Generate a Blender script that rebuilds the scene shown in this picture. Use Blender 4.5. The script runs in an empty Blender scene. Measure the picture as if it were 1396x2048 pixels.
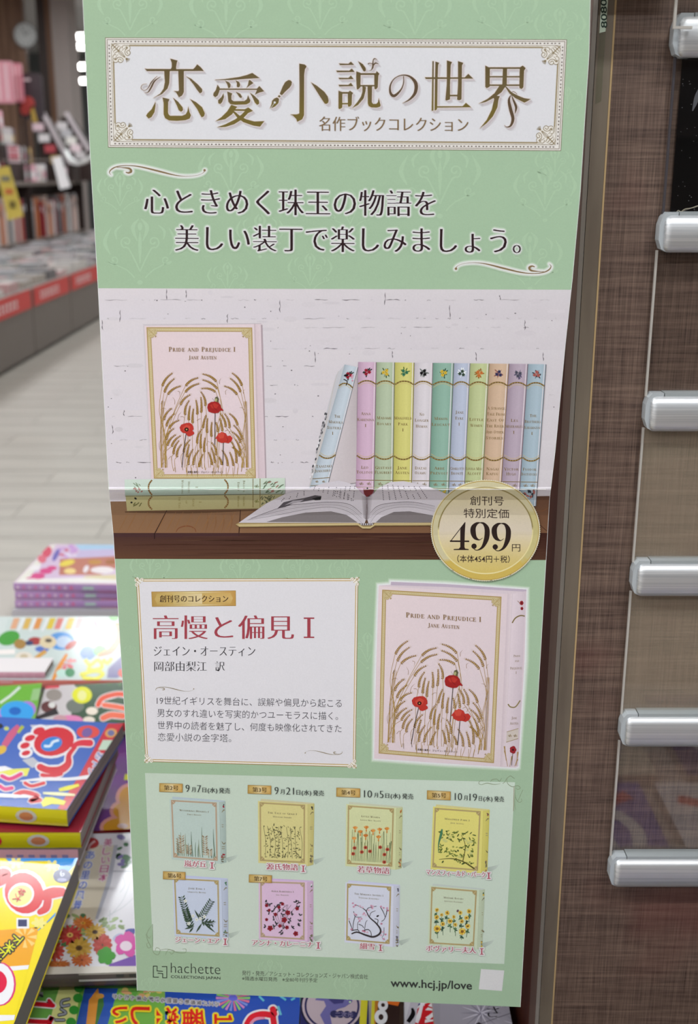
import bpy, math, random
from mathutils import Vector
from mathutils.geometry import tessellate_polygon
random.seed(7)
SC = bpy.context.scene
COL = SC.collection
# ---------------------------------------------------------------- camera
W, H, F = 1396, 2048, 2250.0
PITCH = math.radians(16.68)
EYE = 1.5
cam_d = bpy.data.cameras.new('camera')
cam = bpy.data.objects.new('camera', cam_d)
COL.objects.link(cam)
cam.location = (0, 0, EYE)
cam.rotation_euler = (math.pi/2 - PITCH, 0, 0)
cam_d.sensor_fit = 'VERTICAL'
cam_d.sensor_height = 36.0
cam_d.lens = F/H*36.0
cam_d.clip_start = 0.02
cam_d.dof.use_dof = True
cam_d.dof.focus_distance = 0.80
cam_d.dof.aperture_fstop = 8.6
SC.camera = cam
# ---------------------------------------------------------------- world, exposure
world = bpy.data.worlds.new('shop_air')
SC.world = world
world.use_nodes = True
world.node_tree.nodes['Background'].inputs[0].default_value = (0.95, 0.97, 1.0, 1)
world.node_tree.nodes['Background'].inputs[1].default_value = 0.2
SC.view_settings.view_transform = 'Standard'
SC.view_settings.look = 'None'
SC.view_settings.gamma = 1.0
SC.view_settings.exposure = -0.40
# ---------------------------------------------------------------- ceiling lamps (area lights of the shop's fixtures)
LAMP_Z = 4.2
def area(name, loc, sx, sy, power, rot=(0, 0, 0)):
    l = bpy.data.lights.new(name, 'AREA')
    l.shape = 'RECTANGLE'; l.size = sx; l.size_y = sy; l.energy = power
    l.color = (0.93, 0.985, 1.0)
    o = bpy.data.objects.new(name, l); COL.objects.link(o)
    o.location = loc; o.rotation_euler = rot
    return o
LAMPS = [(x, y) for y in (-3.2, -1.0, 1.0, 3.2, 6.0, 9.5, 13.0, 17.0, 22.0, 26.5) for x in (-4.6, -1.9, 0.9) if y < 20 or x > -4]
for i, (x, y) in enumerate(LAMPS):
    area('ceiling_light_lamp', (x, y, LAMP_Z-0.06), 1.25, 0.22, 80 if y < 0 else 42 if y < 12 else 66)

# ---------------------------------------------------------------- helpers: rays
CP, SP = math.cos(PITCH), math.sin(PITCH)
def ray(px, py):
    a = (px-W/2)/F; b = (H/2-py)/F
    return (a, CP + SP*b, -SP + CP*b)
def atY(px, py, Y):
    a, dy, dz = ray(px, py); t = Y/dy
    return Vector((a*t, Y, EYE+dz*t))
def atZ(px, py, z):
    a, dy, dz = ray(px, py); t = (z-EYE)/dz
    return Vector((a*t, dy*t, z))
def atX(px, py, X):
    a, dy, dz = ray(px, py); t = X/a
    return Vector((X, dy*t, EYE+dz*t))
def proj(p):          # where a point of the place falls on the sheet coordinates
    y, z = p[1], p[2]-EYE; f = y*CP-z*SP; u = y*SP+z*CP
    return (W/2+F*p[0]/f, H/2-F*u/f)
def slopeZ(py):
    a, dy, dz = ray(698, py); return dz/dy
# ---------------------------------------------------------------- helpers: colour, materials
def lin(c):
    c = c/255.0
    return c/12.92 if c <= 0.04045 else ((c+0.055)/1.055)**2.4
def rgb(c, g=1.0):
    return tuple(min(0.95, lin(v)*g) for v in c[:3])
MATS = {}
def mat(name, col, rough=0.5, metal=0.0, spec=0.5, g=1.0):
    if name in MATS: return MATS[name]
    m = bpy.data.materials.new(name); m.use_nodes = True
    b = m.node_tree.nodes['Principled BSDF']
    b.inputs['Base Color'].default_value = (*rgb(col, g), 1)
    b.inputs['Roughness'].default_value = rough
    b.inputs['Metallic'].default_value = metal
    b.inputs['Specular IOR Level'].default_value = spec
    MATS[name] = m
    return m
def ink(name, rough, spec, noise=0.0, coat=0.0):
    m = bpy.data.materials.new(name); m.use_nodes = True
    nt = m.node_tree; b = nt.nodes['Principled BSDF']
    at = nt.nodes.new('ShaderNodeAttribute'); at.attribute_name = 'Col'
    b.inputs['Roughness'].default_value = rough
    b.inputs['Specular IOR Level'].default_value = spec
    b.inputs['Coat Weight'].default_value = coat
    b.inputs['Coat Roughness'].default_value = 0.12
    if noise:
        no = nt.nodes.new('ShaderNodeTexNoise'); no.inputs['Scale'].default_value = 900
        no.inputs['Detail'].default_value = 3
        mr = nt.nodes.new('ShaderNodeMapRange'); mr.inputs[3].default_value = 1-noise; mr.inputs[4].default_value = 1+noise
        tc = nt.nodes.new('ShaderNodeTexCoord')
        nt.links.new(tc.outputs['Object'], no.inputs['Vector'])
        nt.links.new(no.outputs['Fac'], mr.inputs[0])
        mx = nt.nodes.new('ShaderNodeVectorMath'); mx.operation = 'SCALE'
        nt.links.new(at.outputs['Color'], mx.inputs[0]); nt.links.new(mr.outputs[0], mx.inputs['Scale'])
        nt.links.new(mx.outputs[0], b.inputs['Base Color'])
    else:
        nt.links.new(at.outputs['Color'], b.inputs['Base Color'])
    return m
INK = ink('printed_paper', 0.45, 0.25, 0.05)
GLOSS = ink('glossy_cover', 0.13, 0.4, 0.0, 0.0)
def tag(o, label=None, cat=None, group=None, kind=None):
    if label: o['label'] = label
    if cat: o['category'] = cat
    if group: o['group'] = group
    if kind: o['kind'] = kind
    return o
def empty(name, loc=(0, 0, 0), label=None, cat=None, group=None, kind=None):
    o = bpy.data.objects.new(name, None); COL.objects.link(o); o.location = loc
    o.empty_display_size = 0.05
    return tag(o, label, cat, group, kind)
def link(name, me, parent=None, loc=None):
    o = bpy.data.objects.new(name, me); COL.objects.link(o)
    if parent is not None:
        o.parent = parent
        o.matrix_parent_inverse.identity()
        if loc is None:
            o.location = -Vector(parent.location)
    if loc is not None: o.location = loc
    return o
class MB:                     # collects boxes / prisms for ONE mesh
    def __init__(s): s.v = []; s.f = []; s.mi = []
    def add(s, vs, fs, mi=0):
        n = len(s.v); s.v += [tuple(v) for v in vs]
        s.f += [tuple(i+n for i in f) for f in fs]; s.mi += [mi]*len(fs)
    def box(s, x0, x1, y0, y1, z0, z1, mi=0, bev=0.0):
        if bev > 0:
            prof = [(x0+bev, z0), (x1-bev, z0), (x1, z0+bev), (x1, z1-bev), (x1-bev, z1), (x0+bev, z1), (x0, z1-bev), (x0, z0+bev)]
            s.prism([(a, y0, b) for a, b in prof], (0, y1-y0, 0), mi); return s
        s.add([(x0,y0,z0),(x1,y0,z0),(x1,y1,z0),(x0,y1,z0),(x0,y0,z1),(x1,y0,z1),(x1,y1,z1),(x0,y1,z1)],
              [(0,3,2,1),(4,5,6,7),(0,1,5,4),(1,2,6,5),(2,3,7,6),(3,0,4,7)], mi); return s
    def prism(s, pts, ext, mi=0):
        n = len(pts); e = Vector(ext)
        vs = [tuple(p) for p in pts] + [tuple(Vector(p)+e) for p in pts]
        fs = [tuple(range(n)), tuple(range(2*n-1, n-1, -1))]
        fs += [(i, i+n, (i+1) % n+n, (i+1) % n) for i in range(n)]
        s.add(vs, fs, mi); return s
    def quadbox(s, c4, up, mi=0):          # c4: four 3D corners, extruded by up
        return s.prism(c4, up, mi)
    def cyl(s, p0, p1, r0, r1=None, n=16, mi=0, cap=True):
        r1 = r0 if r1 is None else r1
        p0 = Vector(p0); p1 = Vector(p1); d = (p1-p0).normalized()
        u = d.orthogonal().normalized(); w = d.cross(u)
        vs = []
        for p, r in ((p0, r0), (p1, r1)):
            for i in range(n):
                a = 2*math.pi*i/n; vs.append(p + (u*math.cos(a)+w*math.sin(a))*r)
        fs = [(i, (i+1) % n, (i+1) % n+n, i+n) for i in range(n)]
        if cap: fs += [tuple(range(n-1, -1, -1)), tuple(range(n, 2*n))]
        s.add(vs, fs, mi); return s
    def build(s, name, mats, parent=None, loc=None, smooth=False):
        me = bpy.data.meshes.new(name); me.from_pydata(s.v, [], s.f)
        for m in (mats if isinstance(mats, (list, tuple)) else [mats]): me.materials.append(m)
        me.polygons.foreach_set('material_index', s.mi)
        import bmesh
        bm = bmesh.new(); bm.from_mesh(me); bmesh.ops.recalc_face_normals(bm, faces=bm.faces); bm.to_mesh(me); bm.free()
        if smooth: me.polygons.foreach_set('use_smooth', [True]*len(me.polygons))
        me.update()
        return link(name, me, parent, loc)
# ---------------------------------------------------------------- helpers: flat print drawn on a real surface
EPS = 0.000022
def catmull(pts, n=6):
    if len(pts) < 3: return list(pts)
    P = [pts[0]]+list(pts)+[pts[-1]]; out = []
    for i in range(1, len(P)-2):
        for k in range(n):
            t = k/n; a, b, c, d = P[i-1], P[i], P[i+1], P[i+2]
            out.append(tuple(0.5*((2*b[j])+(-a[j]+c[j])*t+(2*a[j]-5*b[j]+4*c[j]-d[j])*t*t+(-a[j]+3*b[j]-3*c[j]+d[j])*t**3) for j in range(len(b))))
    out.append(tuple(pts[-1])); return out
_tc = {}
def text_tris(s, off=0.0, res=3):
    k = (s, off, res)
    if k in _tc: return _tc[k]
    c = bpy.data.curves.new('t', 'FONT'); c.body = s; c.size = 1; c.offset = off; c.resolution_u = res
    o = bpy.data.objects.new('t', c); COL.objects.link(o)
    bpy.context.view_layer.update()
    me = o.to_mesh(); me.calc_loop_triangles()
    vs = [(v.co[0], v.co[1]) for v in me.vertices]
    ts = [tuple(vs[i] for i in t.vertices) for t in me.loop_triangles]
    o.to_mesh_clear(); bpy.data.objects.remove(o); bpy.data.curves.remove(c)
    xs = [p[0] for t in ts for p in t] or [0, 1]; ys = [p[1] for t in ts for p in t] or [0, 1]
    _tc[k] = (ts, min(xs), max(xs), min(ys), max(ys)); return _tc[k]
# a small serif alphabet: v thick stem, t thin stem, h thin bar, d diagonal, a arc, s serif, k tick
TK, TN = 0.16, 0.065
SERIF = {
'A': (.78, [('d',.10,0,.38,1,TN),('d',.38,1,.68,0,TK),('h',.2,.56,.33),('s',.1,0,.2),('s',.68,0,.28)]),
'B': (.68, [('v',.17,0,1),('h',.1,.4,1),('h',.1,.42,.52),('h',.1,.42,0),('a',.38,.76,.18,.24,-90,90),('a',.38,.26,.22,.26,-90,90)]),
'C': (.74, [('a',.44,.5,.34,.5,40,320),('k',.7,.68,1),('k',.7,0,.28)]),
'D': (.8, [('v',.17,0,1),('h',.1,.38,1),('h',.1,.38,0),('a',.36,.5,.34,.5,-90,90)]),
'E': (.66, [('v',.17,0,1),('h',.1,.58,1),('h',.1,.46,.52),('h',.1,.6,0),('k',.58,.78,1),('k',.46,.4,.64),('k',.6,0,.26)]),
'F': (.6, [('v',.17,0,1),('h',.1,.56,1),('h',.1,.44,.5),('k',.56,.76,1),('k',.44,.4,.62)]),
'G': (.8, [('a',.44,.5,.34,.5,40,330),('k',.7,.7,1),('v2',.7,0,.42)]),
'H': (.82, [('v',.17,0,1),('v',.65,0,1),('h',.17,.65,.5)]),
'I': (.36, [('v',.18,0,1)]),
'J': (.44, [('v0',.26,-.1,1),('a',.1,-.05,.16,.14,180,360)]),
'K': (.76, [('v',.17,0,1),('d',.2,.42,.6,1,TN),('d',.3,.56,.66,0,TK),('s',.6,1,.2),('s',.66,0,.2)]),
'L': (.62, [('v',.17,0,1),('h',.1,.56,0),('k',.56,0,.28)]),
'M': (.96, [('t',.12,0,1),('d',.12,1,.46,.02,TK),('d',.46,.02,.8,1,TN),('v',.8,0,1)]),
'N': (.8, [('t',.14,0,1),('d',.12,1,.66,0,TK),('t',.66,0,1)]),
'O': (.84, [('a',.42,.5,.34,.5,0,360)]),
'P': (.64, [('v',.17,0,1),('h',.1,.38,1),('h',.17,.38,.46),('a',.36,.73,.2,.27,-90,90)]),
'Q': (.84, [('a',.42,.5,.34,.5,0,360),('d',.42,.1,.76,-.2,TN)]),
'R': (.74, [('v',.17,0,1),('h',.1,.38,1),('h',.17,.38,.5),('a',.36,.75,.19,.25,-90,90),('d',.34,.5,.66,0,TK),('s',.68,0,.16)]),
'S': (.6, [('a',.3,.75,.2,.24,60,200),('d',.13,.66,.47,.36,TK),('a',.3,.26,.21,.26,-160,20),('k',.48,.72,1),('k',.1,0,.3)]),
'T': (.7, [('v',.35,0,1),('h',.06,.64,1),('k',.07,.76,1),('k',.63,.76,1)]),
'U': (.8, [('v1',.2,.25,1),('t1',.64,.25,1),('a',.42,.27,.22,.27,180,360)]),
'V': (.76, [('d',.12,1,.4,0,TK),('d',.4,0,.66,1,TN),('s',.12,1,.26),('s',.66,1,.18)]),
'W': (1.06, [('d',.1,1,.34,0,TK),('d',.34,0,.54,1,TN),('d',.5,1,.74,0,TK),('d',.74,0,.96,1,TN),('s',.12,1,.26),('s',.96,1,.18)]),
'X': (.76, [('d',.12,1,.64,0,TK),('d',.12,0,.62,1,TN),('s',.12,1,.2),('s',.64,0,.2)]),
'Y': (.72, [('d',.1,1,.36,.45,TK),('d',.36,.45,.62,1,TN),('v2',.36,0,.5),('s',.1,1,.22),('s',.62,1,.18)]),
'Z': (.68, [('h',.1,.58,1),('h',.1,.6,0),('d',.56,1,.12,0,TK),('k',.1,.76,1),('k',.6,0,.26)]),
' ': (.34, []),
}
class Art:
    """Flat print: triangles given in sheet coordinates, laid on a real surface by s.surf(x, y, lift)."""
    def __init__(s, surf, cuts=(), g=1.0): s.t = []; s.surf = surf; s.cuts = cuts; s.g = g; s.L = 1; s.xf = None; s.n = 0; s.key = None
    def sub(s): return (s.n % 9)*0.1
    def nx(s): s.n += 1
    def tri(s, a, b, c, ca, cb, cc, L):
        L += s.sub()
        if s.xf: a, b, c = s.xf(*a), s.xf(*b), s.xf(*c)
        s.t.append((a, b, c, ca, cb, cc, L))
    def poly(s, pts, col, L=None, cols=None):
        s.nx(); L = s.L if L is None else L
        vs = [Vector((p[0], p[1], 0)) for p in pts]
        for t in tessellate_polygon([vs]):
            cs = [cols[i] if cols else col for i in t]
            s.tri(*[(pts[i][0], pts[i][1]) for i in t], *cs, L)
    def zpoly(s, z, pts, col, L=None): s.poly([z(x, y) for x, y in pts], col, L)
    def grad(s, q, c4, L=None, n=1, m=1):     # q: TL TR BR BL
        s.nx(); L = s.L if L is None else L
        def P(u, v, A): return tuple((A[0][k]*(1-u)+A[1][k]*u)*(1-v)+(A[3][k]*(1-u)+A[2][k]*u)*v for k in range(len(A[0])))
        for i in range(n):
            for j in range(m):
                u0, u1, v0, v1 = i/n, (i+1)/n, j/m, (j+1)/m
                pp = [P(u0,v0,q),P(u1,v0,q),P(u1,v1,q),P(u0,v1,q)]; cc = [P(u0,v0,c4),P(u1,v0,c4),P(u1,v1,c4),P(u0,v1,c4)]
                s.tri(pp[0],pp[1],pp[2],cc[0],cc[1],cc[2],L); s.tri(pp[0],pp[2],pp[3],cc[0],cc[2],cc[3],L)
    def rect(s, x0, y0, x1, y1, col, L=None): s.poly([(x0,y0),(x1,y0),(x1,y1),(x0,y1)], col, L)
    def ell(s, cx, cy, rx, ry, col, L=None, rot=0, col2=None, n=20):
        s.nx(); L = s.L if L is None else L; c2 = col2 or col; cr, sr = math.cos(rot), math.sin(rot)
        P = [(cx+rx*math.cos(a)*cr-ry*math.sin(a)*sr, cy+rx*math.cos(a)*sr+ry*math.sin(a)*cr) for a in [2*math.pi*i/n for i in range(n)]]
        for i in range(n): s.tri((cx, cy), P[i], P[(i+1) % n], col, c2, c2, L)
    def ring(s, cx, cy, r0x, r0y, r1x, r1y, c0, L=None, c1=None, n=48, fn=None):
        s.nx(); L = s.L if L is None else L; c1 = c1 or c0
        for i in range(n):
            a, b = 2*math.pi*i/n, 2*math.pi*(i+1)/n
            q = [(cx+r0x*math.cos(a), cy+r0y*math.sin(a)), (cx+r1x*math.cos(a), cy+r1y*math.sin(a)), (cx+r1x*math.cos(b), cy+r1y*math.sin(b)), (cx+r0x*math.cos(b), cy+r0y*math.sin(b))]
            cc = [fn(*p) for p in q] if fn else [c0, c1, c1, c0]
            s.tri(q[0],q[1],q[2],cc[0],cc[1],cc[2],L); s.tri(q[0],q[2],q[3],cc[0],cc[2],cc[3],L)
    def stroke(s, pts, w, col, L=None, smooth=True, n=5, halo=None):
        if isinstance(w, (int, float)): w = [w]*len(pts)
        P = [(p[0], p[1], q) for p, q in zip(pts, w)]
        if smooth: P = catmull(P, n)
        for dl, (grow, c) in enumerate(halo or []):
            s._ribbon([(x, y, ww+grow) for x, y, ww in P], c, (s.L if L is None else L)-len(halo)+dl, True)
        s._ribbon(P, col, s.L if L is None else L, False)
    def _ribbon(s, P, col, L, caps):
        s.nx()
        N = len(P); side = []
        for i in range(N):
            a = P[max(0, i-1)]; b = P[min(N-1, i+1)]
            dx, dy = b[0]-a[0], b[1]-a[1]; d = math.hypot(dx, dy) or 1
            nx, ny = -dy/d, dx/d; h = abs(P[i][2])/2
            side.append(((P[i][0]+nx*h, P[i][1]+ny*h), (P[i][0]-nx*h, P[i][1]-ny*h)))
        for i in range(N-1):
            (a, b), (c, d) = side[i], side[i+1]
            s.tri(a, b, d, col, col, col, L); s.tri(a, d, c, col, col, col, L)
        if caps:
            for p in (P[0], P[-1]): s.ell(p[0], p[1], abs(p[2])/2, abs(p[2])/2, col, L, n=10)
    def text(s, body, xl, xr, yc, em, col, L=None, k=0.0, style='sans', wt=0.0, halo=None, ybox=None, col2=None):
        """xl..xr ink extent, yc centre line, em size (all in sheet units), k slope."""
        s.nx(); L = s.L if L is None else L
        off0 = {'sans': 0.0, 'mincho': -0.020, 'bold': 0.014, 'light': -0.012}[style]+wt
        dups = {'sans': (0,), 'mincho': (-.026, -.009, .009, .026), 'bold': (0,), 'light': (0,)}[style]
        ts, x0, x1, y0, y1 = text_tris(body, off0)
        sx = (xr-xl)/max(1e-6, (x1-x0)+2*max(dups))
        x0 -= max(dups)
        if ybox: sy = (ybox[1]-ybox[0])/(y1-y0); fy = lambda y: ybox[1]-(y-y0)*sy
        else: fy = lambda y: yc-(y-0.36)*em
        def put(dx, dy, c, LL, c2=None):
            s.nx()
            for t in ts:
                q = []
                cs = []
                for (x, y) in t:
                    X = xl+(x-x0)*sx; Y = fy(y)+(X-xl)*k
                    q.append((X+dx, Y+dy))
                    if c2:
                        f = min(1, max(0, y/0.8)); cs.append(tuple(c[i]*(1-f)+c2[i]*f for i in range(3)))
                    else: cs.append(c)
                s.tri(*q, *cs, LL)
        hs = halo or []
        for i, (r, c) in enumerate(hs):
            nd = 8
            for j in range(nd):
                a = 2*math.pi*(j+0.5*i)/nd; put(r*math.cos(a), r*math.sin(a), c, L-len(hs)+i)
        for d in dups: put(d*sx, 0, col, L, col2)
    def serif(s, body, xl, xr, yb, h, col, L=None, k=0.0, caps=True, small=0.78, rot=None):
        """Roman capitals; lower-case letters become small capitals. yb = baseline, h = cap height."""
        s.nx(); L = s.L if L is None else L
        tot = 0; items = []
        for ch in body:
            u = ch.upper(); acc = None
            if u in 'ÉË': acc = u; u = 'E'
            adv, st = SERIF.get(u, SERIF[' ']); sc = small if ch != ch.upper() else 1.0
            items.append((tot, sc, st, acc)); tot += adv*sc+0.05
        sx = (xr-xl)/max(tot, 1e-6)
        def M(x, y):
            X = xl+x*sx; Y = yb-y*h+(X-xl)*k
            return (X, Y)
        def bar(x0, y0, x1, y1, o, sc): s.poly([M(o+x0*sc, y0*sc), M(o+x1*sc, y0*sc), M(o+x1*sc, y1*sc), M(o+x0*sc, y1*sc)], col, L)
        for o, sc, st, acc in items:
            for e in st:
                kd = e[0]
                if kd in ('v', 't', 'v0', 'v1', 't1', 'v2'):
                    w = TN if kd[0] == 't' else TK; x, a, b = e[1:]
                    bar(x-w/2, a, x+w/2, b, o, sc)
                    if kd not in ('v0', 'v1', 't1'): bar(x-w/2-.07, a, x+w/2+.07, a+.05, o, sc)
                    if kd != 'v2': bar(x-w/2-.07, b-.05, x+w/2+.07, b, o, sc)
                    else: bar(x-w/2-.05, b-.05, x+w/2+.05, b, o, sc)
                elif kd == 'h': bar(e[1], e[3]-(TN if e[3] > .9 else 0)-(TN/2 if .1 < e[3] < .9 else 0), e[2], e[3]+(TN if e[3] < .1 else 0)+(TN/2 if .1 < e[3] < .9 else 0), o, sc)
                elif kd == 's': bar(e[1]-e[3]/2, e[2]-(.05 if e[2] > .5 else 0), e[1]+e[3]/2, e[2]+(.05 if e[2] < .5 else 0), o, sc)
                elif kd == 'k': bar(e[1]-.03, e[2], e[1]+.03, e[3], o, sc)
                elif kd == 'd':
                    _, xa, ya, xb, yb2, w = e
                    s.poly([M(o+(xa-w/2)*sc, ya*sc), M(o+(xa+w/2)*sc, ya*sc), M(o+(xb+w/2)*sc, yb2*sc), M(o+(xb-w/2)*sc, yb2*sc)], col, L)
                elif kd == 'a':
                    _, cx, cy, rx, ry, a0, a1 = e; n = max(4, int(abs(a1-a0)/25)); pr = None
                    for i in range(n+1):
                        a = math.radians(a0+(a1-a0)*i/n); w = TN+(TK-TN)*abs(math.cos(a))**1.5
                        po = (cx+rx*math.cos(a), cy+ry*math.sin(a)); f = 1-w/max(rx, .01); fy = 1-TN/max(ry, .01)-(w-TN)*0.0
                        pi_ = (cx+rx*f*math.cos(a), cy+ry*min(fy, 1)*math.sin(a))
                        cur = (M(o+po[0]*sc, po[1]*sc), M(o+pi_[0]*sc, pi_[1]*sc))
                        if pr: s.poly([pr[0], cur[0], cur[1], pr[1]], col, L)
                        pr = cur
            if acc:
                bar(.3, 1.08, .42, 1.2, o, sc)
                if acc == 'Ë': bar(.1, 1.08, .22, 1.2, o, sc)
    def trim(s, quad):
        """cut the print off at the edges of a convex sheet"""
        ar = sum(quad[i][0]*quad[(i+1) % 4][1]-quad[(i+1) % 4][0]*quad[i][1] for i in range(4)); sg = 1 if ar > 0 else -1
        out = []
        for t in s.t:
            P = [(t[i], t[i+3]) for i in range(3)]
            for k in range(4):
                a, b = quad[k], quad[(k+1) % 4]
                dd = [((b[0]-a[0])*(p[0][1]-a[1])-(b[1]-a[1])*(p[0][0]-a[0]))*sg for p in P]
                if min(dd, default=1) >= 0: continue
                Q = []
                for i in range(len(P)):
                    j = (i+1) % len(P)
                    if dd[i] >= 0: Q.append(P[i])
                    if (dd[i] >= 0) != (dd[j] >= 0):
                        f = dd[i]/(dd[i]-dd[j]); p, q = P[i], P[j]
                        Q.append((tuple(p[0][m]+(q[0][m]-p[0][m])*f for m in (0, 1)), tuple(p[1][m]+(q[1][m]-p[1][m])*f for m in range(3))))
                P = Q
                if len(P) < 3: break
            if len(P) < 3: continue
            for i in range(1, len(P)-1): out.append((P[0][0], P[i][0], P[i+1][0], P[0][1], P[i][1], P[i+1][1], t[6]))
        s.t = out
    def build(s, name, parent, material=None, lift=EPS):
        def clip(T, yc):
            out = []
            for t in T:
                ys = [t[0][1], t[1][1], t[2][1]]
                if min(ys) >= yc or max(ys) <= yc: out.append(t); continue
                P = [(t[i], t[i+3]) for i in range(3)]
                for sgn in (1, -1):
                    poly = []
                    for i in range(3):
                        (a, ca), (b, cb) = P[i], P[(i+1) % 3]
                        ia = (a[1]-yc)*sgn >= 0; ib = (b[1]-yc)*sgn >= 0
                        if ia: poly.append((a, ca))
                        if ia != ib:
                            f = (yc-a[1])/(b[1]-a[1])
                            poly.append(((a[0]+(b[0]-a[0])*f, yc), tuple(ca[j]+(cb[j]-ca[j])*f for j in range(3))))
                    for i in range(1, len(poly)-1):
                        out.append((poly[0][0], poly[i][0], poly[i+1][0], poly[0][1], poly[i][1], poly[i+1][1], t[6]))
            return out
        T = s.t
        for yc in s.cuts: T = clip(T, yc)
        V = []; Fc = []; C = []
        for t in T:
            a, b, c = t[0], t[1], t[2]
            cr = (b[0]-a[0])*(c[1]-a[1])-(b[1]-a[1])*(c[0]-a[0])
            if abs(cr) < 1e-9: continue
            idx = (0, 1, 2) if cr < 0 else (0, 2, 1)
            n = len(V)
            for i in idx:
                V.append(tuple(s.surf(t[i][0], t[i][1], t[6]*lift)))
                c3 = t[3+i]; C += [*rgb(c3, s.g), 1.0]
            Fc.append((n, n+1, n+2))
        me = bpy.data.meshes.new(name); me.from_pydata(V, [], Fc)
        ca = me.color_attributes.new('Col', 'FLOAT_COLOR', 'POINT'); ca.data.foreach_set('color', C)
        me.materials.append(material or INK)
        return link(name, me, parent)
# ================================================================ materials of the place
def grid_mat(name, c1, c2, c3, rough=0.55):
    """woven laminate: fine crossing streaks with reddish patches"""
    m = bpy.data.materials.new(name); m.use_nodes = True
    nt = m.node_tree; N = nt.nodes; Lk = nt.links; b = N['Principled BSDF']
    tc = N.new('ShaderNodeTexCoord')
    def nz(sc, detail=3.0, rough_=0.6):
        mp = N.new('ShaderNodeMapping'); mp.inputs['Scale'].default_value = sc
        n = N.new('ShaderNodeTexNoise'); n.inputs['Scale'].default_value = 1.0; n.inputs['Detail'].default_value = detail
        n.inputs['Roughness'].default_value = rough_
        Lk.new(tc.outputs['Object'], mp.inputs[0]); Lk.new(mp.outputs[0], n.inputs['Vector']); return n.outputs['Fac']
    v = nz((1100, 1, 25)); h = nz((28, 1, 700)); h2 = nz((5, 1, 170)); pch = nz((9, 1, 9), 2)
    def mm(op, a, b_, c=None):
        x = N.new('ShaderNodeMath'); x.operation = op
        for i, q in enumerate((a, b_)):
            if isinstance(q, float): x.inputs[i].default_value = q
            else: Lk.new(q, x.inputs[i])
        return x.outputs[0]
    s = mm('ADD', mm('MULTIPLY', v, 0.42), mm('ADD', mm('MULTIPLY', h, 0.33), mm('MULTIPLY', h2, 0.35)))
    r = N.new('ShaderNodeValToRGB'); r.color_ramp.elements[0].position = 0.40; r.color_ramp.elements[1].position = 0.68
    r.color_ramp.elements[0].color = (*rgb(c1), 1); r.color_ramp.elements[1].color = (*rgb(c2), 1)
    Lk.new(s, r.inputs[0])
    mr = N.new('ShaderNodeMapRange'); mr.inputs[1].default_value = 0.52; mr.inputs[2].default_value = 0.72; mr.inputs[4].default_value = 0.55
    Lk.new(pch, mr.inputs[0])
    mx = N.new('ShaderNodeMix'); mx.data_type = 'RGBA'; mx.blend_type = 'MIX'; mx.inputs[7].default_value = (*rgb(c3), 1)
    Lk.new(mr.outputs[0], mx.inputs[0]); Lk.new(r.outputs[0], mx.inputs[6])
    Lk.new(mx.outputs[2], b.inputs['Base Color']); b.inputs['Roughness'].default_value = rough
    bp = N.new('ShaderNodeBump'); bp.inputs['Strength'].default_value = 0.12; bp.inputs['Distance'].default_value = 0.0004
    Lk.new(s, bp.inputs['Height']); Lk.new(bp.outputs[0], b.inputs['Normal'])
    return m
def streak_mat(name, c1, c2, sc, rough=0.5, metal=0.0, lo=0.35, hi=0.65):
    m = bpy.data.materials.new(name); m.use_nodes = True
    nt = m.node_tree; N = nt.nodes; Lk = nt.links; b = N['Principled BSDF']
    tc = N.new('ShaderNodeTexCoord'); mp = N.new('ShaderNodeMapping'); mp.inputs['Scale'].default_value = sc
    n = N.new('ShaderNodeTexNoise'); n.inputs['Scale'].default_value = 1; n.inputs['Detail'].default_value = 4
    r = N.new('ShaderNodeValToRGB'); r.color_ramp.elements[0].position = lo; r.color_ramp.elements[1].position = hi
    r.color_ramp.elements[0].color = (*rgb(c1), 1); r.color_ramp.elements[1].color = (*rgb(c2), 1)
    Lk.new(tc.outputs['Object'], mp.inputs[0]); Lk.new(mp.outputs[0], n.inputs['Vector']); Lk.new(n.outputs['Fac'], r.inputs[0])
    Lk.new(r.outputs[0], b.inputs['Base Color']); b.inputs['Roughness'].default_value = rough; b.inputs['Metallic'].default_value = metal
    return m
def acrylic_mat(name, tint=(0.93, 0.95, 0.94), gl=1.0, rough=0.03):
    m = bpy.data.materials.new(name); m.use_nodes = True
    nt = m.node_tree; N = nt.nodes; Lk = nt.links
    N.remove(N['Principled BSDF']); out = N['Material Output']
    tr = N.new('ShaderNodeBsdfTransparent'); tr.inputs[0].default_value = (*tint, 1)
    gs = N.new('ShaderNodeBsdfGlossy'); gs.inputs['Roughness'].default_value = rough; gs.inputs[0].default_value = (gl, gl, gl, 1)
    fr = N.new('ShaderNodeFresnel'); ge = N.new('ShaderNodeNewGeometry'); mr = N.new('ShaderNodeMapRange')
    mr.inputs[3].default_value = 1.49; mr.inputs[4].default_value = 1/1.49      # thin sheet: same index on both faces
    Lk.new(ge.outputs['Backfacing'], mr.inputs[0]); Lk.new(mr.outputs[0], fr.inputs[0])
    mx = N.new('ShaderNodeMixShader'); Lk.new(fr.outputs[0], mx.inputs[0]); Lk.new(tr.outputs[0], mx.inputs[1]); Lk.new(gs.outputs[0], mx.inputs[2])
    Lk.new(mx.outputs[0], out.inputs['Surface'])
    return m
def emit_mat(name, c, s):
    m = bpy.data.materials.new(name); m.use_nodes = True
    b = m.node_tree.nodes['Principled BSDF']; b.inputs['Emission Color'].default_value = (*c, 1); b.inputs['Emission Strength'].default_value = s
    return m
M_WOVEN = grid_mat('woven_brown_laminate', (54, 36, 31), (116, 94, 82), (98, 56, 50))
M_EDGE = streak_mat('taupe_edge_band', (104, 92, 80), (122, 110, 96), (60, 60, 8), 0.45)
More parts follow.
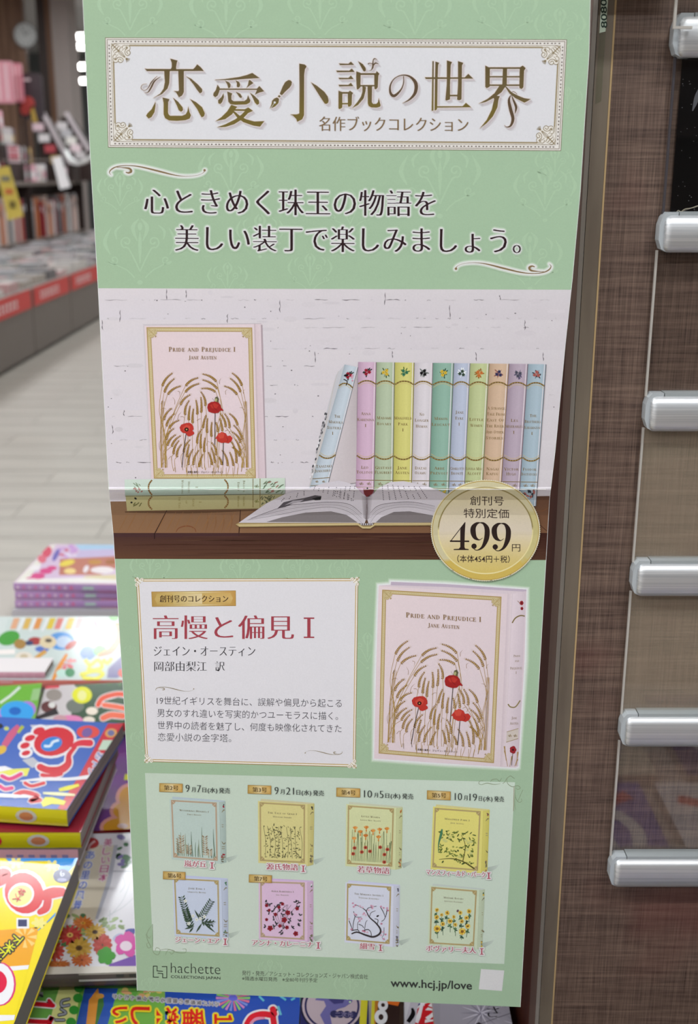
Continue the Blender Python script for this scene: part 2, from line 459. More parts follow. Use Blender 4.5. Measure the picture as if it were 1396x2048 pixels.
M_EDGE2 = streak_mat('taupe_bevel', (112, 104, 96), (128, 120, 112), (60, 60, 8), 0.4)
M_GOLD = mat('ochre_core_line', (182, 154, 112), 0.5)
M_SIDE = streak_mat('brown_side', (74, 54, 46), (92, 70, 60), (20, 20, 4), 0.6)
M_SIDE.node_tree.nodes['Principled BSDF'].inputs['Specular IOR Level'].default_value = 0.12
M_DARKSIDE = streak_mat('dark_red_brown_side', (52, 22, 15), (64, 30, 21), (20, 20, 3), 0.7)
M_DARKSIDE.node_tree.nodes['Principled BSDF'].inputs['Specular IOR Level'].default_value = 0.08
M_ALU = streak_mat('brushed_aluminium', (188, 189, 193), (214, 213, 215), (4, 300, 900), 0.48, 0.8)
M_ACR = acrylic_mat('clear_acrylic', (0.985, 0.985, 0.98))
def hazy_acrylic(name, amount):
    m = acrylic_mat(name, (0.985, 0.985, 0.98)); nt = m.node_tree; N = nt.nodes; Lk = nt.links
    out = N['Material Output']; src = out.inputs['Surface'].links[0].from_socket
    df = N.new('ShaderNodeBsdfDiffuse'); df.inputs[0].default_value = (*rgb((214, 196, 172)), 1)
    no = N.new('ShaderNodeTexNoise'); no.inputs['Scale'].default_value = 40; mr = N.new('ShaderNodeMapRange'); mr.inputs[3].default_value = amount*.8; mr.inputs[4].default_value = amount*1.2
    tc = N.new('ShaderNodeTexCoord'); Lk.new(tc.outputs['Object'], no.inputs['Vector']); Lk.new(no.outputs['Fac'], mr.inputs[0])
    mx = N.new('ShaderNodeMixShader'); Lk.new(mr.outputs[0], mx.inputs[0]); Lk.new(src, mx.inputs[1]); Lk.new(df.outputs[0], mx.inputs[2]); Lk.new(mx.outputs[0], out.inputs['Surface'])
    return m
M_HAZE = hazy_acrylic('reflection_haze_acrylic', 0.11)  # pale reflection of two plates painted in as diffuse haze
M_ACRE = mat('acrylic_cut_edge', (176, 170, 164), 0.25)
M_BLACK = mat('black_card', (6, 6, 7), 0.25)
M_TAPE = mat('masking_tape_label', (206, 220, 200), 0.6)
M_TAPE2 = acrylic_mat('aged_clear_tape', (0.96, 0.98, 0.95), 0.8, 0.3)
M_FLOOR = streak_mat('greige_floor_tile', (150, 143, 135), (168, 161, 152), (1.2, 9, 1), 0.4)
M_JOINT = mat('tile_joint', (118, 112, 106), 0.7)
M_WALLW = mat('white_wall', (205, 202, 200), 0.8)
M_WOODW = streak_mat('brown_wood_panel', (112, 80, 62), (140, 106, 84), (14, 14, 0.8), 0.5)
M_DKWOOD = mat('dark_wood_trim', (52, 34, 28), 0.5)
M_ORWOOD = mat('orange_wood_trim', (122, 82, 56), 0.5)
M_COLM = mat('grey_column', (158, 146, 142), 0.7)
M_FARW = mat('far_grey_wall', (104, 108, 108), 0.8)
M_CASE = mat('dark_walnut_case', (50, 34, 30), 0.5)
M_BOARD = mat('shelf_board_grey', (128, 116, 110), 0.5)
M_FRONT = mat('grey_brown_front_panel', (112, 102, 96), 0.5)
M_RED = mat('red_sign', (206, 62, 58), 0.5)
M_WHITEP = mat('white_card', (236, 232, 234), 0.6)
M_YELP = mat('yellow_card', (214, 190, 86), 0.6)
M_PAGE = streak_mat('page_edges', (112, 102, 98), (160, 150, 144), (6, 6, 1600), 0.8)
M_TABLE = mat('display_table_top', (150, 142, 136), 0.5)
M_LAMP = emit_mat('lamp_tube', (1.0, 0.98, 0.95), 14.0)
M_PAPER = mat('poster_paper', (236, 236, 236), 0.5)
# ================================================================ the setting
def struct(mb, name, m, **k):
    o = mb.build(name, m, **k); o['kind'] = 'structure'; return o
X0, X1, Y0, Y1 = -9.0, 5.0, -5.0, 30.0
fl = struct(MB().box(X0, X1, Y0, Y1, -0.05, 0.0), 'floor', [M_JOINT])
tile_me = None
rows = 0
yy = 2.6
nt_ = 0
while yy < 14.3:
    off = (rows % 2)*0.45
    x = -4.25+off
    while x < 1.2:
        if tile_me is None:
            b = MB(); p = [(0.002, 0.0), (0.898, 0.0), (0.9, 0.002), (0.9, 0.278), (0.898, 0.28), (0.002, 0.28), (0, 0.278), (0, 0.002)]
            b.prism([(q[0], q[1], 0) for q in p], (0, 0, 0.003))
            o = b.build('floor_tile', M_FLOOR, fl, loc=(x, yy, 0.0)); tile_me = o.data
        else:
            o = link('floor_tile', tile_me, fl, loc=(x, yy, 0.0005*((nt_*7) % 3-1)*0.4))
        nt_ += 1
        x += 0.904
    yy += 0.288; rows += 1
fa = MB()
fa.box(X0, X1, yy, Y1, 0, 0.0022); fa.box(X0, X1, Y0, 2.59, 0, 0.0022); fa.box(X0, -4.26, 2.6, yy-0.01, 0, 0.0022); fa.box(2.02, X1, 2.6, yy-0.01, 0, 0.0022)
o = fa.build('floor_tile_field', M_FLOOR, fl); o['kind'] = 'stuff'
struct(MB().box(X0, X1, Y0, Y1, 4.4, 4.45), 'ceiling', [M_WALLW])
struct(MB().box(X0-.05, X0, Y0, Y1, 0, 4.4), 'wall_left', [M_WALLW])
struct(MB().box(X1, X1+.05, Y0, Y1, 0, 4.4), 'wall_right', [M_WALLW])
struct(MB().box(X0, X1, Y0-.05, Y0, 0, 4.4), 'wall_front', [M_WALLW])
struct(MB().box(X0, X1, Y1, Y1+.05, 0, 4.4), 'wall_far', [M_FARW])
wb = struct(MB().box(X0, -5.35, 20.0, 20.15, 0, 4.4), 'wall_back', [M_WOODW])
p = atY(79, 60, 19.97)
MB().box(p.x-.03, p.x+.11, 19.93, 20.0, 0, 4.4).build('dark_trim_board', M_DKWOOD, wb)
MB().box(p.x+.11, p.x+.26, 19.93, 20.0, 0, 4.4).build('orange_trim_board', M_ORWOOD, wb)
MB().box(p.x+.26, p.x+.52, 19.7, 20.4, 0, 4.4, bev=.02).build('column', M_COLM, wb)
# ceiling fixtures
for i, (x, y) in enumerate(LAMPS):
    t = empty('ceiling_light', (x, y, LAMP_Z), 'suspended white twin tube ceiling light over the shop floor', 'ceiling light', 'ceiling lights in rows above the shop')
    MB().box(x-.65, x+.65, y-.13, y+.13, LAMP_Z, LAMP_Z+.06).build('housing', M_WALLW, t)
    MB().cyl((x-.5, y, LAMP_Z+.06), (x-.5, y, 4.4), .008, n=6).build('rod', M_WALLW, t)
    MB().cyl((x+.5, y, LAMP_Z+.06), (x+.5, y, 4.4), .008, n=6).build('rod', M_WALLW, t)
    for s in (-1, 1):
        MB().cyl((x-.6, y+s*.07, LAMP_Z-.02), (x+.6, y+s*.07, LAMP_Z-.02), .018, n=8).build('tube', M_LAMP, t)
fix = [(150, 68, 22.5, 1.0), (164, 87, 23.5, .5), (147, 128, 25.5, .45), (163, 128, 25.5, .45), (158, 157, 27.5, 1.0)]
for i, (px, py, Y, wd) in enumerate(fix):
    c = atY(px, py, Y)
    t = empty('ceiling_light', c, ['glowing ceiling light strip in the far hall, topmost beside the poster edge', 'small round glow of a far ceiling light under the topmost strip',
        'left one of the paired far ceiling lights', 'right one of the paired far ceiling lights, at the poster edge', 'lowest glowing ceiling light strip of the far hall'][i], 'ceiling light')
    MB().box(c.x-wd/4, c.x+wd/2, c.y-.1, c.y+.1, c.z, c.z+.06).build('housing', M_WALLW, t)
    MB().cyl((c.x, c.y, c.z+.06), (c.x, c.y, 4.4), .01, n=6).build('rod', M_WALLW, t)
    MB().cyl((c.x-wd/4+.03, c.y, c.z-.05), (c.x+wd/2-.03, c.y, c.z-.05), .06, n=10).build('tube', M_LAMP, t)
# clock
c = atY(50, 70, 19.9)
t = empty('wall_clock', c, 'round white clock with a grey rim on the brown wood wall', 'clock')
MB().cyl((c.x, 19.995, c.z), (c.x, 19.92, c.z), .20, .195, 32).build('case', mat('clock_rim', (150, 150, 150), .3), t)
MB().cyl((c.x, 19.92, c.z), (c.x, 19.912, c.z), .175, .175, 32).build('dial', mat('clock_dial', (214, 216, 216), .5), t)
b = MB()
for k in range(12):
    a = k*math.pi/6; b.box(c.x+.14*math.sin(a)-.006, c.x+.14*math.sin(a)+.006, 19.906, 19.911, c.z+.14*math.cos(a)-.012, c.z+.14*math.cos(a)+.012)
b.build('hour_marks', M_BLACK, t)
b = MB(); b.prism([(c.x-.006, 19.905, c.z), (c.x+.006, 19.905, c.z), (c.x+.075, 19.905, c.z+.05), (c.x+.07, 19.905, c.z+.058)], (0, -.004, 0)); b.build('hour_hand', M_BLACK, t)
b = MB(); b.prism([(c.x-.005, 19.898, c.z), (c.x+.005, 19.898, c.z), (c.x-.04, 19.898, c.z+.12), (c.x-.048, 19.898, c.z+.118)], (0, -.004, 0)); b.build('minute_hand', M_BLACK, t)

# ================================================================ far left: low table with flat magazines, book case, racks
LT = -2.7; LTH = 0.58
ys = [5.7, 7.0, 8.3, 9.7, 11.05, 12.4, 13.75, 15.1, 16.45, 17.8, 19.15]
t = empty('low_display_table', (LT-.85, 12.4, 0), 'long grey-brown low display table across the aisle, flat magazines on top', 'display table')
MB().box(LT-1.65, LT-.03, ys[0], ys[-1], 0.05, LTH-.03).build('body', M_CASE, t)
MB().box(LT-1.65, LT, ys[0], ys[-1], LTH-.03, LTH).build('table_top', M_BOARD, t)
MB().box(LT-1.6, LT-.06, ys[0], ys[-1], 0, .05).build('plinth', M_BLACK, t)
for a, b_ in zip(ys[:-1], ys[1:]):
    MB().box(LT-.03, LT-.002, a+.012, b_-.012, 0.03, LTH-.035).build('front_panel', M_FRONT, t)
for i, (a, b_) in enumerate(zip(ys[:-1], ys[1:])):
    s = empty('category_sign', (LT+.006, (a+b_)/2, LTH-.15), None, 'sign', 'red signs along the edge of the low table')
    s['label'] = 'red sign strip with white lettering on the low table edge, %s from the near end' % ['first', 'second', 'third', 'fourth', 'fifth', 'sixth', 'seventh', 'eighth', 'ninth', 'tenth'][i]
    MB().box(LT+.001, LT+.006, a+.05, b_-.05, LTH-.16, LTH-.005).build('strip', M_RED, s)
    w = MB(); rr = random.Random(i)
    n = 7; q = a+.25
    for k in range(n):
        wd = .05+.03*rr.random(); zc = LTH-.085
        w.box(LT+.006, LT+.008, q, q+wd, zc+.012, zc+.026); w.box(LT+.006, LT+.008, q, q+wd, zc-.03, zc-.018)
        w.box(LT+.006, LT+.008, q+wd*.4, q+wd*.6, zc-.035, zc+.035); q += wd+.035
    w.build('white_characters', M_WHITEP, s)
CNAME = lambda c: ('grey' if max(c)-min(c) < 16 and max(c) < 190 else 'white' if max(c)-min(c) < 16 else 'orange' if c[0] > 190 and c[1] < 150 and c[2] < 100 else 'pink' if c[0] > 190 and min(c) > 140 and c[0]-c[1] > 15 else 'red' if c[0]-c[1] > 50 else 'tan' if c[0] > c[2]+30 else 'pale')
pal = [(150,150,152),(176,176,180),(120,124,126),(196,190,192),(140,132,136),(206,200,196),(96,92,96),(168,158,150),(190,150,150),(130,140,138)]
mags = {}
rr = random.Random(4)
k = 0
yq = 6.0
while yq < 18.9:
    for xi in range(5):
        hh = .03+.05*rr.random(); ci = rr.randrange(len(pal)); key = ci
        if key not in mags:
            b = MB(); b.box(-.105, .105, -.15, .15, 0, 1.0, 0); 
            b.box(-.09, .09, -.03, .12, 1.0, 1.004, 1); b.box(-.1, .1, .125, .145, 1.0, 1.003, 2)
            o = b.build('magazine_stack', [mat('far_mag_%d' % ci, pal[ci], .35), mat('far_pic_%d' % ci, pal[(ci*3+1) % 10], .3), mat('far_band_%d' % (ci % 3), [(200,90,90),(220,216,216),(70,70,80)][ci % 3], .4)])
            mags[key] = o.data
        else: o = link('magazine_stack', mags[key])
        o.location = (LT-.16-.3*xi, yq+.05*rr.random(), LTH+.001); o.scale = (1, 1, hh); o.rotation_euler = (0, 0, rr.uniform(-.05, .05))
        tag(o, 'low stack of glossy magazines with a %s top cover on the low table' % CNAME(pal[ci]), 'magazines', 'flat magazine stacks on the low table'); k += 1
    yq += .42
# book case along the back of the table
CX = LT-1.72
t = empty('book_case', (CX-.2, 14, 0), 'dark walnut book case with upright books behind the low table', 'book case')
MB().box(CX-1.3, CX-.3, 6.5, 19.3, 0, 1.36).build('carcass', M_CASE, t)
MB().box(CX-1.3, CX+.05, 6.5, 19.3, 1.36, 1.41).build('top_board', M_BOARD, t)
MB().box(CX-.3, CX+.03, 6.5, 19.3, .60, .63).build('bottom_shelf', M_BOARD, t)
MB().box(CX-.3, CX+.02, 6.5, 19.3, 0, .60).build('base', M_CASE, t)
for q in (6.5, 9.7, 12.9, 16.1, 19.27): MB().box(CX-.3, CX+.03, q, q+.04, .63, 1.36).build('upright', M_CASE, t)
spc = [(170,60,64),(214,208,206),(120,120,122),(196,190,190),(206,120,70),(60,56,60),(150,40,50),(224,200,190),(96,104,108),(230,226,226)]
me_b = {}
yq = 6.6
while yq < 19.2 and True:
    if any(abs(yq-q) < .12 for q in (9.7, 12.9, 16.1)): yq += .2; continue
    ci = rr.randrange(10); wd = rr.choice([.05, .07, .09]); key = (ci, wd); hh = rr.uniform(.42, .6)
    if key not in me_b:
        b = MB(); b.box(-.2, 0, 0, wd*.94, 0, 1, 0); b.box(-.19, .002, wd*.2, wd*.74, .7, .85, 1)
        o = b.build('upright_book', [mat('spine_%d' % ci, spc[ci], .5), M_WHITEP if ci in (0, 2, 5, 6, 8) else mat('spine_band', (120, 100, 96), .5)]); me_b[key] = o.data
    else: o = link('upright_book', me_b[key])
    o.location = (CX-.02-.04*rr.random(), yq, .631); o.scale = (1, 1, hh)
    tag(o, 'upright %s book with a %s spine in the dark case' % (CNAME(spc[ci]), {.05: 'thin', .07: 'medium', .09: 'thick'}[wd]), 'book', 'upright books in the dark book case')
    yq += wd
    if rr.random() < .12: yq += .15
# stepped display on top of the case
for s in range(3):
    o = MB().box(CX-.22-.2*(s+1), CX-.22-.2*s-.002, 6.6, 17.5, 1.411, 1.41+.25*(s+1)).build('display_riser', M_CASE)
    tag(o, 'long dark riser on the book case, %s tier behind the front row of covers' % ['first', 'second', 'third'][s], 'riser')
fc = [(224,196,204),(214,206,208),(206,120,130),(232,226,228),(190,186,190),(226,170,184),(196,84,92),(238,232,226),(150,160,150),(206,176,120),(240,216,222),(120,110,118)]
me_c = {}
for s in range(4):
    yq = 7.0+.05*s
    while yq < 17.35:
        if s < 2 and 15.3 < yq < 16.6: yq += .1; continue
        ci = rr.randrange(12)
        if ci not in me_c:
            b = MB(); b.box(-.02, 0, -.09, .09, 0, .26, 0); b.box(0, .002, -.075, .075, .05, .16, 1); b.box(0, .002, -.07, .07, .19, .235, 2)
            o = b.build('face_out_book', [mat('face_%d' % ci, fc[ci], .45), mat('face_%d' % ((ci*5+2) % 12), fc[(ci*5+2) % 12], .45), mat('face_%d' % ((ci*7+6) % 12), fc[(ci*7+6) % 12], .45)]); me_c[ci] = o.data
        else: o = link('face_out_book', me_c[ci])
        o.location = (CX-.095-.2*s, yq, 1.413+.25*s); o.rotation_euler = (0, -.05, rr.uniform(-.9, -.6)); o.scale = (1, rr.uniform(.9, 1.05), rr.uniform(.8, .93))
        tag(o, '%s cover standing face-out on the %s tier of the stepped rack' % (CNAME(fc[ci]), ['front', 'second', 'third', 'rear'][s]), 'book', 'face-out books on the stepped rack')
        yq += rr.uniform(.17, .23)
# sloping white-edged racks
for i, (pa, pb, Y) in enumerate([((84, 224), (143, 332), 17.6), ((132, 226), (178, 300), 18.6)]):
    a = atY(*pa, Y); b2 = atY(*pb, Y)
    t = empty('sloping_rack', (a.x, Y, 1.41), ['dark sloping rack with a white edge strip, nearer one beside the poster', 'dark sloping rack with a white edge strip, farther one cut off by the poster'][i], 'display rack')
    MB().prism([(a.x-.1, Y+.02, a.z-.06), (a.x, Y+.02, a.z-.06), (b2.x, Y+.02, b2.z), (b2.x, Y+.02, 1.41), (a.x-.1, Y+.02, 1.41)], (0, .5, 0)).build('side_panel', M_CASE, t)
    b = MB(); b.prism([(a.x-.03, Y-.01, a.z), (a.x+.03, Y-.01, a.z+.02), (b2.x+.03, Y-.01, b2.z), (b2.x-.03, Y-.01, b2.z-.02)], (0, .03, 0)); b.build('edge_strip', mat('pale_edge_strip', (196, 184, 188), .5), t)
    for k in range(5):
        f = (k+.5)/5; X_ = a.x+(b2.x-a.x)*f-.05; Z_ = a.z+(b2.z-a.z)*f-.14; MB().box(X_-.14, X_+.02, Y-.012, Y+.015, Z_-.05, Z_+.06).build('small_cover', mat('face_%d' % ((k*3+i) % 12), fc[(k*3+i) % 12], .45), t)
# pink boxes, picture board, tags
for i, (x0_, x1_, y0_, y1_, Y, col, lab, c2) in enumerate([
        (-26, 20, 122, 206, 15.5, (224, 150, 164), 'tall pink striped box at the left edge, above the books', (236, 196, 204)),
        (20, 39, 126, 204, 15.9, (214, 130, 146), 'narrow pink box beside the tall pink striped one', (240, 206, 212))]):
    a = atY(x0_, y1_, Y); b2 = atY(x1_, y0_, Y)
    t = empty('pink_box', (a.x, Y, a.z), lab, 'box')
    MB().box(a.x, b2.x, Y, Y+.12, a.z, b2.z, bev=.01).build('carton', mat('pink_%d' % i, col, .4), t)
    w = MB()
    for q in range(3):
        xx = a.x+(b2.x-a.x)*(.15+.3*q); w.box(xx, xx+(b2.x-a.x)*.12, Y-.002, Y, a.z+.03, b2.z-.03)
    w.build('pale_stripes', mat('pale_pink_%d' % i, c2, .4), t)
    MB().box(a.x+.08, a.x+.11, Y+.04, Y+.07, 1.41+(.252 if a.x < -4.6 else 0), a.z).build('stand', M_CASE, t)
a = atY(40, 238, 16.2); b2 = atY(82, 146, 16.2)
t = empty('picture_board', (a.x, 16.2, a.z), 'dark rounded picture board with red and yellow art behind the pink boxes', 'board')
MB().box(a.x, b2.x, 16.2, 16.25, a.z, b2.z, bev=.05).build('panel', mat('dark_board', (60, 50, 56), .5), t)
w = MB(); w.cyl((a.x+.13, 16.195, a.z+.2), (a.x+.13, 16.18, a.z+.2), .09, n=14); w.cyl((a.x+.08, 16.195, a.z+.12), (a.x+.08, 16.185, a.z+.12), .07, n=14); w.build('red_picture', mat('board_red', (196, 76, 70), .5), t)
w = MB(); w.prism([(a.x+.16, 16.19, a.z+.18), (a.x+.2, 16.19, a.z+.16), (a.x+.24, 16.19, a.z-.05), (a.x+.17, 16.19, a.z-.03)], (0, -.01, 0)); w.build('yellow_picture', mat('board_yellow', (214, 180, 80), .5), t)
w = MB(); w.box(a.x+.05, a.x+.18, 16.19, 16.198, b2.z-.1, b2.z-.07); w.build('pale_lettering', M_WHITEP, t)
MB().box(a.x+.02, a.x+.06, 16.26, 16.3, 1.41, a.z+.01).build('stand', M_CASE, t)
def hang(name, q, Y, m, lab, th=.006):
    P = [atY(x, y, Y) for x, y in q]
    t = empty(name, P[0], lab, 'tag')
    MB().prism(P, (0, th, 0)).build('card', m, t); return t, P
t, P = hang('yellow_shelf_tag', [(-8, 336), (18, 332), (47, 432), (16, 441)], 9.5, M_YELP, 'yellow hanging shelf tag with red marks at the left edge, by the book case')
w = MB(); A_, B_ = atY(2, 352, 9.49), atY(20, 362, 9.49); w.box(A_.x, B_.x, 9.488, 9.494, B_.z, A_.z)
w.build('grey_window', mat('tag_grey', (130, 126, 110), .5), t)
w = MB(); A_, B_ = atY(10, 378, 9.49), atY(26, 388, 9.49); w.box(A_.x, B_.x, 9.488, 9.494, B_.z, A_.z)
w.build('red_mark', mat('tag_red', (206, 110, 60), .5), t)
w = MB(); A_, B_ = atY(18, 402, 9.49), atY(32, 416, 9.49); w.box(A_.x, B_.x, 9.488, 9.494, B_.z, A_.z)
w.build('dark_mark', mat('tag_dark', (120, 104, 40), .5), t)
MB().cyl(P[0]+Vector((.03, .003, -.01)), (CX+.054, 9.6, 1.39), .004, n=6).build('cord', M_BLACK, t)
t, P = hang('white_shelf_tag', [(104, 316), (122, 312), (141, 374), (120, 379)], 14.8, M_WHITEP, 'white hanging shelf tag below the face-out books')
MB().box(CX+.049, P[0].x+.06, 14.806, 14.815, P[0].z-.03, P[0].z-.015).build('arm', M_BOARD, t); MB().box(CX+.02, CX+.05, 14.806, 14.836, 1.41, P[0].z-.015).build('post', M_CASE, t)
t = empty('white_curved_tray', atY(150, 322, 17.0), 'white curved tray rim glowing beside the poster, at the end of the rack', 'tray')
pts = catmull([tuple(atY(x, y, 17.0)) for x, y in [(128, 306), (136, 322), (152, 330), (170, 324), (186, 312)]], 4)
b = MB()
for p_, q_ in zip(pts[:-1], pts[1:]): b.prism([p_, q_, (q_[0], q_[1], q_[2]+.05), (p_[0], p_[1], p_[2]+.05)], (0, .25, 0))
b.build('rim', mat('bright_white_tray', (250, 250, 250), .3), t)
q_ = atY(150, 330, 17.1); MB().box(CX+.05, q_.x, 17.1, 17.14, q_.z-.03, q_.z+.01).build('arm', M_CASE, t); MB().box(CX+.01, CX+.05, 17.1, 17.14, 1.41, q_.z+.01).build('post', M_CASE, t)

# added unseen shelf behind the viewer, dark over pale to shape the acrylic reflections
t = empty('added_reflection_shelf', (1.2, -1.9, 0), 'added unseen dark shelving behind the viewer for the acrylic reflections, pale plinth below', 'shelf')
MB().box(-.6, 3.6, -2.2, -1.75, .84, 3.0).build('dark_shelving', M_CASE, t)
MB().box(-.6, 3.6, -2.2, -1.60, 0, .84).build('pale_lower_front', mat('pale_front', (176, 160, 138), .5), t)
for q in (1.2, 1.6, 2.0, 2.4, 2.8): MB().box(-.6, 3.6, -1.75, -1.62, q, q+.02).build('shelf_board', M_CASE, t)
# ================================================================ right: shelf end with woven panel, bars and acrylic plates
PY = 0.78                                   # plane of the shelf end
def PX(ratio): return ratio*PY
ZB, ZT = 0.55, 1.95
t = empty('shelf_end_panel', (0.3, PY, 0), 'brown woven laminate shelf end panel to the right of the green poster', 'shelf')
MB().box(PX(.2186), 1.0, PY, PY+.02, 0, ZT).build('laminate_panel', M_WOVEN, t)
MB().box(PX(.2171), PX(.2186), PY-.0005, PY+.02, 0, ZT).build('core_line', M_GOLD, t)
MB().box(PX(.2041), PX(.2171), PY, PY+.018, 0, ZT).build('edge_band', M_EDGE, t)
MB().prism([(PX(.2035), PY+.001, 0), (PX(.2041), PY+.0005, 0), (PX(.2041), PY+.02, 0), (PX(.2035), PY+.02, 0)], (0, 0, ZT)).build('dark_joint', M_BLACK, t)
MB().prism([(PX(.2010), PY+.0045, 0), (PX(.2036), PY, 0), (PX(.2036), PY+.02, 0), (PX(.2010), PY+.02, 0)], (0, 0, ZT)).build('bevelled_lip', M_EDGE2, t)
MB().box(PX(.2008), PX(.2036), PY+.0052, PY+.032, 0, ZT).build('side_trim', M_SIDE, t)
MB().box(PX(.2014), PX(.2186), PY+.032, PY+.6, 0, ZT).build('side_board', M_DARKSIDE, t)
MB().box(PX(.2186), 1.0, PY+.02, PY+.6, 0, ZT).build('carcass', M_DARKSIDE, t)
# masking tape label
z0 = (EYE+slopeZ(65)*PY, EYE+slopeZ(-40)*PY, EYE+slopeZ(208)*PY)
def onP(px, py, lift=0.0): 
    q = atY(px, py, PY-lift); return q
t = empty('price_label_tape', onP(1205, 100), 'pale green label strip with dark digits taped to the shelf edge', 'label')
Q = [onP(1202, -60, .0006), onP(1221, -60, .0006), onP(1211, 63, .0006), onP(1199, 66, .0006)]
Q[0] = onP(1206.5, -60, .0006)
MB().prism(Q, (0, .0004, 0)).build('label_strip', M_TAPE, t)
Q = [onP(1199.5, 60, .0004), onP(1211.5, 60, .0004), onP(1202.5, 203, .0004), onP(1196, 206, .0004), onP(1190.5, 208, .0004), onP(1193.5, 150, .0004)]
MB().prism(Q, (0, .0003, 0)).build('clear_tape', M_TAPE2, t)
surfP = lambda x, y, l: onP(x, y, .0007+l)
A = Art(surfP)
def rot90(cx, cy, s_=1):     # text frame: x runs up the sheet
    return lambda x, y: (cx+(y), cy-(x)*1.0)
A.xf = lambda x, y: (1208+y*1.0-x*.02, 56-x)
A.text('8080', 0, 58, 0, 17, (40, 60, 50), style='bold')
A.build('digits', t)
# bars (label rails) and acrylic plates
bars = [(31.5, 114), (431.6, 505.5), (795, 864.5), (1131, 1195), (1438, 1497), (1724, 1778.5)]
XL = [.2715, .2722, .2722, .2722, .2722, .2722]
PF = PY-.012
pos = ['topmost', 'second from the top', 'third from the top', 'third from the bottom', 'second from the bottom', 'lowest']
def bar(z0, z1, x0, name, lab):
    t = empty(name, (x0, PF, z0), lab, 'label rail', 'aluminium rails up the shelf end')
    h = z1-z0; r = .0045
    n = 6
    # curved face profile in (y,z), extruded along x with a rounded left end
    prof = []
    for i in range(13):
        f = i/12; zz = z0+h*f; bul = .0042*math.sin(math.pi*min(1, max(0, f)))**.4
        prof.append((PF-bul, zz))
    b = MB(); x1 = 1.0; xs = [x0+r*(1-math.cos(math.pi/2*k/6)) for k in range(7)]
    cols = []
    for k, xx in enumerate(xs):
        s = math.sin(math.pi/2*k/6)     # 0..1 how full
        ins = r*(1-s)
        zz0, zz1 = z0+ins, z1-ins
        cols.append([(xx, PF-(PF-p[0])*(0.35+.65*s), zz0+(zz1-zz0)*(p[1]-z0)/h) for p in prof])
    cols.append([(x1, p[0], p[1]) for p in prof])
    vs = [p for c_ in cols for p in c_]; m_ = len(prof); fs = []
    for i in range(len(cols)-1):
        for j in range(m_-1): fs.append((i*m_+j, (i+1)*m_+j, (i+1)*m_+j+1, i*m_+j+1))
    # back
    nb = len(vs)
    for c_ in cols: vs += [(c_[0][0], PF+.003, c_[0][2]), (c_[-1][0], PF+.003, c_[-1][2])]
    for i in range(len(cols)-1):
        a, b_ = nb+2*i, nb+2*(i+1)
        fs += [(a, a+1, b_+1, b_), (i*m_, a, b_, (i+1)*m_), (i*m_+m_-1, (i+1)*m_+m_-1, b_+1, a+1)]
    fs.append(tuple([j for j in range(m_)]+[nb+1, nb]))
    b.add(vs, fs); o = b.build('rail', M_ALU, t, smooth=True)
    md = o.modifiers.new('es', 'EDGE_SPLIT'); md.split_angle = math.radians(50)
    # acrylic clip behind the left end
    bb = MB()
    cx = x0-.0032
    bb.prism([(cx+.004, PF+.0005, z1+.0022), (cx+.0015, PF+.0005, z1-.001), (cx, PF+.0005, z1-.006), (cx, PF+.0005, z0+.008), (cx+.0022, PF+.0005, z0+.002), (cx+.006, PF+.0005, z0), (cx+.012, PF+.0005, z0), (cx+.012, PF+.0005, z1+.0022)], (0, PY-PF-.0025, 0))
    bb.build('clear_end_clip', M_ACR2, t)
    MB().box(x0+.0095, x1, PF+.0005, PY-.001, z1-.0005, z1+.0024).build('clear_top_lip', M_LIP, t)
    return t
M_ACR2 = mat('cloudy_clip', (168, 172, 176), .18)
M_LIP = mat('grey_lip', (150, 154, 156), .3)
bz = []
for i, ((a, b_), xl) in enumerate(zip(bars, XL)):
    zt = EYE+slopeZ(a)*(PF-.003); zb = EYE+slopeZ(b_)*(PF-.003)
    bz.append((zb, zt)); bar(zb, zt, xl*PF, 'label_rail', 'brushed aluminium label rail on the shelf end, %s' % pos[i])
plx = .2688
for i in range(5):
    ztop = bz[i][0]+.001; zbot = bz[i+1][1]-.001
    lab = ['clear acrylic plate over a black card, between the two top rails', 'clear acrylic plate between the second and third rails', 'clear acrylic plate below the third rail from the top',
           'clear acrylic plate above the second rail from the bottom', 'clear acrylic plate directly above the lowest rail'][i]
    x0 = plx*PF+(.0022 if i == 0 else 0)
    t = empty('acrylic_plate', (x0, PF, zbot), lab, 'acrylic plate')
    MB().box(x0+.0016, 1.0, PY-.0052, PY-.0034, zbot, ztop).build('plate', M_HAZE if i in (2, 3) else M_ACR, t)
    MB().box(x0, x0+.0014, PY-.0054, PY-.0032, zbot, ztop).build('cut_edge', M_ACRE if i else mat('dark_acrylic_edge', (70, 66, 70), .2), t)
q0 = onP(1327.5, 66); q1 = onP(1343, 66)
t = empty('acrylic_pocket', q0, 'clear acrylic pocket in front of the panel at the top right corner', 'acrylic plate')
MB().box(q0.x+.0016, 1.0, PY-.0212, PY-.0198, q0.z+.0016, ZT-.02).build('plate', M_ACR, t)
MB().box(q0.x, q0.x+.0016, PY-.0216, PY-.0194, q0.z, ZT-.02).build('cut_edge', M_ACRE, t)
MB().box(q0.x+.0016, q0.x+.012, PY-.0216, PY-.0194, q0.z, q0.z+.0016).build('bottom_edge', M_ACRE, t)
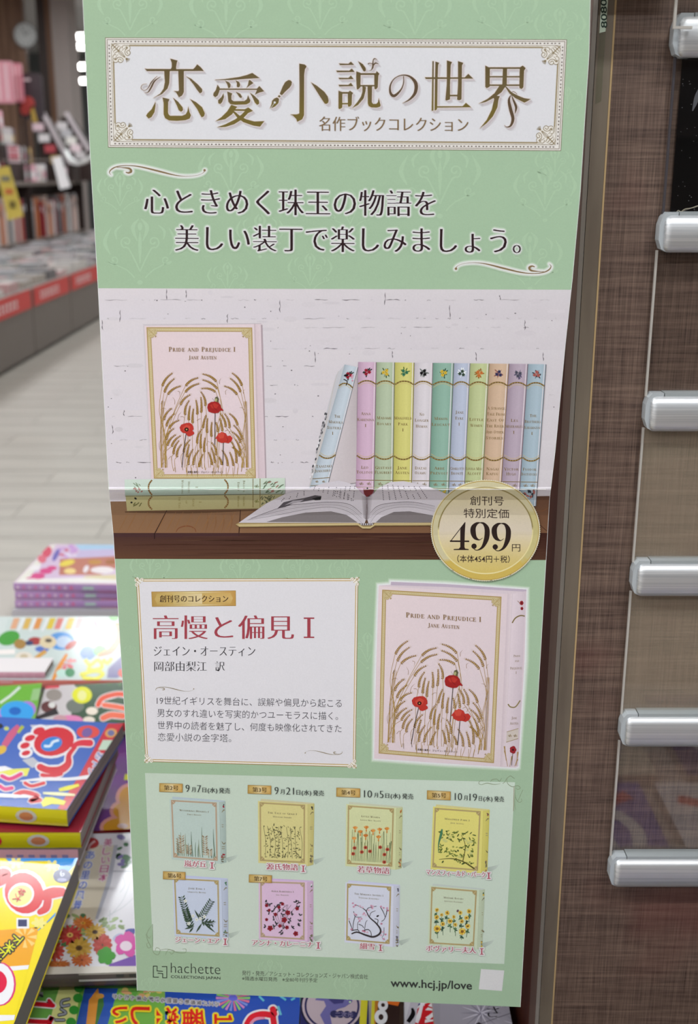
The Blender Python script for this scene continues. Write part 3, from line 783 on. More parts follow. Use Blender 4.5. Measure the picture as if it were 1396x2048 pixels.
# black card
t = empty('black_card', (plx*PF+.01, PY, bz[1][1]), 'black glossy card with pale specks behind acrylic, upper right', 'card')
x0 = onP(1352, 300).x
MB().box(x0-.001, 1.0, PY-.0022, PY-.0008, bz[1][1]-.002, bz[0][0]+.002).build('sheet', M_BLACK, t)
A = Art(lambda x, y, l: onP(x, y, .0025+l)); rr = random.Random(3)
for k in range(26):
    x, y = rr.uniform(1354, 1394), rr.uniform(150, 428); A.ell(x, y, rr.uniform(.5, 1.2), rr.uniform(.4, .9), (120, 120, 124), n=6)
A.stroke([(1385, 222), (1394, 196), (1402, 180)], [2, 11, 12], (92, 92, 98))
A.stroke([(1350, 430), (1356, 421), (1362, 423), (1370, 418), (1382, 416), (1396, 411)], 1.2, (190, 180, 160))
A.stroke([(1352, 429), (1360, 425), (1374, 419), (1396, 413)], .8, (160, 150, 140))
A.build('specks', t)
# ================================================================ the poster: a folded paper sheet hanging in front of the shelf end
KN = [(-90, .752), (0, .751), (560, .7485), (974, .7440), (977, .7434), (980, .7434), (1000, .7473), (1030, .7502), (1070, .7516), (1130, .752), (1560, .752), (2060, .7500)]
KZ = [(py, Y, slopeZ(py)*Y) for py, Y in KN]
CUTS = [k[0] for k in KN[1:-1]]
def surfPoster(x, y, l=0.0):
    i = 0
    while i < len(KZ)-2 and y > KZ[i+1][0]: i += 1
    (_, Ya, za), (_, Yb, zb) = KZ[i], KZ[i+1]
    m = (Yb-Ya)/(zb-za); a, dy, dz = ray(x, y); s = dz/dy
    Y = (Ya-m*za)/(1-m*s); Y -= l
    t = Y/dy
    return Vector((a*t, Y, EYE+dz*t))
def interp(tab, v):
    for (a, x), (b, z) in zip(tab[:-1], tab[1:]):
        if v <= b: return x+(z-x)*(v-a)/(b-a)
    return tab[-1][1]
LE = [(-90, 159.5), (0, 165), (310, 180), (580, 196), (975, 217), (1060, 225.6), (1420, 248.5), (1760, 265.5), (1981, 274)]
RE = [(-90, 1184), (0, 1181), (109, 1178.5), (246, 1169.5), (383, 1161), (560, 1145), (680, 1132), (900, 1111), (970, 1103), (990, 1100), (1120, 1092.5), (1530, 1068.5), (2014, 1041)]
rowsY = sorted(set([-90, 0, 60, 109, 180, 246, 310, 383, 470, 560, 680, 800, 900, 974, 977, 980, 1000, 1030, 1070, 1130, 1250, 1420, 1530, 1650, 1760, 1870, 1981, 1560]))
poster = empty('poster', (0, .75, 1.2), 'tall pale green hanging poster advertising a book collection, priced 499', 'poster')
b = MB(); TH = .0004
rws = []
for y in rowsY:
    xl = interp(LE, y); xr = interp(RE, y); rws.append([(xl+(xr-xl)*k/4, y) for k in range(5)])
# last row follows the slanted bottom edge
rws.append([(274+(1041-274)*k/4, 1981+33*k/4+.01) for k in range(5)])
vs = []; fs = []
for r in rws:
    for (x, y) in r: vs.append(surfPoster(x, y, 0)); 
    for (x, y) in r: vs.append(surfPoster(x, y, -TH))
n = len(rws)
for i in range(n-1):
    for k in range(4):
        a = i*10+k; c = (i+1)*10+k
        fs += [(a, a+1, c+1, c), (a+5, c+5, c+6, a+6)]
    fs += [(i*10, (i+1)*10, (i+1)*10+5, i*10+5), (i*10+4, i*10+9, (i+1)*10+9, (i+1)*10+4)]
for k in range(4):
    fs += [(k, k+5, k+6, k+1), ((n-1)*10+k, (n-1)*10+k+1, (n-1)*10+k+6, (n-1)*10+k+5)]
b.add(vs, fs); b.build('paper_sheet', M_PAPER, poster)
def ART(): return Art(surfPoster, CUTS, 1.0)
GR = (162, 187, 157)
DMK = (170, 196, 166)
# ---- green ground
A = ART(); A.L = 1
for i in range(len(rws)-1):
    a, c = rws[i], rws[i+1]
    ins = 0.8
    A.grad([(a[0][0]+ins, a[0][1]), (a[4][0]-ins, a[4][1]), (c[4][0]-ins, c[4][1]), (c[0][0]+ins, c[0][1])], [GR, (164, 190, 161), (164, 190, 161), GR], 1, 4, 1)
def spiral(A, cx, cy, r, turns, a0, dirn, w, col, L, tail=None):
    P = []; n = int(turns*9)
    for i in range(n+1):
        f = i/n; a = a0+dirn*f*turns*2*math.pi; rr_ = r*(0.12+.88*f); P.append((cx+rr_*math.cos(a), cy+rr_*math.sin(a)))
    if tail: P += tail
    A.stroke(P, [w*1.6 if i < 2 else w for i in range(len(P))], col, L, n=2)
def damask(A, cx, cy, s, L, k=1):
    c = DMK
    for sx in (-1, 1):
        spiral(A, cx+sx*30*s, cy-18*s, 15*s, 1.3, math.pi*(0 if sx > 0 else 1), sx, 3.4*s, c, L, [(cx+sx*8*s, cy+30*s), (cx, cy+48*s)])
        spiral(A, cx+sx*58*s, cy+22*s, 12*s, 1.2, 1.5, -sx, 3*s, c, L, [(cx+sx*30*s, cy+44*s), (cx+sx*12*s, cy+62*s)])
        A.stroke([(cx+sx*6*s, cy-20*s), (cx+sx*16*s, cy-50*s), (cx+sx*2*s, cy-70*s)], [2*s, 9*s, 1], c, L)
        A.stroke([(cx+sx*64*s, cy-50*s), (cx+sx*78*s, cy-18*s), (cx+sx*66*s, cy+10*s)], [1, 9*s, 2*s], c, L)
        A.stroke([(cx+sx*40*s, cy-56*s), (cx+sx*54*s, cy-42*s), (cx+sx*52*s, cy-24*s)], [1, 6*s, 2*s], c, L)
    A.stroke([(cx, cy-40*s), (cx, cy-15*s), (cx, cy+30*s)], [1, 8*s, 2*s], c, L)
    A.ell(cx, cy-52*s, 5*s, 9*s, c, L); A.ell(cx, cy+72*s, 6*s, 5*s, c, L)
for (cx, cy, s) in [(260, 22, .8), (452, 26, .9), (640, 20, .8), (830, 26, .9), (1010, 20, .8), (1120, 60, .7), (240, 385, .8), (462, 350, .8), (620, 545, .55), (880, 360, 1.0), (1090, 385, .8), (1135, 200, .6), (280, 500, .9), (455, 560, .5),
                    (520, 470, .6), (1060, 520, .8), (700, 420, .6), (1110, 330, .5), (300, 1140, .5), (480, 1142, .5), (600, 1142, .45), (690, 1145, .4), (735, 1300, .5), (1075, 1180, .5), (733, 1450, .5), (260, 1300, .4), (1060, 1540, .35), (270, 1560, .4),
                    (1050, 1850, .5), (300, 1925+45, .35), (540, 1940, .3), (700, 1975, .4), (860, 1950, .3), (285, 1480, .3)]:
    if interp(LE, cy)+8 < cx-84*s and cx+84*s < interp(RE, cy)-4: damask(A, cx, cy, s, 2)
    else:
        s2 = min(s, (cx-interp(LE, cy)-8)/84, (interp(RE, cy)-6-cx)/84)
        if s2 > .12: damask(A, cx, cy, s2, 2)
A.build('green_ground', poster)
# ---- title plate
A = ART(); GB = (128, 112, 92); GD = (152, 134, 98); WT = (219, 217, 222)
def bil(q, u, v):
    return tuple((q[0][k]*(1-u)+q[1][k]*u)*(1-v)+(q[3][k]*(1-u)+q[2][k]*u)*v for k in (0, 1))
TP = [(210, 75), (1134, 79), (1122, 302), (216, 295)]
def frameline(A, q, d, w, col, L, dv=None):
    """rectangular line frame inset by d px inside quad q"""
    wq = math.hypot(q[1][0]-q[0][0], q[1][1]-q[0][1]); hq = math.hypot(q[3][0]-q[0][0], q[3][1]-q[0][1])
    def R(e): return [bil(q, e/wq, e/hq), bil(q, 1-e/wq, e/hq), bil(q, 1-e/wq, 1-e/hq), bil(q, e/wq, 1-e/hq)]
    a, b_ = R(d), R(d+w)
    for i in range(4):
        j = (i+1) % 4; A.poly([a[i], a[j], b_[j], b_[i]], col, L)
    return a
A.poly(TP, (120, 112, 90), 3); 
q1 = frameline(A, TP, 0, 1.2, (124, 112, 88), 4)
def inset(q, e):
    wq = math.hypot(q[1][0]-q[0][0], q[1][1]-q[0][1]); hq = math.hypot(q[3][0]-q[0][0], q[3][1]-q[0][1])
    return [bil(q, e/wq, e/hq), bil(q, 1-e/wq, e/hq), bil(q, 1-e/wq, 1-e/hq), bil(q, e/wq, 1-e/hq)]
A.poly(inset(TP, 1.2), (226, 220, 216), 4)
frameline(A, TP, 3.4, 1.3, (132, 118, 100), 5)
frameline(A, TP, 11.5, 1.0, (150, 134, 112), 5)
frameline(A, TP, 14.2, 3.2, (158, 142, 112), 5)
A.poly(inset(TP, 17.4), WT, 5)
q = inset(TP, 7.8)
for i in range(4):
    a, c = q[i], q[(i+1) % 4]; Ld = math.hypot(c[0]-a[0], c[1]-a[1]); n = int(Ld/7.4)
    ux, uy = (c[0]-a[0])/Ld, (c[1]-a[1])/Ld
    for k in range(1, n):
        x, y = a[0]+ux*Ld*k/n, a[1]+uy*Ld*k/n; sg = 1 if k % 2 else -1
        A.poly([(x-ux*2.4*sg, y-uy*2.4*sg), (x+ux*1.2*sg-uy*1.5, y+uy*1.2*sg+ux*1.5), (x+ux*2.4*sg, y+uy*2.4*sg), (x+ux*1.2*sg+uy*1.5, y+uy*1.2*sg-ux*1.5)], (96, 80, 70), 6)
def cornerorn(A, ox, oy, sx, sy, s, col, bg, L):
    """leafy corner ornament, diagonal symmetric"""
    T = lambda x, y: (ox+sx*x*s, oy+sy*y*s)
    A.poly([T(0, 0), T(36, 2), T(38, 18), T(30, 30), T(18, 38), T(2, 36)], bg, L)
    for f in (0, 1):
        G = (lambda x, y: T(x, y)) if not f else (lambda x, y: T(y, x))
        def st(P, w): A.stroke([G(*p) for p in P], [q_*s for q_ in w] if isinstance(w, list) else w*s, col, L+1, n=4)
        st([(34, 21), (31, 17), (34, 14), (38, 17), (37, 22), (32, 24), (28, 20), (28, 14), (33, 9)], 1.3)
        st([(28, 4), (35, 4), (38, 9), (36, 14)], 1.2); st([(22, 10), (23, 5), (28, 3)], 1.3); st([(22, 14), (26, 10), (29, 12)], 1)
        for k in range(4): st([(3+4*k, 3+4*k), (7+4*k, 1+2.2*k), (12+3.4*k, 1.2+2*k)], [1.8, 1.2, .4])
        st([(12, 14), (20, 16), (28, 27)], 1.0)
        for a in (0, 16, 32): 
            an = math.radians(45-a); st([(29, 29), (29+9*math.cos(an), 29+9*math.sin(an))], 1.0)
        c = G(31, 8)
        for k in range(5):
            an = k*2*math.pi/5-1.57; A.stroke([c, (c[0]+3.2*s*math.cos(an), c[1]+3.2*s*math.sin(an))], 1.3*s, col, L+1, smooth=False)
    A.stroke([T(1, 1), T(14, 14), T(28, 28)], [2*s, 1.6*s, 1*s], col, L+1)
for (c, sx, sy) in ((q_, *d) for q_, d in zip(inset(TP, 12), [(1, 1), (-1, 1), (-1, -1), (1, -1)])):
    cornerorn(A, c[0], c[1], sx, sy, 1.0, (138, 120, 88), (228, 222, 216), 7)
plate = A.build('title_plate', poster)
# ---- title lettering, traced stroke by stroke
z1 = lambda x, y: (270+x/4.986, 100+y/4.983)
z2 = lambda x, y: (530+x/5.369, 100+y/5.367)
z3 = lambda x, y: (760+x/4.3625, 100+y/4.361)
G1 = [
 [(350,85),(425,105),(418,125),(411,170),(412,190),(356,190),(366,170),(366,130)],[(95,183),(120,188),(580,190),(600,170),(620,142),(655,170),(688,210),(118,211)],
 [(290,205),(348,205),(343,330),(325,385),(270,440),(176,481),(250,435),(285,385),(297,320)],
 [(430,205),(488,205),(488,420),(470,455),(437,472),(425,450),(410,425),(385,408),(432,410),(438,400)],
 [(500,258),(560,285),(630,345),(670,390),(672,415),(660,428),(645,432),(620,400),(580,340),(540,290)],
 [(205,512),(205,560),(195,620),(165,670),(135,684),(110,655),(125,630),(165,590)],
 [(273,472),(345,490),(332,520),(330,620),(335,640),(350,655),(470,655),(505,640),(522,610),(531,560),(545,620),(560,650),(545,685),(500,700),(420,707),(340,703),(300,680),(285,640),(285,530)],
 [(378,473),(430,515),(475,570),(480,600),(460,617),(435,600),(420,560)],[(546,486),(610,520),(670,570),(697,630),(690,660),(665,672),(650,650),(620,590)],
 [(795,296),(900,288),(1040,268),(1110,250),(1170,228),(1245,280),(1110,288),(960,300),(800,300)],
 [(895,302),(940,322),(955,345),(950,375),(930,382),(920,345)],[(1000,300),(1040,318),(1050,345),(1045,365),(1030,374),(1014,365),(1015,330)],
 [(1135,298),(1150,300),(1182,330),(1140,358),(1108,382),(1125,350)],
 [(822,345),(845,375),(843,410),(825,455),(800,472),(780,455),(782,430),(805,400)],[(838,383),(1215,385),(1240,358),(1290,412),(1240,425),(1195,446),(1215,398),(838,398)],
 [(883,430),(888,470),(870,520),(850,540),(830,530),(828,500),(860,470)],
 [(918,412),(970,432),(962,460),(963,495),(985,510),(1090,508),(1115,490),(1128,448),(1140,480),(1152,500),(1145,525),(1110,543),(1000,547),(950,540),(930,515),(925,460)],
 [(1000,412),(1050,435),(1068,465),(1060,482),(1040,470),(1020,440)],[(1143,422),(1190,455),(1235,500),(1240,535),(1218,548),(1195,525),(1170,470)],
 [(960,545),(1022,565),(1000,590),(970,640),(900,690),(800,710),(860,670),(920,610)],
 [(975,588),(1095,590),(1130,572),(1178,607),(1130,628),(1070,690),(990,740),(900,768),(815,771),(900,740),(1000,690),(1060,645),(1095,608),(975,606)],
 [(965,606),(995,612),(1050,660),(1110,690),(1190,712),(1292,708),(1270,735),(1248,765),(1180,755),(1080,720),(1020,675)]]
G2 = [
 [(165,478),(158,468),(190,390),(215,345),(250,322),(275,325),(290,345),(285,375),(265,405),(215,450),(182,487)],[(150,482),(170,495),(157,513),(135,500)],
 [(130,508),(152,525),(145,570),(110,605),(72,625),(52,625),(70,580),(75,545),(100,520)],
 [(367,145),(425,155),(445,170),(445,185),(430,205),(422,260),(420,700),(400,745),(345,772),(335,740),(300,705),(270,692),(345,690),(368,680),(370,400)],
 [(490,343),(560,385),(640,450),(675,500),(684,540),(680,565),(660,580),(640,575),(590,500),(540,420)],
 [(792,143),(895,147),(922,123),(958,160),(805,163)],[(762,220),(905,221),(932,198),(965,237),(775,240)],[(787,297),(895,299),(922,273),(953,313),(800,316)],[(787,372),(895,373),(922,350),(950,389),(800,392)],
 [(788,435),(832,452),(830,620),(800,636),(788,625)],[(825,450),(905,450),(905,470),(825,470)],[(895,452),(912,435),(948,462),(935,480),(932,585),(915,608),(890,608),(888,470)],[(825,568),(895,568),(895,584),(825,584)],
 [(997,118),(1050,150),(1080,190),(1085,220),(1070,232),(1055,225),(1030,180)],
 [(980,228),(1028,245),(1025,400),(1000,425),(985,420),(978,300)],[(1020,248),(1190,248),(1180,268),(1020,268)],[(1172,268),(1190,248),(1198,225),(1230,255),(1218,275),(1212,400),(1195,422),(1175,420)],[(1020,375),(1180,375),(1180,392),(1020,392)],
 [(1045,385),(1085,400),(1080,440),(1060,520),(1000,590),(930,628),(990,560),(1030,500),(1045,450)],
 [(1100,385),(1150,385),(1148,560),(1160,578),(1195,578),(1212,560),(1222,512),(1236,570),(1243,590),(1238,608),(1200,620),(1140,617),(1112,600),(1103,570)]]
G3 = [
 [(457,97),(470,97),(467,530),(450,530)],[(483,100),(518,112),(508,130),(503,260),(500,500),(497,520),(475,530),(478,300)],[(390,237),(740,238),(770,207),(815,250),(400,254)],
 [(583,90),(630,105),(618,130),(612,300),(612,430),(580,443),(570,435),(582,300)],[(680,96),(728,112),(716,135),(712,430),(690,440),(672,432),(680,300)],[(605,390),(680,390),(680,405),(605,405)],[(500,490),(720,490),(750,460),(797,500),(500,503)],
 [(918,135),(960,155),(958,320),(930,335),(918,320)],[(950,150),(1222,150),(1222,165),(950,165)],[(1218,165),(1222,150),(1245,135),(1272,158),(1258,180),(1252,325),(1235,342),(1215,330)],
 [(1072,160),(1110,160),(1106,315),(1066,315)],[(955,227),(1220,227),(1220,240),(955,240)],[(955,300),(1220,300),(1220,314),(955,314)],
 [(1045,305),(1100,312),(1060,370),(990,420),(920,455),(860,467),(940,425),(1000,375)],[(1085,312),(1105,320),(1150,370),(1210,400),(1260,420),(1315,428),(1290,445),(1260,460),(1180,420),(1130,380)],
 [(985,395),(1047,402),(1035,430),(1025,500),(985,580),(930,640),(870,684),(930,610),(975,520),(995,430)]]
S1 = [([(92,425),(130,420),(160,375),(195,310),(255,265)],[2,10,18,16,2]),([(118,337),(75,345),(60,380),(90,402),(130,380),(165,320),(222,258)],[2,4,6,4,8,12,2])]
S2 = [([(1112,222),(1140,215),(1158,180),(1160,120),(1175,93),(1205,105)],[2,8,20,12,12,3]),([(1108,152),(1120,142),(1150,150),(1162,185)],[16,8,8,8]),([(1160,175),(1185,140),(1222,152)],[8,16,3])]
S3 = [([(205,228),(205,290),(180,350),(125,400),(92,375),(90,310),(125,250),(190,220),(260,232),(312,290),(308,370),(260,430),(195,465)],[9,10,14,26,22,14,9,10,18,32,28,16,2]),
      ([(1140,395),(1125,440),(1140,520),(1160,600),(1140,660),(1105,672),(1085,655)],[6,22,30,28,18,8,3]),([(1145,390),(1165,440),(1188,500),(1175,560)],[4,16,22,2]),([(1140,378),(1165,362),(1195,385)],[5,5,5])]
A = ART(); TI = (104, 88, 56)
def sm(poly, n=3): return poly
for Z, G, S, sc in ((z1, G1, S1, 4.98), (z2, G2, S2, 5.37), (z3, G3, S3, 4.36)):
    def off(dx, dy): return lambda x, y, Z=Z: (Z(x, y)[0]+dx, Z(x, y)[1]+dy)
    for (dx, dy, c, L) in ((5.2, 5.6, (211, 206, 211), 9), (4.2, 4.6, (201, 192, 196), 10), (3.0, 3.2, (196, 186, 190), 11)):
        for g in G: A.zpoly(off(dx, dy), g, c, L)
        for P, w in S: A.stroke([off(dx, dy)(*p) for p in P], [x/sc for x in w], c, L)
    for k in range(8):
        a = k*math.pi/4
        for g in G: A.zpoly(off(1.3*math.cos(a), 1.3*math.sin(a)), g, (226, 214, 212), 12)
    for P, w in S: A.stroke([Z(*p) for p in P], [x/sc+2.2 for x in w], (226, 214, 212), 12)
    for g in G:
        A.poly([Z(*p) for p in g], TI, 13, cols=[tuple(TI[i]+(18 if (Z(*p)[1] > 205) else 0)*(.5 if i < 2 else -.6)-(8 if Z(*p)[1] < 150 else 0) for i in range(3)) for p in g])
    for P, w in S: A.stroke([Z(*p) for p in P], [x/sc for x in w], (92, 72, 52), 13)
c = z2(104, 563); A.ell(c[0], c[1], 2.2, 2.2, WT, 14); A.stroke([c, z2(60, 628)], [.6, 1.0], WT, 14, smooth=False)
A.text('名作ブックコレクション', 638, 937, 248, 32, (128, 102, 70), 13, k=.006, style='mincho', wt=.006)
A.build('title_lettering', poster)
# ---- flourishes and tagline
FL1 = ([(110,222),(88,190),(120,145),(200,112),(330,102),(480,118),(700,170),(900,220),(1040,238),(1180,230),(1270,200),(1300,160)],[2,10,16,12,10,16,22,14,6,4,4,14])
FL2 = ([(180,125),(250,128),(340,140),(365,175),(330,195),(295,185)],[6,10,24,28,20,12])
def flourish(A, T, s, col, L, halo):
    for P, w in (FL1, FL2):
        A.stroke([T(205+x/6.345, 315+y/6.34) for x, y in P], [q_/6.345*s for q_ in w], col, L, halo=halo)
    c = T(205+1295/6.345, 315+162/6.34); A.ell(c[0], c[1], 2.6*s, 2.6*s, col, L)
HAL = [(13, (172, 197, 168)), (10.5, (190, 207, 187)), (8, (208, 216, 206)), (5.5, (222, 222, 220))]
FC = (132, 108, 76)
A = ART(); flourish(A, lambda x, y: (x, y), 1, FC, 9, HAL); A.build('flourish', poster)
A = ART(); flourish(A, lambda x, y: (1321-x, 878-y), 1, FC, 9, HAL); A.build('flourish', poster)
A = ART(); TK_ = (44, 24, 28)
TH_ = [(6.6, (174, 198, 170)), (5.2, (192, 208, 189)), (3.9, (210, 216, 208)), (2.6, (224, 221, 223))]
A.text('心ときめく珠玉の物語を', 288, 872, 403.5, 58, TK_, 9, k=.008, style='mincho', wt=.003, halo=TH_)
A.text('美しい装丁で楽しみましょう。', 350, 1042, 477, 58, TK_, 9, k=.008, style='mincho', wt=.003, halo=TH_)
A.build('tagline_lettering', poster)

# ---- printed photograph of books on a shelf
A = ART(); rr = random.Random(11)
def lx(y): return interp(LE, y)+.8
def rx(y): return interp(RE, y)-.8
WB = (214, 206, 212)
yy_ = [576.5, 640, 700, 760, 820, 880, 940, 985, 1012]
for a, b_ in zip(yy_[:-1], yy_[1:]):
    ta = a; A.grad([(lx(a), a), (rx(a), a+ (3 if a < 577 else 0)), (rx(b_), b_), (lx(b_), b_)], [(218,209,214),(212,205,210),(208,200,206),(216,208,216)], 3, 6, 1)
# dirty brick joints
for yb, xs_, xe in [(600, 196, 1140), (637, 200, 1135), (697, 300, 1130), (732, 205, 700), (771, 520, 1120), (833, 215, 640), (880, 215, 640), (925, 220, 640), (655, 540, 1130), (790, 1095, 1118)]:
    x = xs_+rr.uniform(0, 30)
    while x < xe:
        w = rr.choice([3, 6, 10, 24, 40])*rr.uniform(.6, 1.2); d = rr.choice([0, 0, 1, 1, 2])
        if 290 < x < 528 and yb > 650: x += 30; continue
        if 630 < x+w and x < 1096 and yb > 720: x += 40; continue
        if x+w < rx(yb)-3:
            c = [(194, 186, 192), (160, 152, 158), (112, 104, 110)][d]
            P = [(x+w*i/4, yb+rr.uniform(-1, 1)) for i in range(5)]
            A.stroke(P, [.4, rr.uniform(.8, 1.8), .6, rr.uniform(.5, 1.6), .3], c, 5)
        x += w+rr.uniform(8, 55)
for xb, y0_, y1_ in [(240, 620, 644), (333, 578, 600), (372, 580, 596), (455, 628, 646), (630, 703, 725), (785, 702, 716), (952, 704, 722), (1087, 705, 722), (560, 600, 625), (770, 585, 610), (900, 610, 636), (1050, 640, 660), (1000, 590, 600), (205, 640, 660), (225, 850, 868), (248, 820, 832)]:
    P = [(xb+rr.uniform(-1.2, 1.2), y0_+(y1_-y0_)*i/4) for i in range(5)]; A.stroke(P, [.4, 1.6, .7, 1.8, .4], (110, 102, 108), 5)
for k in range(150):
    x, y = rr.uniform(205, 1125), rr.uniform(585, 960)
    if (285 < x < 530 and y > 645) or (640 < x < 1095 and y > 722): continue
    if x > rx(y)-6: continue
    if rr.random() < .3: A.ell(x, y, rr.uniform(.8, 2), rr.uniform(.6, 1.4), (110, 102, 108), 5, n=6)
    else:
        dl = rr.randint(-3, 6); x = max(x, lx(y)+26); A.ell(x, y, rr.uniform(5, 22), rr.uniform(2, 7), (210+dl, 202+dl, 208+dl), 4, n=9)
# shelf board
A.grad([(lx(1003), 1003), (rx(992), 992), (rx(1066), 1066), (lx(1066), 1066)], [(134,102,76),(98,66,48),(120,84,60),(144,106,76)], 5, 10, 3)
A.grad([(lx(1066), 1066), (rx(1066), 1066), (rx(1120), 1120), (lx(1117.5), 1117.5)], [(72,44,40),(58,28,22),(82,52,38),(98,64,46)], 5, 10, 3)
A.grad([(lx(1066), 1066), (480, 1066), (480, 1074), (lx(1074), 1074)], [(72,44,44)]*4, 6)
for k in range(60):
    y = rr.uniform(1070, 1114); x = rr.uniform(235, 1000); w = rr.uniform(60, 250)
    if x+w > rx(y): w = rx(y)-x-2
    sh = rr.randint(-12, 10); A.stroke([(x, y), (x+w/2, y+rr.uniform(-2, 2)), (x+w, y)], [.5, rr.uniform(1, 3), .5], (80+sh, 50+sh, 38+sh), 7)
for (xa, xb) in ((334, 310), (481, 478)): A.stroke([(xa, 1020), (xb, 1066)], [1.5, 2.0], (58, 32, 24), 7, smooth=False)
A.stroke([(309, 1066), (309, 1078)], 2, (40, 20, 20), 7, smooth=False); A.stroke([(478, 1064), (478, 1074)], 1.4, (60, 34, 30), 7, smooth=False)
for k in range(16):
    x = 240+k*18+rr.uniform(-4, 4); 
    if x > 500: break
    A.stroke([(x+18, 1024), (x+8, 1045), (x-2, 1064)], [.5, rr.uniform(1, 2), .5], (142, 100, 64), 7)
A.stroke([(352, 1064), (358, 1056), (374, 1052), (388, 1056), (392, 1064)], [1.5, 2, 2.5, 2, 1.5], (128, 78, 50), 7)
for x in (414, 430, 446, 462): A.stroke([(x, 1026), (x+2, 1045), (x-3, 1064)], [.6, 1.6, .6], (132, 90, 58), 7)
A.stroke([(1070, 1040), (1080, 1050), (1094, 1062)], 1.2, (70, 40, 26), 7); A.stroke([(1072, 1020), (1084, 1022), (1096, 1016)], 1.4, (120, 78, 48), 7)
A.stroke([(250, 1024), (380, 1024), (520, 1020)], [2, 5, 2], (92, 64, 44), 7)
A.build('printed_shelf_photo', poster)

# ---- wheat and poppy cover, in cover coordinates (0..1094, 0..1565) of the framed area
WH = [(278,685,385,552),(300,750,405,610),(335,770,470,685),(520,680,650,600),(515,745,660,660),(465,880,570,775),(845,635,700,560),(855,710,700,620),(835,740,690,710),(1110,680,1005,550),(1095,745,985,605),(1060,770,925,685),
(515,985,560,835),(555,1040,570,890),(595,1070,605,920),(645,980,630,830),(685,960,680,800),(730,890,680,745),(295,1035,375,920),(320,1100,410,970),(350,1120,455,1040),(315,1240,400,1125),(330,1300,420,1190),(375,1310,470,1200),(395,1390,455,1250),(430,1420,480,1290),
(700,1120,735,985),(745,1170,750,1020),(790,1210,795,1060),(640,1280,690,1130),(680,1330,685,1180),(715,1370,725,1220),(940,1110,880,970),(980,1120,925,970),(860,1160,835,1060),(905,1150,875,1020),(1065,1090,975,970),(1110,1240,1020,1090),(1095,1270,1005,1160),(1085,1410,1005,1320),
(845,1400,790,1270),(500,1370,570,1240),(535,1420,560,1290),(550,1500,600,1340),(600,1500,660,1350),(660,1520,700,1390),(830,1480,790,1320),(800,1500,760,1370),(960,1510,900,1350),(1050,1480,1000,1260),(1020,1510,980,1370),(900,1500,870,1420),(1090,1400,1040,1240)]
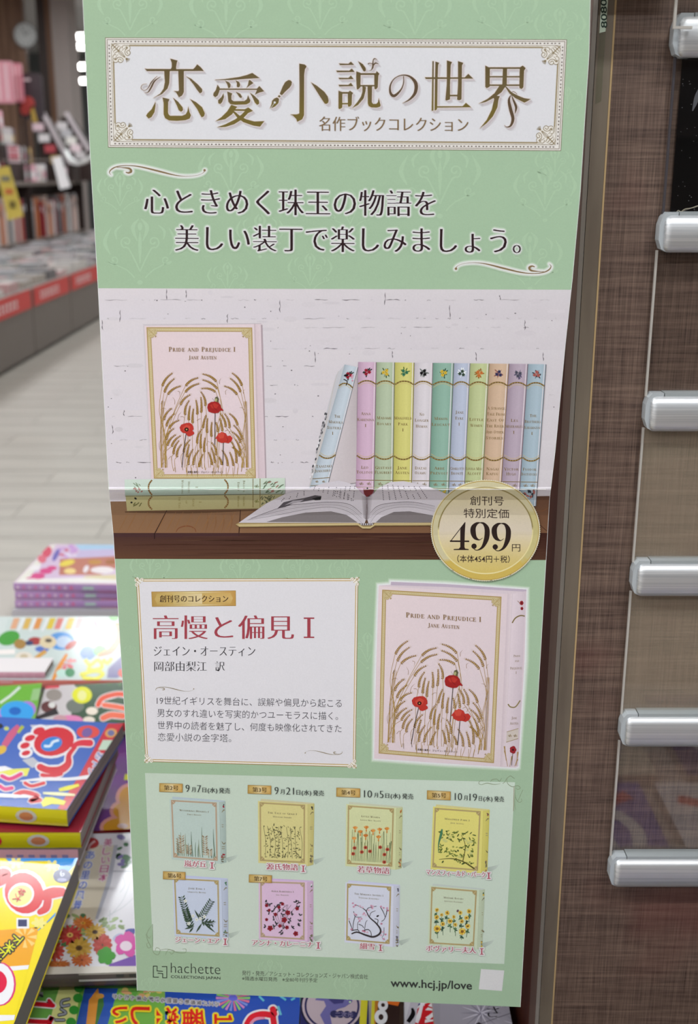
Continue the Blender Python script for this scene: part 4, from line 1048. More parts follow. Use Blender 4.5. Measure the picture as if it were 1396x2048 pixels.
def wheat(A, M, s, L):
    rr = random.Random(5); GO = (156, 116, 38); GS = (176, 142, 74)
    for i, (x0, y0, x1, y1) in enumerate(WH):
        xe = (262+rr.uniform(0, 70) if x0 < 560 and y0 < 1330 and i not in (12, 13, 14) else 1160-rr.uniform(0, 60) if x0 > 840 and y0 < 1330 and x0+x1 > 1740 else x0+rr.uniform(-14, 14))
        ym = (y0+1530)/2
        A.stroke([M(x0, y0), M(x0+(x0-x1)*.35+(xe-x0)*.35, y0+(1530-y0)*.3), M(xe, ym+100), M(xe+(8 if xe > x0 else -4), 1526)], 4.2*s, GS, L, n=3)
        dx, dy = x1-x0, y1-y0; d = math.hypot(dx, dy); nx, ny = -dy/d, dx/d
        if ny > 0: nx, ny = -nx, -ny
        bend = 16 if abs(dx) > 40 else 5
        def Q(f): b_ = bend*4*f*(1-f); return (x0+dx*f+nx*b_, y0+dy*f+ny*b_)
        A.stroke([M(*Q(0)), M(*Q(.5)), M(*Q(1.0))], [4*s, 7*s, 3*s], (182, 150, 84), L+1, n=3)
        nk = max(6, int(d/15))
        for k in range(nk):
            f = (k+.3)/nk; p = Q(f); wd = 13*(1-.5*f)
            for sg in (-1, 1):
                c_ = M(p[0]+nx*sg*wd*.62+dx/d*7, p[1]+ny*sg*wd*.62+dy/d*7); b_ = M(p[0]+nx*sg*wd*.62+dx/d*17, p[1]+ny*sg*wd*.62+dy/d*17)
                A.ell(c_[0], c_[1], 11.5*s*(1-.25*f), 5.2*s*(1-.3*f), GO if (k+(sg > 0)) % 2 else (126, 90, 34), L+2, rot=math.atan2(b_[1]-c_[1], b_[0]-c_[0])+(.5 if (nx*dy-ny*dx)*sg < 0 else -.5), n=6)
        for sg in (-1, 0, 1): A.stroke([M(*Q(.9)), M(x1+dx/d*22+nx*sg*9, y1+dy/d*22+ny*sg*9)], [2*s, .6*s], (190, 164, 110), L+1, smooth=False)
    for x in (262, 268, 276, 288, 1158, 1150, 1166, 1140): A.stroke([M(x+(14 if x < 700 else -12), 840), M(x, 1150), M(x+8, 1526)], 4*s, (164, 128, 62), L, n=3)
    for (a, b_, c) in [((265,930),(295,910),(325,922)),((268,870),(285,830),(295,840)),((440,735),(462,745),(458,790)),((875,660),(872,630),(890,600)),((940,770),(935,735),(955,718)),((1130,930),(1105,905),(1080,905)),((1120,760),(1122,730),(1140,716)),((410,870),(410,830),(388,795)),
                       ((350,920),(378,912),(388,930)),((470,1000),(500,1000),(520,1040)),((440,1030),(450,985),(478,950)),((640,1040),(665,1022),(688,1024)),((260,1350),(250,1290),(262,1240)),((345,1440),(370,1410),(385,1450)),((280,1500),(300,1470),(330,1490)),((740,1300),(750,1255),(780,1270)),((930,1150),(960,1135),(975,1160)),((970,1180),(980,1150),(1005,1145)),((1110,1340),(1130,1310),(1150,1350))]:
        A.stroke([M(*a), M(*b_), M(*c)], [4*s, 3.4*s, 1*s], (150, 116, 70), L)
    def pop(cx, cy, pts, c, c2):
        A.poly([M(cx+x, cy+y) for x, y in pts], c, L+4)
    R1, R2, R3 = (186, 52, 44), (160, 34, 34), (204, 74, 60)
    for P in ([(530,1165),(505,1330),(485,1524)], [(828,955),(826,1120),(825,1290)], [(913,1265),(911,1380),(908,1500)]): A.stroke([M(*p) for p in P], 8*s, (72, 58, 52), L+3)
    pop(533,1120,[(-72,-10),(-55,-38),(-30,-48),(0,-56),(30,-58),(52,-46),(70,-20),(74,10),(60,24),(78,40),(80,56),(60,70),(30,84),(6,76),(-6,52),(-40,46),(-62,26)],R1,0)
    pop(533,1120,[(-40,-6),(0,-40),(40,-20),(30,20),(0,36),(-30,24)],R3,0)
    A.ell(*M(533,1132), 24*s, 22*s, (60,16,20), L+6, n=10); A.ell(*M(533,1132), 8*s, 8*s, (200,170,90), L+7, n=6)
    pop(825,905,[(-78,0),(-72,-36),(-40,-58),(0,-64),(36,-54),(58,-30),(66,0),(90,26),(88,34),(60,30),(36,54),(0,60),(-40,52),(-66,40)],R2,0)
    pop(825,900,[(-50,-20),(0,-44),(40,-20),(20,10),(-30,12)],R1,0); A.stroke([M(800,870), M(815,905), M(850,935)], 4*s, (120, 24, 28), L+6)
    pop(925,1215,[(-96,10),(-80,-14),(-60,-44),(-20,-56),(14,-44),(30,-16),(60,-22),(84,4),(72,38),(40,60),(10,52),(-30,56),(-70,40),(-80,14)],R1,0)
    pop(915,1200,[(-60,-10),(-20,-46),(10,-20),(0,20),(-40,26)],R3,0); A.stroke([M(945,1215), M(960,1235), M(950,1262)], 4*s, (120, 24, 28), L+6)
    A.poly([M(822,836), M(828,800), M(852,788), M(868,815), M(860,850), M(842,846)], (96, 92, 66), L+6); A.poly([M(822,836), M(836,806), M(850,820), M(842,846)], (176, 172, 120), L+7)
    A.stroke([M(824,840), M(808,822), M(800,808)], 2*s, (70, 60, 50), L+6)
def coverframe(A, q, d, s, L, base, gold=(176, 148, 92), pale=(206, 190, 150)):
    frameline(A, q, 0, 2.2*s, gold, L); a = frameline(A, q, 2.2*s, 4.6*s, pale, L); frameline(A, q, 6.8*s, 1.8*s, gold, L)
    qq = inset(q, 4.5*s)
    for i in range(4):
        a_, c = qq[i], qq[(i+1) % 4]; Ld = math.hypot(c[0]-a_[0], c[1]-a_[1]); n = int(Ld/3.6)
        for k in range(1, n, 1):
            x, y = a_[0]+(c[0]-a_[0])*k/n, a_[1]+(c[1]-a_[1])*k/n; A.ell(x, y, .8*s, .8*s, gold, L+1, n=4)
    for c, (sx, sy) in zip(inset(q, 2.5*s), [(1, 1), (-1, 1), (-1, -1), (1, -1)]): cornerorn(A, c[0], c[1], sx, sy, .48*s, gold, pale, L+2)
def coverM(q):
    # maps zoom-frame coordinates onto quad q
    def M(x, y):
        v = (y-75)/1565.0; xl = 118+77*v; w = 1094-39*v; u = (x-xl)/w
        return bil(q, u, v)
    return M
def bigcover(A, q, L, s, base):
    coverframe(A, q, 0, s, L, base); M = coverM(q); wheat(A, M, .19*s, L+4)
    k = (M(1035, 327)[1]-M(335, 327)[1])/(M(1035, 327)[0]-M(335, 327)[0])
    GC = (138, 108, 66)
    A.serif('Pride and Prejudice I', M(335, 0)[0]+(q[3][0]-q[0][0])*.16, M(1035, 0)[0]+(q[2][0]-q[1][0])*.16, M(335, 325)[1], abs(M(500, 325)[1]-M(500, 278)[1]), GC, L+8, k=k, small=.8)
    A.serif('Jane Austen', M(540, 0)[0]+(q[3][0]-q[0][0])*.21, M(838, 0)[0]+(q[2][0]-q[1][0])*.21, M(540, 405)[1], abs(M(500, 406)[1]-M(500, 368)[1]), GC, L+8, k=k, small=.84)
    c = M(545, 1572); c2 = M(912, 1572); A.text('高慢と偏見 I　ジェイン・オースティン', c[0], c2[0], c[1], 4.6*s, (90, 76, 62), L+8, k=k, style='bold')
def zc(x, y): return (270+x/5.17, 640+y/5.17)
A = ART(); A.L = 5
A.grad([(286, 648), (523, 646.5), (530, 957), (300, 957)], [(206,196,202),(196,184,190),(204,194,200),(210,202,208)], 5)
A.grad([(289, 652), (512, 648), (518, 957), (303, 957)], [(224,204,208),(224,206,212),(222,202,208),(222,200,206)], 6, 3, 3)
A.grad([(508, 648), (511, 648), (519, 957), (516, 957)], [(204,184,190)]*4, 7)
A.grad([(511, 648), (523.5, 648), (532, 957), (519, 957)], [(216,196,202),(222,204,210),(216,196,204),(210,190,198)], 7)
A.grad([(521.5, 649), (525, 650), (533, 957), (530.5, 957)], [(176,158,166)]*4, 7)
bigcover(A, [zc(118, 75), zc(1212, 78), zc(1250, 1640), zc(195, 1640)], 8, 1.0, None)
A.build('printed_wheat_cover', poster)
# flat pair of books
def arcband(A, p0, p1, bow, L, w=3.2, c=(120, 94, 48)):
    mx, my = (p0[0]+p1[0])/2+bow[0], (p0[1]+p1[1])/2+bow[1]
    A.stroke([p0, ((p0[0]+mx)/2+bow[0]*.28, (p0[1]+my)/2+bow[1]*.28), (mx, my), ((p1[0]+mx)/2+bow[0]*.28, (p1[1]+my)/2+bow[1]*.28), p1], w, c, L, n=4)
    for k in range(7):
        f = (k+.5)/7; x = p0[0]+(p1[0]-p0[0])*f+bow[0]*4*f*(1-f); y = p0[1]+(p1[1]-p0[1])*f+bow[1]*4*f*(1-f); A.ell(x, y, w*.3, w*.3, (196, 168, 104), L+1, n=5)
def curls(A, x0, y0, x1, y1, col, L, n=2, w=.9):
    for k in range(n):
        cx = x0+(x1-x0)*(k+.5)/n; cy = (y0+y1)/2; r = min(abs(x1-x0)/n, abs(y1-y0))*.36
        spiral(A, cx-r*.5, cy, r*.6, 1.2, 0, 1, w, col, L, [(cx+r*.4, cy-r)]); spiral(A, cx+r*.7, cy, r*.6, 1.2, math.pi, 1, w, col, L)
A = ART()
A.grad([(249, 959), (570, 956), (570, 975), (250, 988)], [(206,218,208),(202,214,200),(192,206,192),(198,214,204)], 20, 6, 1)
A.grad([(249.5, 980), (570, 972), (570, 990), (250.5, 993)], [(196,218,206),(190,206,190),(150,160,146),(150,164,152)], 20, 6, 1)
A.grad([(251, 991), (570, 988), (525, 1017), (254, 1022)], [(180,174,126),(172,166,124),(166,156,112),(174,162,116)], 20, 6, 2)
A.stroke([(251, 992.5), (400, 990), (568, 988.5)], [1, 1.6, 1], (104, 104, 84), 22)
for (x, y0_, y1_, sg) in ((300, 960, 990, -1), (300, 993, 1019, -1), (453, 959, 988, 1), (453, 991, 1016, 1)): arcband(A, (x-sg*4, y0_), (x-sg*4, y1_), (sg*7, 0), 22, 3, (118, 84, 48))
for (x0_, c) in ((506, (128, 112, 66)), (520, (128, 112, 66))): A.stroke([(x0_, 957), (x0_, 1015)], 1.4, c, 22, smooth=False)
curls(A, 507, 960, 519, 986, (120, 128, 90), 22, 1); curls(A, 507, 992, 519, 1014, (120, 118, 60), 22, 1)
rr = random.Random(2)
for k in range(26):
    x = rr.uniform(524, 566); y = rr.uniform(960, 986); a = rr.uniform(-.9, -.2); A.ell(x, y, 4.5, 1.2, rr.choice([(120, 132, 108), (150, 100, 90), (104, 120, 96)]), 22, rot=a, n=6)
for k in range(22):
    x = rr.uniform(522, 548); y = rr.uniform(992, 1008); A.ell(x, y, 4, 1, (96, 98, 70), 22, rot=rr.uniform(-1.2, 1.2), n=6)
for k in range(9):
    A.ell(268+rr.uniform(-1, 14), 966+rr.uniform(0, 10), 3.4, .9, (130, 148, 120), 22, rot=.7, n=6); A.ell(268+rr.uniform(0, 16), 980+rr.uniform(-3, 5), 2.6, 1.6, (168, 118, 110), 22, rot=-.6, n=6)
for k in range(8): A.ell(268+rr.uniform(0, 14), 1009+rr.uniform(-6, 6), 3, 1.2, (108, 104, 62), 22, rot=-.8, n=6)
A.ell(271, 997, 3, 2, (30, 30, 26), 22, rot=.6, n=6); A.ell(263, 1005, 2.4, 2, (30, 30, 26), 22, n=6)
def vserif(A, lines, L, col):     # lettering turned a quarter clockwise
    for body, x, y0_, y1_, h in lines:
        A.xf = lambda u, v, x=x, y0_=y0_: (x-v, y0_+u)
        A.serif(body, 0, y1_-y0_, 0, h, col, L); A.xf = None
vserif(A, [('Wuthering', 363, 960, 988, 4.2), ('Heights', 376, 963, 986, 4.2), ('I', 391, 973, 976, 5), ('Emily', 475, 964, 983, 4.2), ('Bronte', 486, 961, 985, 4.2)], 22, (134, 132, 100))
vserif(A, [('The Tale', 357, 993, 1017, 4.2), ('of', 371, 1001, 1008, 4.2), ('Genji', 385, 997, 1013, 4.2), ('I', 398, 1003, 1006, 5), ('Murasaki', 475, 992, 1015, 4), ('Shikibu', 486, 993, 1013, 4)], 22, (140, 126, 70))
A.build('printed_flat_books', poster)

# row of spines
top = [716.3,753.2,790,829.1,866.3,908.4,940.7,979,1018.7,1056.5,1092.8]
bot = [711.5,748.4,786.3,823.6,858.8,898.1,929.2,965.1,1002.6,1040,1074.6]
SPI = [((214,172,202), ['Anna','Karenina','I'], ['Leo','Tolstoy'], 827), ((178,194,160), ['Madame','Bovary'], ['Gustave','Flaubert'], 835), ((214,206,104), ['Mansfield','Park','I'], ['Jane','Austen'], 835),
 ((218,208,216), ['No','Longer','Human'], ['Dazai','Osamu'], 827), ((136,180,160), ['Manon','Lescaut'], ['Abbé','Prévost'], 835), ((182,190,216), ['Jane','Eyre','I'], ['Charlotte','Brontë'], 822),
 ((190,200,138), ['Little','Women'], ['Louisa May','Alcott'], 836), ((214,176,144), ['A Strange','Tale From','East Of','The River','And Other','Stories'], ['Nagai','Kafuu'], 813),
 ((184,162,182), ['Les','Miserables','I'], ['Victor','Hugo'], 837), ((164,186,202), ['The','Brothers','Karamazov','I'], ['Fyodor','Dostoevsky'], 827)]
FLW = [((156,30,50),(40,50,44)), ((216,180,60),(70,90,50)), ((60,120,90),(90,110,50)), ((20,16,20),(110,116,112)), ((214,180,60),(50,84,64)), ((60,80,64),(230,232,236)), ((206,120,60),(150,100,40)), ((58,58,92),(150,90,80)), ((84,84,96),(88,80,110)), ((176,100,90),(50,50,60))]
def flower_on_spine(A, T, L, c, seed, s=1.0):
    rr = random.Random(seed); c1, c2 = c
    for k in range(9): 
        a = rr.uniform(0, 6.28); r = rr.uniform(3, 9)*s; p = T(r*math.cos(a), r*math.sin(a)); A.ell(p[0], p[1], 3.4*s, 1.3*s, c2, L, rot=a, n=6)
    for k in range(3):
        a = seed+k*2.1; p = T(4.2*s*math.cos(a), 4.0*s*math.sin(a))
        for j in range(5):
            b_ = j*1.257+k; A.ell(p[0]+1.9*s*math.cos(b_), p[1]+1.9*s*math.sin(b_), 2.0*s, 1.5*s, c1, L+1, rot=b_, n=6)
        A.ell(p[0], p[1], 1.1*s, 1.1*s, (max(0, c1[0]-50), max(0, c1[1]-50), max(0, c1[2]-30)), L+2, n=6)
    A.stroke([T(-3*s, 9*s), T(0, 2*s), T(5*s, -8*s)], .9*s, c2, L)
def spine(A, P, base, title, auth, yt, seed, L=20):
    gm = .3*base[0]+.59*base[1]+.11*base[2]; base = tuple((v*.8+gm*.2)*.965 for v in base)
    """P(u, y): u 0..1 across, y in sheet px"""
    d = tuple(max(0, v-16) for v in base); dd = tuple(max(0, v-26) for v in base); hi = tuple(min(240, v+9) for v in base)
    for (u0, u1, c0, c1) in ((0, .07, dd, d), (.07, .3, d, base), (.3, .62, base, hi), (.62, .88, hi, base), (.88, .95, (224, 214, 218), hi), (.95, 1, dd, (90, 70, 74))):
        A.grad([P(u0, 724), P(u1, 724), P(u1, 1008), P(u0, 1008)], [c0, c1, c1, c0], L, 1, 4)
    for (y, bow) in ((768, -7.5), (911, 7.5)):
        arcband(A, P(0.02, y), P(.98, y), (0, bow*.9), L+2, 2.8)
        p0, p1 = P(.04, y+(5 if bow < 0 else -5)), P(.96, y+(5 if bow < 0 else -5)); m_ = ((p0[0]+p1[0])/2, (p0[1]+p1[1])/2+bow)
        A.stroke([p0, ((p0[0]+m_[0])/2, (p0[1]+m_[1])/2+bow*.28), m_, ((p1[0]+m_[0])/2, (p1[1]+m_[1])/2+bow*.28), p1], .8, (206, 180, 120), L+2, n=3)
    gc = (134, 110, 66)
    def line(tx, y, h):
        wd = min(.92, .13*len(tx)*.98+.02) if len(tx) > 1 else .1
        a, b_ = P(.47-wd/2, y), P(.47+wd/2, y); A.serif(tx, a[0], b_[0], a[1]+h/2, h, gc, L+3, k=(b_[1]-a[1])/(b_[0]-a[0]))
    for i, tx in enumerate(title): line(tx, yt+i*11.9, 5.8)
    for i, tx in enumerate(auth): line(tx, 934.5+i*9.6, 5.8)
    A.stroke([P(0.02, 960), P(.98, 960)], 1.3, (132, 108, 60), L+2, smooth=False); A.stroke([P(0.02, 974.5), P(.98, 974.5)], 1.1, (132, 118, 80), L+2, smooth=False)
    a, b_ = P(.08, 962), P(.9, 973); curls(A, a[0], a[1], b_[0], b_[1], (140, 120, 90), L+2, 2, .8)
    rr = random.Random(seed)
    for k in range(16): p = P(rr.uniform(.1, .9), rr.uniform(978, 1004)); A.ell(p[0], p[1], 4.2, 1.8, FLW[seed % 10][k % 2], L+2, rot=rr.uniform(0, 3), n=6)
    c = P(.5, 744); flower_on_spine(A, lambda x, y: (c[0]+x, c[1]+y), L+3, FLW[seed % 10], seed)
for i in range(10):
    A = ART()
    def P(u, y, i=i):
        f = (y-724)/(978-724); xl = top[i]+(bot[i]-top[i])*f; xr = top[i+1]+(bot[i+1]-top[i+1])*f; return (xl+(xr-xl)*u, y+(xl+(xr-xl)*u-716)*.012)
    b_, ti, au, yt = SPI[i]; spine(A, P, b_, ti, au, yt, i, 26 if i else 26)
    A.build('printed_book_spine', poster)
# leaning spine
A = ART()
def P(u, y):
    f = (y-724)/(978-724); xl = 689.3+(619.5-689.3)*f; yl = 729+(975-729)*f; xr = 716.5+(656-716.5)*f; yr = 734.7+(972-734.7)*f
    return (xl+(xr-xl)*u, yl+(yr-yl)*u)
A.poly([(690, 728), (680, 740), (672, 750), (650, 835), (636, 900), (619, 975), (628, 975)], (196, 194, 200), 24)
A.stroke([(677, 742), (668, 770), (658, 820), (646, 870), (633, 920), (621, 972)], [1, 2, 3, 5, 5, 5], (196, 190, 190), 25)
rr = random.Random(8)
for k in range(40):
    f = rr.uniform(.3, 1); A.ell(668-46*f+rr.uniform(-2, 2), 780+195*(f-.1), 1.6, 3.2, rr.choice([(70, 68, 74), (150, 146, 150), (224, 220, 224)]), 26, rot=.3, n=6)
A.grad([(700, 760), (714, 745), (713, 965), (652, 975)], [(206,196,200),(180,168,172),(196,184,188),(206,196,200)], 23, 3, 3)
spine(A, P, (192, 204, 218), ['The', 'Makioka', 'Sisters', 'I'], ['Tanizaki', 'Junichiro'], 830, 0, 26)
c = P(.5, 750); A.ell(c[0]-4, c[1]-6, 5, 2.4, (24, 16, 20), 33, rot=-.2, n=8); A.stroke([(c[0]-9, c[1]+2), (c[0]-2, c[1]+6), (c[0]-4, c[1]+14)], 1.8, (40, 28, 30), 33)
for k in range(5): A.ell(c[0]+5+rr.uniform(-3, 4), c[1]+rr.uniform(-6, 8), 2.2, 1.8, (206, 150, 170), 34, n=6)
A.build('printed_book_spine', poster)
# open book
A = ART(); ob = lambda x, y: (460+x/3.173, 940+y/3.173)
A.zpoly(ob, [(35, 345), (60, 332), (810, 330), (868, 345), (920, 330), (1310, 328), (1310, 352), (920, 354), (890, 372), (840, 372), (812, 352), (60, 362)], (172, 150, 104), 36)
A.zpoly(ob, [(46, 346), (810, 338), (845, 362), (890, 362), (920, 340), (1310, 338), (1310, 345), (922, 347), (892, 370), (842, 370), (810, 347), (60, 356)], (208, 188, 140), 37)
A.zpoly(ob, [(55, 335), (230, 212), (350, 152), (500, 116), (600, 82), (690, 68), (740, 78), (790, 98), (840, 150), (866, 170), (868, 300), (852, 345), (800, 335)], (206, 198, 206), 38)
A.zpoly(ob, [(868, 300), (872, 200), (905, 155), (945, 112), (1020, 76), (1100, 70), (1230, 95), (1330, 132), (1420, 175), (1420, 333), (905, 335), (880, 345)], (208, 200, 208), 38)
A.zpoly(ob, [(845, 120), (915, 120), (905, 150), (868, 172), (850, 150)], (120, 40, 44), 37)
A.zpoly(ob, [(230, 330), (330, 300), (480, 270), (640, 262), (740, 285), (810, 333)], (128, 120, 122), 39)
A.zpoly(ob, [(925, 333), (960, 300), (1040, 266), (1140, 262), (1300, 290), (1310, 333)], (126, 118, 120), 39)
for k in range(5):
    A.stroke([ob(110+k*6, 318-k*3), ob(300+k*10, 285-k*13), ob(480, 250-k*9), ob(640, 236-k*8), ob(760, 268-k*12), ob(836, 335-k*14)], [.5, .9, .9, .9, .9, .5], [(150,144,150),(190,182,190),(150,142,148),(176,168,176),(96,88,92)][k], 40)
    A.stroke([ob(890, 335-k*15), ob(940, 275-k*12), ob(1040, 240-k*8), ob(1160, 236-k*8), ob(1300, 262-k*8)], [.5, .9, .9, .9, .5], [(150,144,150),(190,182,190),(150,142,148),(176,168,176),(96,88,92)][k], 40)
A.stroke([ob(868, 175), ob(871, 240), ob(866, 310)], [1, 1.6, 3], (120, 108, 112), 40)
A.grad([ob(835, 160), ob(868, 172), ob(866, 320), ob(845, 300)], [(196,188,196),(150,140,146),(140,130,134),(190,182,190)], 39); A.grad([ob(870, 172), ob(905, 160), ob(890, 300), ob(868, 320)], [(150,140,146),(200,192,200),(196,188,196),(140,130,134)], 39)
A.zpoly(ob, [(818, 338), (918, 338), (900, 352), (838, 352)], (110, 100, 104), 41)
for k in range(6): p = ob(832+k*14, 344); A.ell(p[0], p[1], 1.2, 2.2, (206, 200, 204), 42, n=6)
rr = random.Random(9)
def tline(p, q_, L=41):
    n = max(3, int(math.hypot(q_[0]-p[0], q_[1]-p[1])/3.4))
    for k in range(n):
        f = k/n; 
        if rr.random() < .85:
            x, y = p[0]+(q_[0]-p[0])*f, p[1]+(q_[1]-p[1])*f; A.ell(x, y, 1.1, 1.1, (96, 88, 96), L, n=5)
for k in range(9): tline(ob(560+k*29-(0 if k > 3 else 20), 112-abs(k-4)*2), ob(540+k*30-(0 if k > 3 else 12), 140+k*8-(6 if k < 4 else 0)), 41)
for k in range(6): tline(ob(660+k*22, 130+k*6), ob(650+k*24, 175+k*6), 41)
for k in range(8): tline(ob(965+k*34, 92-abs(k-3)*3+k*4), ob(975+k*40, 200-k*2), 41)
for k in range(4): tline(ob(350+k*40, 172-k*12), ob(320+k*50, 205-k*12), 41)
for P_ in ([(300,245),(340,205),(400,190),(470,178),(540,160),(580,165),(575,188),(530,190),(470,200),(400,212),(350,235)],): A.zpoly(ob, P_, (84, 78, 84), 41)
A.zpoly(ob, [(345, 225), (400, 195), (470, 188), (440, 205), (380, 215)], (170, 162, 170), 42); A.zpoly(ob, [(520, 182), (555, 172), (580, 170), (575, 190), (540, 192)], (24, 22, 26), 42)
A.build('printed_open_book', poster)
# crease highlight painted as a white line along the worn fold
A = ART(); rr = random.Random(21)
pts = []
x = 218
while x < 1098: pts.append((x, 978.5+rr.uniform(-.7, .7)+(5 if x < 400 else 5*(1-min(1, (x-400)/300))) * 0)); x += rr.uniform(6, 16)
A.stroke(pts, [rr.uniform(.3, 1.5) for _ in pts], (244, 240, 238), 60, n=2)
A.build('worn_fold_highlight', poster)
# ---- gold price badge
A = ART(); bx, by = 971, 1061
def gold(x, y):
    f = (x-863)/217+(y-960)/260; f = f % 1.0; a = 0.5+0.5*math.cos(f*2*math.pi*1.0+2.6)
    return tuple(GA[i]*(1-a)+GB_[i]*a for i in range(3))
GA, GB_ = (196, 176, 122), (214, 206, 174)
A.ring(bx, by, 106, 98.5, 109, 101, (222, 214, 186), 50)
for k in range(150):
    a = 2*math.pi*k/150; A.ell(bx+108.6*math.cos(a), by+100.6*math.sin(a), 1.5, 1.5, (222, 214, 188), 50, n=5)
A.ring(bx, by, 94, 86, 107, 99.4, None, 51, fn=lambda x, y: (206, 178, 92) if y > by+60 else ((206, 196, 160) if x < bx+20 or y < by-40 else (200, 188, 132)), n=72)
A.ring(bx, by, 105.5, 98, 107, 99.6, (184, 156, 80), 52, n=72)
A.ring(bx, by, 93, 85, 95.5, 87.5, None, 52, fn=lambda x, y: (150, 134, 84) if y < by else (228, 214, 160), n=72)
# face: radial patches of gradient
def face(x, y):
    v = (y-973)/175.0; u = (x-875)/190.0
    c0 = (206, 192, 150); c1 = (222, 208, 190); c2 = (212, 186, 104)
    if v < .5: f = v/.5; c = tuple(c0[i]*(1-f)+c1[i]*f for i in range(3))
    else: f = (v-.5)/.5; c = tuple(c1[i]*(1-f)+c2[i]*f for i in range(3))
    g = max(0, 1-abs(v-.82)*2.6)*max(0, 1-abs(u-.5)*1.3); return tuple(c[i]*(1-.35*g)+(206, 190, 112)[i]*.35*g for i in range(3))
NR = 8
for r in range(NR):
    A.ring(bx, by, 93.5*r/NR, 85.5*r/NR, 93.5*(r+1)/NR, 85.5*(r+1)/NR, None, 51, fn=face, n=40)
z6 = lambda x, y: (890+x/6.648, 960+y/6.648)
DK = (44, 30, 28)
A.text('創刊号', 940, 1007.5, 1001.5, 20, (60, 44, 40), 54, k=.012)
A.text('特別定価', 927.5, 1018, 1026.5, 20.5, (60, 44, 40), 54, k=.015)
A.zpoly(z6, [(272,560),(264,700),(258,890),(268,912),(315,919),(315,931),(115,931),(115,919),(185,914),(203,890),(203,660),(235,600)], DK, 54)
A.stroke([z6(268,562), z6(72,817)], 1.5, DK, 54, smooth=False); A.zpoly(z6, [(65,803),(322,805),(322,825),(65,823)], DK, 54)
for dx, dy in ((0, 0), (282, 9)):
    Z = lambda x, y, dx=dx, dy=dy: z6(x+dx, y+dy)
    A.stroke([Z(465,567), Z(420,580), Z(378,630), Z(375,700), Z(400,765), Z(455,796), Z(500,770)], [w/6.648 for w in (10,36,66,70,50,13,6)], DK, 54)
    A.stroke([Z(465,567), Z(515,580), Z(555,640), Z(560,720), Z(545,800), Z(500,890), Z(440,930), Z(395,925), Z(366,885)], [w/6.648 for w in (10,32,62,68,62,36,14,10,14)], DK, 54)
    c = Z(386, 880); A.ell(c[0], c[1], 5.3, 5.3, DK, 54)
A.text('円', 1024, 1040.5, 1095.5, 17, (60, 44, 40), 54)
A.text('（本体454円＋税）', 914.5, 1019.5, 1117.5, 15.5, (60, 44, 40), 54, k=.012, wt=.006)
A.build('price_badge', poster)

# ---- white text panel
A = ART(); TQ = [(272, 1157.5), (716.5, 1156.5), (711, 1534.5), (291, 1523.5)]
A.poly(TQ, (224, 220, 226), 4); frameline(A, TQ, 0, 1.3, (160, 132, 78), 5); frameline(A, TQ, 1.3, 2.6, (236, 228, 220), 5); frameline(A, TQ, 3.9, 1.6, (196, 164, 96), 5)
for c, (sx, sy) in zip(TQ, [(1, 1), (-1, 1), (-1, -1), (1, -1)]):
    T = lambda x, y: (c[0]+sx*x, c[1]+sy*y)
    for (x, y, r) in ((6, 6, 4.5), (2, 12, 4), (12, 2, 4), (0, 3, 3), (3, 0, 3)): p = T(x, y); A.ell(p[0], p[1], r, r, (236, 230, 222), 7, n=10)
    for (x, y) in ((2, 12), (12, 2)): p = T(x, y); spiral(A, p[0], p[1], 4, 1.2, 0, sx, .8, (172, 146, 96), 8)
    A.stroke([T(-2, -2), T(5, 5), T(10, 9)], [1.6, 1, .6], (172, 146, 96), 8); A.stroke([T(-1, 3), T(4, 4)], 1, (172, 146, 96), 8); A.stroke([T(3, -1), T(4, 4)], 1, (172, 146, 96), 8)
def goldlabel(A, q, L, k, body, em, tx):
    c = [(178,142,72), (186,152,84), (200,158,80), (176,138,66)]
    A.poly(q, (168, 132, 66), L)
    iq = inset(q, 1.0)
    A.grad([iq[0], bil(iq, .5, 0), bil(iq, .5, 1), iq[3]], [(184,148,80),(224,206,156),(220,200,150),(178,142,72)], L+1, 4, 1)
    A.grad([bil(iq, .5, 0), iq[1], iq[2], bil(iq, .5, 1)], [(224,206,156),(196,150,80),(190,146,76),(220,200,150)], L+1, 4, 1)
    A.poly([bil(iq, .06, .12), bil(iq, .94, .12), bil(iq, .97, .5), bil(iq, .94, .88), bil(iq, .06, .88), bil(iq, .03, .5)], (0, 0, 0), L+2, cols=[(196,166,98),(206,168,100),(210,176,112),(200,164,96),(190,160,92),(200,170,104)])
    A.grad([bil(iq, .25, .14), bil(iq, .6, .14), bil(iq, .6, .86), bil(iq, .25, .86)], [(204,178,116),(226,206,164),(222,202,158),(200,174,112)], L+3, 3, 1)
A2 = A
goldlabel(A, [(302.7, 1183.3), (471.6, 1181), (472, 1212), (304, 1213.6)], 6, 0, '', 0, None)
A.text('創刊号のコレクション', 319.5, 456.5, 1197.8, 15.5, (66, 40, 28), 11, style='mincho', wt=.012)
RD = (164, 66, 78)
A.text('高慢と偏見', 305.5, 588, 1255.5, 53, RD, 7, style='mincho', wt=.004)
A.rect(614.5, 1237, 621, 1274.5, RD, 7); A.rect(607.5, 1235, 628.5, 1237.8, RD, 7); A.rect(607.5, 1273.3, 628.5, 1276, RD, 7)
A.text('ジェイン・オースティン', 307.5, 510.5, 1302.5, 23.5, (54, 50, 56), 7, style='mincho')
A.text('岡部由梨江', 308.5, 413.5, 1333, 22, (54, 50, 56), 7, style='mincho'); A.text('訳', 430.5, 449.5, 1332.5, 21, (54, 50, 56), 7, style='mincho')
T4 = lambda ox, oy, s, r: ((lambda x, y: (ox+(x-218)*s, oy+(y-330)*s)) if not r else (lambda x, y: (ox-(x-218)*s, oy-(y-330)*s)))
flourish(A, T4(311, 1373.5, .40, 0), .45, (150, 136, 112), 7, []); flourish(A, T4(685, 1510, .39, 1), .45, (150, 136, 112), 7, [])
